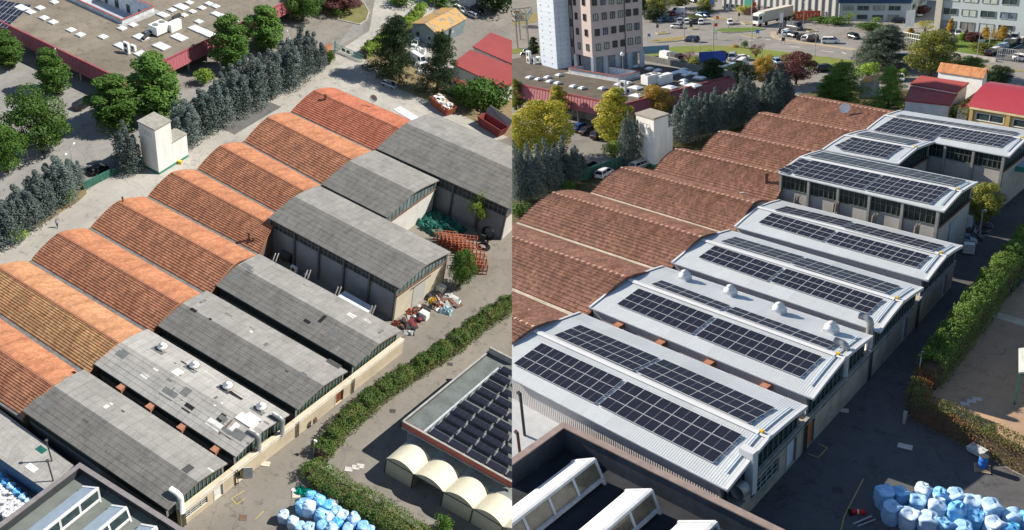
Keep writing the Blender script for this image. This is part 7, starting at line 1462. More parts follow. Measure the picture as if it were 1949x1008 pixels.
for o_ in [o for o in COL[s].objects if o.get('label', '').startswith('red billboard')]:
    for k in range(7): m = MB(); x = -2.9+k*.95; m.box((x, -.07, 2.0), (.2, .04, 1.3)); m.box((x+.25, -.07, 2.0+.5*((k*7) % 3-1)), (.45, .04, .22)); o_['org'] = (0, 0, 0); part(o_, 'lettering', m, plain('billboard_pale', (.7, .45, .25), .5), local=True)
textboard(s, 'blue banner board at the left end of the lawn', 1242, 106, 8.5, 2.0, .6, plain('banner_blue', (.14, .27, .42), .5), None, white)
textboard(s, 'dark blue board left, behind the dark green trees', 1351, 124, 5.4, 2.8, .6, plain('board_blue', (.02, .07, .32), .5), None, white); textboard(s, 'dark blue board right, next to the white car roof', 1369, 127, 3.0, 2.8, .6, plain('board_blue', (.02, .07, .32), .5), None, white)
for (u, v, l, mt, w, h, z) in ((1362, 62, 'round red no-entry sign by the green oval island', plain('sign_red', (.5, .04, .03), .5), .9, .9, 1.8), (1435, 26, 'small red sign post above the lorry', plain('sign_red', (.5, .04, .03), .5), 1.0, 1.2, 2.4), (1365, 45, 'orange sign between the road and the white van', plain('sign_orange', (.6, .16, .05), .5), .8, 1.0, 1.4), (1355, 25, 'blue and white parking sign by the upper hedge', plain('sign_blue', (.08, .22, .6), .5), 1.0, 1.2, 3.0), (1361, 76, 'white keep-side sign on the lower road', white, .8, .9, 1.6), (1235, 77, 'blue keep-side sign at the tip of the dry island', plain('sign_blue', (.08, .22, .6), .5), .8, .8, 1.2), (1441, 71, 'blue keep-side sign at the wedge island', plain('sign_blue', (.08, .22, .6), .5), .9, .9, 1.2), (1486, 54, 'white notice sign left of the parked cars', white, 1.0, 2.8, 1.6), (1730, 53, 'tall white board beside the yellow shrubs', white, 2.2, 4.2, .4), (1315, 56, 'dark bollard sign on the small island', darkpatch, .9, 1.8, .8), (1251, 60, 'dark round-topped sign at the left of the road', darkpatch, .7, 1.0, 1.2), (1406, 36, 'small dark sign left of the lorry cab', darkpatch, .6, 1.0, .9), (1490, 84, 'small dark arrow sign on the near kerb', darkpatch, .9, .9, .9)):
    textboard(s, l, u, v, w, h, z, mt, None, white, posts=True)
# lorry
c = at(s, 1454, 50); q = at(s, 1489, 50); rz = math.atan2(q.y-c.y, q.x-c.x); t = empty(s, 'lorry', 'white lorry with a tarpaulin trailer on the far road', 'lorry', c, rz); trl = plain('trailer_tarp', (.55, .52, .45), .7, var=.05); q2 = at(s, 1437, 51); 
dr = (at(s, 1472, 43)-at(s, 1437, 51)); rz = math.atan2(dr.y, dr.x); t.matrix_world = SITE[s][0] @ Matrix.Translation(at(s, 1436, 51)) @ Matrix.Rotation(rz, 4, 'Z')
m = MB(); m.hexa([(0, -1.25, .9), (2.2, -1.25, .9), (2.2, 1.25, .9), (0, 1.25, .9)], [(.25, -1.2, 3.7), (2.2, -1.2, 3.9), (2.2, 1.2, 3.9), (.25, 1.2, 3.7)]); part(t, 'cab', m, white, local=True)
m = MB(); m.face([(-.02, -1.1, 1.9), (-.02, 1.1, 1.9), (.19, 1.1, 3.1), (.19, -1.1, 3.1)][::-1]); m.face([(.5, -1.27, 2), (1.6, -1.27, 2), (1.6, -1.25, 3), (.5, -1.25, 3)]); part(t, 'cab_windows', m, M_CARGLASS, local=True)
m = MB(); m.box((8.6, 0, 2.7), (12.2, 2.5, 2.9)); part(t, 'trailer', m, trl, local=True); m = MB(); m.box((7.5, 0, .95), (14.5, 1.0, .35)); part(t, 'chassis', m, steel, local=True)
for x in (1.0, 3.6, 10.5, 11.8, 13.1):
    for y in (-1.1, 1.1): m = MB(); m.tube([(x, y-.15, .5), (x, y+.15, .5)], .5, 12); part(t, 'wheel', m, M_TYRE, local=True)
# cars of the renewed yard
gC = 'cars'
def hd(u, v, dx, dy): return (u+dx, v+dy)
for (k, u, v, dx, dy, col, l) in (
 ('hatch', 1263, 40, 10, -2, 'lightblue', 'pale blue car at the left end of the far car row'), ('hatch', 1272, 41, 12, 1, 'darkblue', 'dark car beside the pale blue one, left of the far row'), ('hatch', 1268, 30, 10, -2, 'white', 'white car behind the pale blue one'), ('hatch', 1278, 29, 10, 3, 'red', 'red car in front of the big white van'), ('van', 1291, 26, -12, 0, 'white', 'big white panel van in the far car park'),
 ('hatch', 1294, 43, -3, 5, 'silver', 'silver car left of the far middle row'), ('hatch', 1307, 44, -2, 5, 'white', 'white car second in the far middle row'), ('hatch', 1321.5, 44.5, -1, 5, 'black', 'black car third in the far middle row'), ('hatch', 1334, 45, -1, 5, 'white', 'white car at the right end of the far middle row'),
 ('hatch', 1333, 32, 10, 2, 'lightblue', 'pale blue car behind the round shrub'), ('hatch', 1342, 32, 10, 2, 'blue', 'bright blue car behind the round shrub'), ('hatch', 1319, 4, 10, 2, 'black', 'black car at the top edge between two trees'), ('hatch', 1279, 5, 8, -6, 'white', 'white car behind the round tree at the top'),
 ('hatch', 1287.5, 53, -12, -1, 'silver', 'silver car driving left on the far road'), ('suv', 1315.5, 79, -14, -1, 'darkblue', 'dark off-road car driving on the near road'), ('hatch', 1389, 45.5, 4, 8, 'white', 'white car waiting near the narrow island'),
 ('suv', 1371, 109, 12, -2, 'black', 'black off-road car on the small car park below the lawn'), ('suv', 1393, 113, -3, 6, 'silver', 'silver car between the black and the white one'), ('sedan', 1409, 114.5, -12, 1, 'white', 'white sedan at the right of the small car park'), ('hatch', 1375, 128, 10, -1, 'white', 'white car behind the dark blue boards'),
 ('van', 1412, 127, 8, -6, 'white', 'white van between the dark trees of the renewed yard'), ('hatch', 1396, 130, 6, -6, 'lightblue', 'pale car half hidden behind the dark green tree'), ('van', 1271, 114, 10, 2, 'white', 'white delivery van behind the roof parapet'), ('van', 1286, 117, 10, 2, 'grey', 'blue-grey van right of the white one behind the parapet'), ('hatch', 1438, 148, 8, 4, 'lightblue', 'pale blue car between the autumn tree and the cypresses'), ('hatch', 1478, 121, 8, 4, 'lightblue', 'blue car left of the purple tree'),
 ('sedan', 1491, 62, 10, -4, 'black', 'black car first in the curved kerb row'), ('sedan', 1497, 64, 10, -4, 'white', 'white car second in the curved kerb row'), ('hatch', 1500, 67, 10, -3, 'lightblue', 'pale blue car third in the curved kerb row'), ('sedan', 1507, 70, -10, -2, 'black', 'black car fourth in the curved kerb row'), ('hatch', 1525, 74, 9, -5, 'black', 'black car left in the second kerb group'), ('hatch', 1534, 76, 9, -5, 'white', 'white car in the middle of the second kerb group'), ('suv', 1547, 77.5, 9, -4, 'black', 'dark off-road car right in the second kerb group'), ('van', 1512, 56, 12, 2, 'grey', 'grey minivan above the curved kerb row'), ('suv', 1580, 82, 14, 0, 'white', 'white multi-seat car alone by the long kerb'), ('hatch', 1624, 73, 12, 3, 'black', 'dark small car driving alone across the open car park'),
 ('suv', 1569, 135, 10, -1, 'black', 'black car at the end of the lawn'), ('hatch', 1714, 113, -12, 0, 'darkblue', 'dark car on the road behind the blue cedar'), ('hatch', 1711, 152, 4, 6, 'white', 'white car left of the crimson roofs'),
 ('hatch', 1711, 43, 8, 0, 'black', 'black car at the mouth of the alley'), ('hatch', 1744, 30, 8, 2, 'white', 'white car parked inside the alley'), ('hatch', 1802, 62, 4, 5, 'black', 'black car left in front of the big office'), ('hatch', 1812, 66, 4, 5, 'grey', 'grey car in front of the big office'), ('hatch', 1822, 67, 4, 5, 'white', 'white car in front of the big office'), ('hatch', 1915, 76, 2, 6, 'white', 'white car at the top of the right car park'), ('suv', 1930, 76, -2, 6, 'silver', 'silver car at the top of the right car park'), ('hatch', 1865, 79, 4, 4, 'white', 'white car hidden behind the purple bush'), ('hatch', 1905, 75, 3, 4, 'lightblue', 'pale car under the orange birches'),
 ('hatch', 1886, 104, 10, -4, 'black', 'black car nearest to the white gate posts'), ('hatch', 1895, 100, 10, -4, 'white', 'white car second in the right parking row'), ('hatch', 1902, 97, 10, -4, 'blue', 'blue car third in the right parking row'), ('hatch', 1911, 92, 10, -4, 'lightblue', 'light blue car fourth in the right parking row'), ('suv', 1921, 88, 10, -4, 'black', 'black car fifth in the right parking row'), ('hatch', 1929, 84, 10, -4, 'white', 'white car sixth in the right parking row'), ('hatch', 1937, 82, 10, -4, 'darkblue', 'dark blue car seventh in the right parking row'), ('hatch', 1946, 81, 10, -3, 'white', 'white car last in the right parking row'), ('hatch', 1945, 115, 12, 2, 'white', 'white car behind the gate at the right border'),
 ('hatch', 1002, 107, 10, -4, 'silver', 'silver car left of the white stair tower'), ('hatch', 1008, 101, 10, -3, 'blue', 'blue car left of the white stair tower'),
 ('sedan', 1103, 247, 12, -5, 'blue', 'dark blue car under the crimson eaves of the renewed yard'), ('sedan', 1120, 253, 13, -5, 'black', 'black car in the middle under the crimson eaves'), ('suv', 1143, 262, 13, -5, 'black', 'black estate car beside the yellow tree'), ('hatch', 1121, 322, 12, -6, 'darkblue', 'dark car behind the green fence of the renewed yard'), ('hatch', 1150, 335, 10, -6, 'white', 'white car nose just above the tiled hall'), ('hatch', 1217, 320, 10, -4, 'silver', 'silver car beside the foot of the white tower')):
    if k == 'sedan' and u > 1480: k = 'hatch'
    car(s, k, u, v, hd(u, v, dx, dy), col, l)
# lamps
for (u, vb, vt, hx, hy, l, arm, dbl) in ((1302, 72, 13, 1285, 14, 'far street lamp rising from the dry island', 'curve', False), (1359, 106, 62, 1340, 62, 'street lamp at the left end of the small car park', 'curve', True) if False else (1332, 112, 63, 1350, 60, 'double street lamp on the lawn beside the boards', 'curve', True), (1317, 119, 78, 1335, 76, 'street lamp just behind the parapet', 'curve', False), (1357, 104, 40, 1375, 38, 'thin tall lamp pole in the middle of the lawn', 'straight', False), (1386, 55, 2, 1375, 0, 'street lamp on the green oval island', 'curve', False), (1429, 45, -20, 1445, -22, 'lamp pole between oval island and lorry', 'straight', False), (1430, 90, 30, 1420, 30, 'tall thin pole at the near road below the lorry', 'straight', False), (1450, 114, 74, 1465, 73, 'street lamp beside the small purple tree', 'curve', False), (1528, 53, 3, 1515, 2, 'street lamp on the small island by the grey van', 'straight', False), (1549, 130, 63, 1535, 60, 'street lamp in front of the purple plum tree', 'straight', False), (1626, 128, 102, 1612, 102, 'white lamp head in front of the blue cedar', 'curve', False), (1858, 112, 58, 1875, 57, 'street lamp at the edge of the office garden', 'curve', False), (1880, 98, 47, 1881, 45, 'tall flag pole in the office garden', 'straight', False), (1345, 185, 134, 1362, 133, 'lamp post by the dark trees at the end of the works', 'straight', False), (1298, 232, 190, 1312, 190, 'double lamp among the cypresses of the renewed yard', 'curve', True), (1002, 280, 212, 1015, 208, 'lamp post in front of the yellow tree at the seam', 'straight', False), (1452, 190, 144, 1466, 140, 'curved double lamp above the right cypresses', 'curve', True), (1797, 58, 27, 1800, 25, 'flag pole at the corner of the big office', 'straight', False), (1909, 68, 34, 1912, 33, 'left of two flag poles before the big office', 'straight', False), (1917, 68, 30, 1920, 30, 'right of two flag poles before the big office', 'straight', False)):
    if 'pole' in l.split()[-5:] or 'flag' in l or 'pole' in l:
        P = at(s, u, vb); h = ht(s, (u, vb), vt); m = MB(); m.tube([(P.x, P.y, 0), (P.x, P.y, h)], [.13, .07], 8); m.lathe((P.x, P.y, h), [(.12, 0), (.12, .15), (.02, .2)], 8); single(s, 'pole', m, M_GALV, l, 'pole', P)
    else: lamp(s, u, vb, vt, (hx, hy), l, arm, dbl)
for (u, v) in ((1572, 31), (1576, 31), (1580, 31)):
    P = at(s, u, v); m = MB(); m.tube([(P.x, P.y, 0), (P.x, P.y, 10)], .1, 6); t = empty(s, 'flag', {1572: 'left', 1576: 'middle', 1580: 'right'}[u]+' white flag on its pole before the grey factory hall', 'flag', P); part(t, 'pole', m, M_GALV); m = MB(); m.hexa([(P.x, P.y, 6), (P.x+1.2, P.y, 6.1), (P.x+1.2, P.y+.04, 6.1), (P.x, P.y+.04, 6)], [(P.x, P.y, 9.8), (P.x+1.3, P.y, 9.7), (P.x+1.3, P.y+.04, 9.7), (P.x, P.y+.04, 9.8)]); part(t, 'cloth', m, white)

# plants of the renewed yard
T = 'trees of the renewed yard'
for (k, mt, u, vb, vt, w, l) in (
 ('oval', leafOlive, 981, 208, 148, 44, 'yellowish tree cut by the seam near the crimson eave'), ('oval', leafY, 1065, 235, 160, 38, 'slim yellow-green tree before the pink eave'), ('oval', leafY, 1169, 275, 175, 70, 'yellow-green tree right of the parked black cars'), ('round', leafO, 1246, 232, 160, 66, 'orange-tinged tree at the corner of the crimson eaves'), ('round', leafY, 1035, 300, 200, 116, 'big yellow tree at the left of the renewed yard'), ('round', leafY, 985, 310, 215, 50, 'yellow tree at the seam'),
 ('round', leafO, 1454, 165, 108, 46, 'orange and yellow tree above the right cypresses'), ('oval', leafD, 1356, 190, 113, 50, 'dark pointed tree at the end of the works'), ('round', leafD, 1408, 170, 118, 60, 'dark round tree behind the cypresses'),
 ('round', leafP, 1514, 160, 96, 66, 'round purple plum tree by the black parked car'), ('airy', leafP, 1438, 116, 86, 34, 'small thin purple tree on the small car park'), ('airy', leafP, 1310, 118, 98, 40, 'thin reddish shrub tree behind the parapet'),
 ('round', leafOlive, 1770, 146, 57, 84, 'big olive and yellow tree beside the crimson roofs'), ('round', leafOlive, 1250, 30, -10, 50, 'olive tree at the top left of the far car park'), ('round', leafOlive, 1293, 16, -12, 40, 'round olive tree at the top behind the white van'), ('round', leafOlive, 1345, 20, -6, 34, 'light olive tree right of the far car park'), ('round', leafD, 1243, 40, 18, 40, 'dark dense tree left of the pale blue car'), ('round', leafD, 1221, 35, -10, 20, 'dark tree touching the pink office block'),
 ('airy', leafP, 1450, 22, 5, 40, 'dark red tree before the grey factory, left'), ('airy', leafP, 1475, 26, 9, 34, 'dark red tree before the grey factory, middle'), ('airy', leafP, 1547, 32, 14, 34, 'dark red tree before the grey factory, right'), ('airy', leafY, 1513, 31, 19, 15, 'small yellow tree before the grey factory'), ('airy', leafL, 1614, 44, 21, 20, 'bright yellow-green tree before the office wing'), ('airy', leafL, 1665, 48, 31, 18, 'small yellow-green tree right of the office wing'),
 ('round', leafP, 1754, 30, 10, 24, 'dark red round tree inside the alley'), ('airy', leafY, 1759, 68, 40, 28, 'yellow-green round tree before the alley'), ('oval', leafO, 1807, 66, 36, 11, 'slender orange tree before the office, left'), ('oval', leafO, 1874, 76, 50, 13, 'slender orange tree before the office, middle'), ('oval', leafO, 1905, 78, 48, 16, 'slender orange tree before the office, right'), ('oval', leafO, 1731, 75, 52, 13, 'small golden column tree near the white board'), ('round', leafP, 1850, 80, 59, 26, 'round purple bush tree in the office garden'), ('airy', leafO, 1890, 88, 55, 30, 'feathery orange birch in the office garden'), ('oval', leafD, 1836, 79, 57, 8, 'narrow dark cypress in the office garden'),
 ('airy', leafOlive, 1862, 352, 290, 56, 'yellowing small tree in the court of the renewed yard'), ('round', leafOlive, 1866, 428, 352, 54, 'dark bush at the corner of the tall grey hall, renewed yard'),
 ('round', leafG, 1843, 140, 106, 46, 'green tree behind the white house'), ('round', leafD, 1897, 166, 127, 40, 'dark tree right of the white house'), ('oval', leafD, 1017, 112, 70, 18, 'narrow dark tree left of the white stair tower'), ('airy', leafP, 982, 50, 20, 40, 'reddish tree at the seam on the far lawn')):
    plant(s, k, mt, u, vb, vt, w, l, group=T)
for (u, vb, vt, w, mt, l) in ((1600, 205, 118, 72, leafHg, 'big green conifer left of the lichen shed'), (1578, 208, 140, 54, leafG, 'lower green conifer in front of the big one'), (1688, 215, 126, 56, leafHg, 'green conifer right of the lichen shed'), (1682, 130, 44, 98, leafCed, 'wide blue-grey cedar behind the sheds'), (1662, 126, 60, 60, leafCed, 'second crown of the blue-grey cedar')): plant(s, 'cedar', mt, u, vb, vt, w, l, 'conifer', 'large conifers of the renewed yard', 'conifer')
cypB = [(990, 385, 265, 50, 'at the seam'), (1012, 382, 270, 54, 'second from the seam'), (1045, 368, 258, 58, 'third from the seam'), (1075, 352, 262, 58, 'fourth from the seam'), (1098, 338, 275, 40, 'small, at the end of the left group'), (1198, 312, 212, 46, 'left of the white tower'), (1303, 272, 168, 58, 'right of the white tower'), (1330, 262, 178, 42, 'second right of the white tower'), (1356, 255, 163, 54, 'third right of the white tower'), (1384, 245, 166, 54, 'fourth right of the white tower'), (1412, 240, 140, 56, 'tall one in the middle of the row'), (1440, 228, 165, 52, 'lower one right of the tall one'), (1465, 222, 150, 50, 'third from the right end'), (1478, 215, 122, 60, 'tallest at the right end')]
for (u, vb, vt, w, l) in cypB: plant(s, 'cypress', leafBlue, u, vb, vt, w*1.0, 'blue-grey cypress '+l+', renewed yard', 'conifer', 'blue-grey cypresses of the renewed yard', 'cypress')
for (u, vb, vt, w, mt, l) in ((1840, 232, 182, 90, leafOlive, 'wide olive bush below the crimson roofs'), (1876, 238, 192, 50, leafD, 'dark bush left of the yellow hall'), (1790, 222, 190, 60, leafG, 'green bush behind the farthest solar roof'), (1652, 146, 118, 46, leafL, 'yellow-green bush left of the blue cedar'), (1719, 148, 130, 16, leafL, 'small lime bush near the white car'), (1321, 38, 26, 24, leafOlive, 'round shrub in the far car park'), (1516, 34, 24, 34, leafG, 'hedge shrub before the grey factory, left'), (1560, 42, 30, 50, leafG, 'hedge shrub before the grey factory, middle'), (1592, 46, 32, 40, leafG, 'hedge shrub before the grey factory, right'), (1655, 55, 42, 46, leafG, 'clipped hedge shrub before the office wing'), (1417, 91, 77, 12, leafG, 'small round shrub on the lawn'), (1400, 89, 84, 12, leafO, 'low orange shrub on the lawn'), (1347, 108, 94, 16, leafL, 'small yellow-green shrub by the lamp'), (1325, 122, 106, 34, leafOlive, 'mixed shrub by the parapet'), (1340, 24, 14, 40, leafD, 'dark shrub behind the parking sign'), (1418, 26, 8, 26, leafY, 'yellow bush before the low factory'), (1432, 28, 12, 24, leafP, 'brown bush before the low factory'), (1829, 78, 62, 14, leafL, 'pale green bush left of the narrow cypress'), (1806, 88, 72, 26, leafCed, 'greyish bush in the office garden'), (1868, 98, 80, 40, leafOlive, 'golden bush at the garden edge'), (1745, 78, 62, 22, leafG, 'hedge bush by the golden column tree'), (1945, 82, 70, 18, leafO, 'orange bush at the right border'), (1170, 300, 268, 36, leafL, 'lime bush at the foot of the cypress by the tower'), (985, 408, 385, 50, leafG, 'low bush at the seam below the cypresses'), (1080, 370, 345, 50, leafG, 'low bush below the left cypress group'), (1942, 475, 430, 30, leafOlive, 'thin young shrub at the right border'), (1660, 235, 205, 60, leafD, 'shrub behind the topmost halls'), (1280, 320, 296, 26, leafG, 'shrub between tower annex and tiled hall')):
    plant(s, 'shrub', mt, u, vb, vt, w, l, 'shrub', 'shrubs of the renewed yard', 'shrub')
hedge(s, 'hedge', 'tall bright green hedge along the shaded lane of the renewed yard', pts_h(s, [(1764, 738), (1800, 692), (1850, 626), (1900, 558), (1945, 500), (2010, 415)]), 2.5, [3.4, 4.1, 4.2, 4.2, 4.2, 4.2], leafHg, M_BARK, 44, .3, .35, seed=5)
hedge(s, 'hedge', 'low ivy-covered hedge with red autumn leaves, renewed yard', pts_h(s, [(1740, 790), (1800, 820), (1870, 855), (1965, 903), (2050, 950)]), 2.0, 2.5, leafHr, M_BARK, 50, .2, .18, seed=6)
hedge(s, 'hedge', 'short hedge return joining the low and the tall hedge', pts_h(s, [(1738, 790), (1752, 748), (1768, 716)]), 1.9, [2.4, 2.0, 1.6], leafHr, M_BARK, 48, .2, .2, seed=7)
P = at(s, 1746, 728); t = empty(s, 'post', 'white camera post standing in the hedge return', 'post', P); m = MB(); m.tube([(P.x, P.y, 0), (P.x, P.y, 3.4)], .05, 6); part(t, 'pole', m, white); m = MB(); m.box((P.x+.12, P.y, 3.4), (.3, .16, .16)); m.box((P.x-.08, P.y, 3.1), (.2, .16, .16)); part(t, 'camera_head', m, white)
P = at(s, 1712, 805); m = MB(); m.box((P.x+.3, P.y+.2, .6), (.25, .25, 1.2)); m.box((P.x+.3, P.y+.2, 1.23), (.3, .3, .06)); single(s, 'concrete_post', m, concrete, 'short pale concrete post at the corner of the low hedge', 'post', P)
fence(s, 'green screen fence below the car park of the renewed yard', (1105, 345), (1190, 315), 1.9, plain('green_screen', (.04, .12, .09), .8, var=.3), 10)
fence(s, 'green mesh fence beside the road gate, renewed yard', (1508, 200), (1562, 205), 2.0, plain('green_screen', (.04, .12, .09), .8, var=.3), 10)
def railing(s, label, a, b, h, mat, n): 
    a = at(s, *a); b = at(s, *b); m = MB()
    for k in range(n+1): p = a.lerp(b, k/n); m.beam(p, p+Vector((0, 0, h)), .12)
    for z in (h*.5, h): m.beam(a+Vector((0, 0, z)), b+Vector((0, 0, z)), .12)
    return single(s, 'railing', m, mat, label, 'railing', a)
railing(s, 'white railing before the alley of the far offices', (1717, 77), (1750, 84), 2.2, white, 8); railing(s, 'grey sliding gate of the right car park', (1896, 113), (1936, 118), 2.6, M_GALV, 10)
m = MB(); a = at(s, 1800, 99, .4); b = at(s, 1896, 114, .4); m.beam(a, b, .4, .8); single(s, 'low_wall', m, concrete, 'low pale wall along the office garden', 'wall', a)
sheet(s, 'lawn', [(1795, 76), (1830, 70), (1905, 76), (1912, 80), (1878, 106), (1800, 96)], .05, lawn2); sheet(s, 'car_park', [(1878, 110), (1915, 84), (1960, 80), (1990, 110), (1960, 122)], .06, plain('dark_asphalt_B', (.10, .10, .10), .9))
m = MB(); a = at(s, 1904, 102, .08); b = at(s, 1949, 82, .08); m.beam(a, b, .15, .02); struct(s, 'ground_marking', m, white)
sheet(s, 'verge', [(1795, 117), (1812, 114), (1960, 136), (1960, 139)], .05, dryl)

# foreground works and low roof
wr = plain('white_ribbed_light_roof', (.76, .77, .78), .45, var=.03)
parapet_works(s, 'dark parapet roof with white saw-tooth roof lights in the foreground', (1071.8, 804.6), (974, 873.7), (1464, 996.8), 5.6, 2.2, [((1131, 874), (1146, 911), 0, (1088, 878)), ((1239, 933), (1252, 968), 0, (1190, 934)), ((1362, 994), (1374, 1030), 0, (1290, 994))], wr, plain('amber_glass', (.13, .12, .09), .15, var=.4, spec=.5), plain('copper_brown_cap', (.33, .26, .23), .45, .3), plain('black_felt', (.022, .026, .033), .85, var=.3, scale=.5), plain('dark_parapet_inside', (.03, .04, .055), .7, var=.3))
q = [at(s, u, v, 3.0) for u, v in ((930, 700), (900, 900), (1000, 905), (1090, 800))]; c = sum(q, Vector())/4; t = empty(s, 'low_shed', 'low pale metal shed between the foreground parapet and the nearest solar roof', 'shed', (c.x, c.y, 0)); m = MB(); m.face(q, [(0, 0), (0, 12), (14, 12), (14, 0)]); part(t, 'roof', m, plain('pale_flat_roof', (.42, .44, .46), .6, .1, .1))
m = MB(); [m.face([(a.x, a.y, 0), (b.x, b.y, 0), (b.x, b.y, 2.98), (a.x, a.y, 2.98)]) for a, b in ((q[i], q[(i+1) % 4]) for i in range(4))]; part(t, 'wall', m, dkconc)
for (u, v, vt, l) in ((998, 828, 757, 'tall dark flue pipe beside the nearest solar roof'), (989, 862, 828, 'short rusty flue pipe at the seam')):
    c = at(s, u, v, 3.0); m = MB(); h = 4.2 if 'tall' in l else 2.0; m.tube([(c.x, c.y, 2.9), (c.x-.05, c.y, 3+h)], .13, 8); m.tube([(c.x-.05, c.y, 3+h), (c.x-.35, c.y, 3+h+.1)], .16, 8); single(s, 'flue_pipe', m, steel if 'tall' in l else rust, l, 'flue', (c.x, c.y, 3))

# things on the renewed yard
gs = 'blue sacks stacked out in the renewed yard'
for (u, v, l, k, w) in ((1680, 962, 'leftmost tall blue sack, renewed yard', 1.05, 0), (1712, 958, 'wide blue sack second from the left, back row', .95, 0), (1756, 956, 'sunlit blue sack behind the lilac one', 1.0, 0), (1786, 967, 'white bulging sack among the blue ones', 1.0, 1), (1815, 969, 'sunlit blue sack right of the white one', .95, 0), (1845, 980, 'sunlit pale sack fifth in the back row', .95, 0), (1881, 992, 'tall sunlit sack near the right end of the back row', 1.0, 0), (1921, 1006, 'pointed sunlit sack at the right end', 1.0, 0), (1948, 1010, 'sack cut by the right border', .9, 0), (1695, 992, 'blue sack with a hollow top, left of the second row', .95, 0), (1743, 976, 'lilac round sack in the middle of the second row', .95, 1), (1727, 1004, 'tall blue sack in the front left', 1.05, 0), (1778, 986, 'round blue sack in the centre of the heap', .95, 0), (1817, 998, 'wide dark blue sack right of the centre', 1.0, 0), (1851, 1006, 'crumpled sunlit sack in the second row', .95, 0), (1762, 1014, 'big blue sack at the bottom border, left of centre', 1.05, 0), (1795, 1022, 'blue sack at the bottom border, centre', .95, 0), (1828, 1028, 'blue sack at the bottom border, right of centre', .95, 0), (1888, 1022, 'crumpled pale sack at the bottom border, right', .95, 0), (1918, 1030, 'last pale sack at the bottom border', .9, 0)):
    sack(s, u, v, l, gs, k*1.12, w=False)
slab_thing(s, 'slab', 'pale square slab lying in the middle of the shaded yard', 'slab', 1722, 850, 1.15, .65, plain('pale_slab', (.5, .48, .44), .8), .3, .05); slab_thing(s, 'manhole', 'dark manhole grate in the shaded yard', 'manhole', 1594, 933, .8, .8, darkpatch, .5, .02); slab_thing(s, 'board', 'light flat stone at the foot of the stained lane wall', 'board', 1607, 782, .7, .5, plain('beige_board', (.5, .42, .32), .8), .5)
for (u, v, l) in ((1836, 769, 'leftmost pale slab on the sunny inner lane'), (1848.5, 764, 'middle pale slab on the sunny inner lane'), (1859, 759.7, 'rightmost pale slab on the sunny inner lane')): slab_thing(s, 'slab', l, 'slab', u, v, .75, .5, plain('pale_slab', (.5, .48, .44), .8), .5, .05, 'pale slabs on the sunny inner lane')
slab_thing(s, 'patch', 'pale concrete strip in the sunny inner lane', 'ground patch', 1913, 605, 4.2, 1.4, plain('pale_strip', (.5, .42, .3), .9), .0, .05)
def pallet(s, u, v, label, rz=.4, up=False):
    c = at(s, u, v); m = MB()
    for i in range(6): m.box((0, -.5+i*.2, .13), (1.2, .12, .025))
    for i in range(3): m.box((-.52+i*.52, 0, .06), (.1, 1.1, .1))
    o = single(s, 'pallet', m, woodg, label, 'pallet', c, rz, local=True)
    if up: o.matrix_world = SITE[s][0] @ Matrix.Translation(c+Vector((0, 0, .55))) @ Matrix.Rotation(rz, 4, 'Z') @ Matrix.Rotation(R(68), 4, 'X')
    return o
pallet(s, 1868.5, 893, 'wooden pallet carrying the blue drum'); d = drum(s, 1869, 890, 'bright blue drum standing on a pallet', bluep, 1.15); d.matrix_world = SITE[s][0] @ Matrix.Translation(at(s, 1869, 891)+Vector((0, 0, .15))) @ Matrix.Scale(1.15, 4); pallet(s, 1886, 868, 'wooden pallet leaning on the low hedge', .5, True)
c = at(s, 1857, 866); m = MB(); m.hexa([(-.9, -.4, .25), (.9, -.4, .35), (.9, .4, .55), (-.9, .4, .45)], [(-1, -.5, .75), (1, -.5, .85), (1, .5, 1.05), (-1, .5, .95)]); single(s, 'basin', m, plain('weathered_white', (.42, .45, .46), .6), 'weathered white basin leaning by the low hedge', 'basin', c, -.3, local=True, sc_=(.72, .8, .8))
c = at(s, 1633, 978); t = empty(s, 'extinguisher', 'red wheeled fire extinguisher lying on the shaded yard', 'extinguisher', c, .7); m = MB(); m.tube([(-.5, 0, .22), (.45, 0, .22), (.55, 0, .22)], [.2, .2, .08], 12); part(t, 'cylinder', m, plain('extinguisher_red', (.5, .02, .02), .3), local=True); m = MB(); m.tube([(-.1, 0, .22), (.0, 0, .22)], .205, 12); part(t, 'label_band', m, white, local=True); m = MB(); m.tube([(-.6, -.25, .15), (-.6, .25, .15)], .15, 10); part(t, 'wheels', m, M_TYRE, local=True)
c = at(s, 1640, 990); m = MB(); m.beam((-.8, -.3, .05), (.9, .3, .05), .12, .04); m.beam((-.6, -.6, .05), (1.0, -.1, .06), .08, .03); single(s, 'rail_pieces', m, plain('pale_metal', (.5, .5, .5), .5, .4), 'pale metal strips lying beside the red extinguisher', 'scrap', c, .9, local=True)
c = at(s, 1652, 985); m = MB(); m.beam((-1.0, 0, .04), (1.1, -.1, .04), .06, .05); single(s, 'stick', m, rust, 'thin rusty stick between the extinguisher and the sacks', 'stick', c, -.1, local=True)
fe = plain('green_frame', (.03, .14, .10), .6); P = at(s, 1930, 770); t = empty(s, 'awning', 'pale awning with a green steel frame at the right border', 'awning', P); e = at(s, 1940, 726, 3.0); m = MB(); m.beam(P, P+Vector((0, 0, 3.2)), .14); m.beam(P+Vector((0, 0, 3.2)), P+Vector((3.5, 2.6, 3.2)), .12); m.beam(P+Vector((0, 0, 3.2)), P+Vector((-1.5, 4, 3.2)), .12); part(t, 'frame', m, fe); m = MB(); m.hexa([P+Vector((-.1, -.1, 3.3)), P+Vector((3.5, 2.6, 3.3)), P+Vector((2, 6.6, 3.3)), P+Vector((-1.6, 4, 3.3))], [P+Vector((-.1, -.1, 3.45)), P+Vector((3.5, 2.6, 4.0)), P+Vector((2, 6.6, 4.0)), P+Vector((-1.6, 4, 3.45))]); part(t, 'cover', m, plain('pale_awning', (.5, .53, .48), .7))
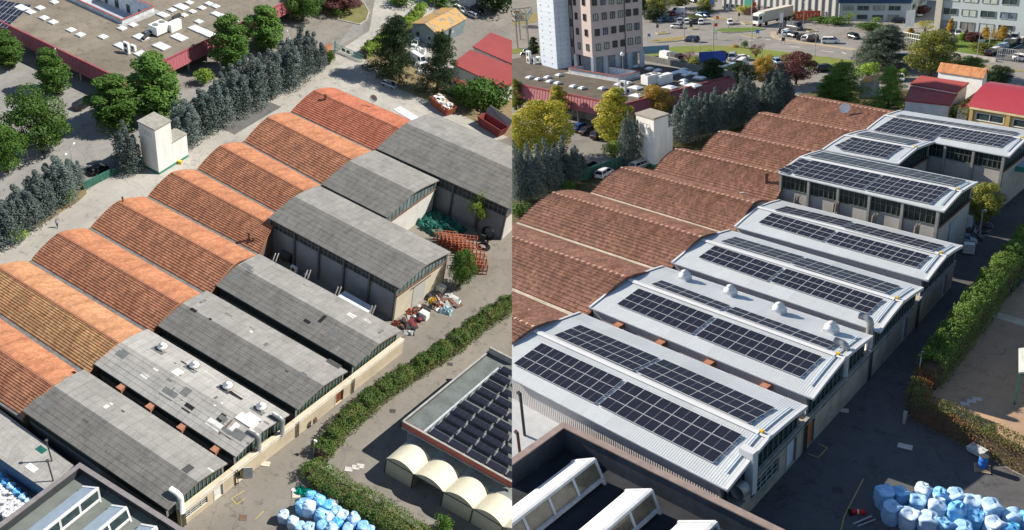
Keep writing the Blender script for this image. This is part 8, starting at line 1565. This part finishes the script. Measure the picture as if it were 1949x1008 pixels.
q = [at(s, u, v, 5.0) for u, v in ((1918, 314), (1990, 326), (2040, 285), (1950, 287))]; c = sum(q, Vector())/4; t = empty(s, 'canopy', 'pale canopy with a green edge at the right border', 'canopy', (c.x, c.y, 0)); m = MB(); m.face(q if (q[1]-q[0]).cross(q[2]-q[1]).z > 0 else q[::-1]); part(t, 'cover', m, plain('blue_grey_cover', (.36, .43, .48), .6)); m = MB(); m.beam(q[0]-Vector((0, 0, .3)), q[1]-Vector((0, 0, .3)), .12, .7); m.beam(q[0]-Vector((0, 0, .3)), q[3]-Vector((0, 0, .3)), .12, .7); part(t, 'edge', m, plain('teal_edge', (.02, .22, .16), .6)); m = MB(); [m.beam((p.x, p.y, 0), (p.x, p.y, 5), .2) for p in (c.lerp(q[0], .9), c.lerp(q[1], .9), c.lerp(q[3], .9))]; part(t, 'posts', m, steel)
clutter(s, ((1812, 455), (1852, 415), (1888, 432), (1850, 470)), 34, ['box', 'bar', 'sheet', 'bar'], 13, 'scrap heaped by the gable of the renewed tall hall', [(M_GALV, 'grey'), (darkm, 'black'), (plain('blue_scrap', (.2, .27, .36), .6), 'bluish'), (rust, 'rusty'), (plain('pale_scrap', (.45, .47, .5), .6), 'pale')], .35, 1.0)
ibc(s, 1842, 482, 'white caged container at the front of the scrap, renewed yard', 1.15); c = at(s, 1863, 455); m = MB(); m.tube([(0, 0, 0), (-.1, 0, 3.8)], .09, 6); m.tube([(-.1, 0, 3.8), (.3, 0, 4.0)], .14, 8); m.tube([(-.6, 0, 0), (0, 0, 2.6)], .06, 6); single(s, 'tall_stand', m, M_GALV, 'tall pale stand rising from the scrap heap', 'stand', c, 0, local=True)
slab_thing(s, 'appliance', 'white upright appliance at the back of the scrap heap', 'appliance', 1843, 432, .8, .7, white, .2, 1.6)
coil(s, 1878, 352+6, 1.35, 'large black tube coil leaning on the court wall, renewed yard', .3); slab_thing(s, 'board', 'pale panel standing before the large tube coil', 'board', 1868, 362, 1.5, .2, plain('pale_panel', (.4, .44, .46), .6), .1, 1.5); crumple(s, 'bundle', 'blue and white bundle at the foot of the tube coil', 'bundle', 1883, 371, 1.8, 1.2, .6, plain('blue_white_rag', (.3, .45, .6), .6, var=.5), 8)
crumple(s, 'bundle', 'small pale bundle at the far corner of the court lane', 'bundle', 1916, 366, 1.8, 1.0, .5, plain('pale_rag', (.4, .36, .36), .7), 9)
for (u, v, l, mt) in ((1655, 172, 'white covered lump between the green conifers', white), (1664, 180, 'grey lump between the green conifers', M_PAINT['silver'])): crumple(s, 'covered_scrap', l, 'scrap', u, v, 3.0, 2.2, 1.6, mt, u)
t = gable_house(s, 'guard_box', 'small brown-roofed gatehouse box above the topmost tiled hall', 'kiosk', at(s, 1506, 184, 2.6), at(s, 1496, 181, 2.6), at(s, 1513, 176, 2.6), 2.6, 2.8, plain('brown_roof', (.22, .11, .09), .8), plain('orange_box', (.5, .2, .08), .7), .1)
finish()
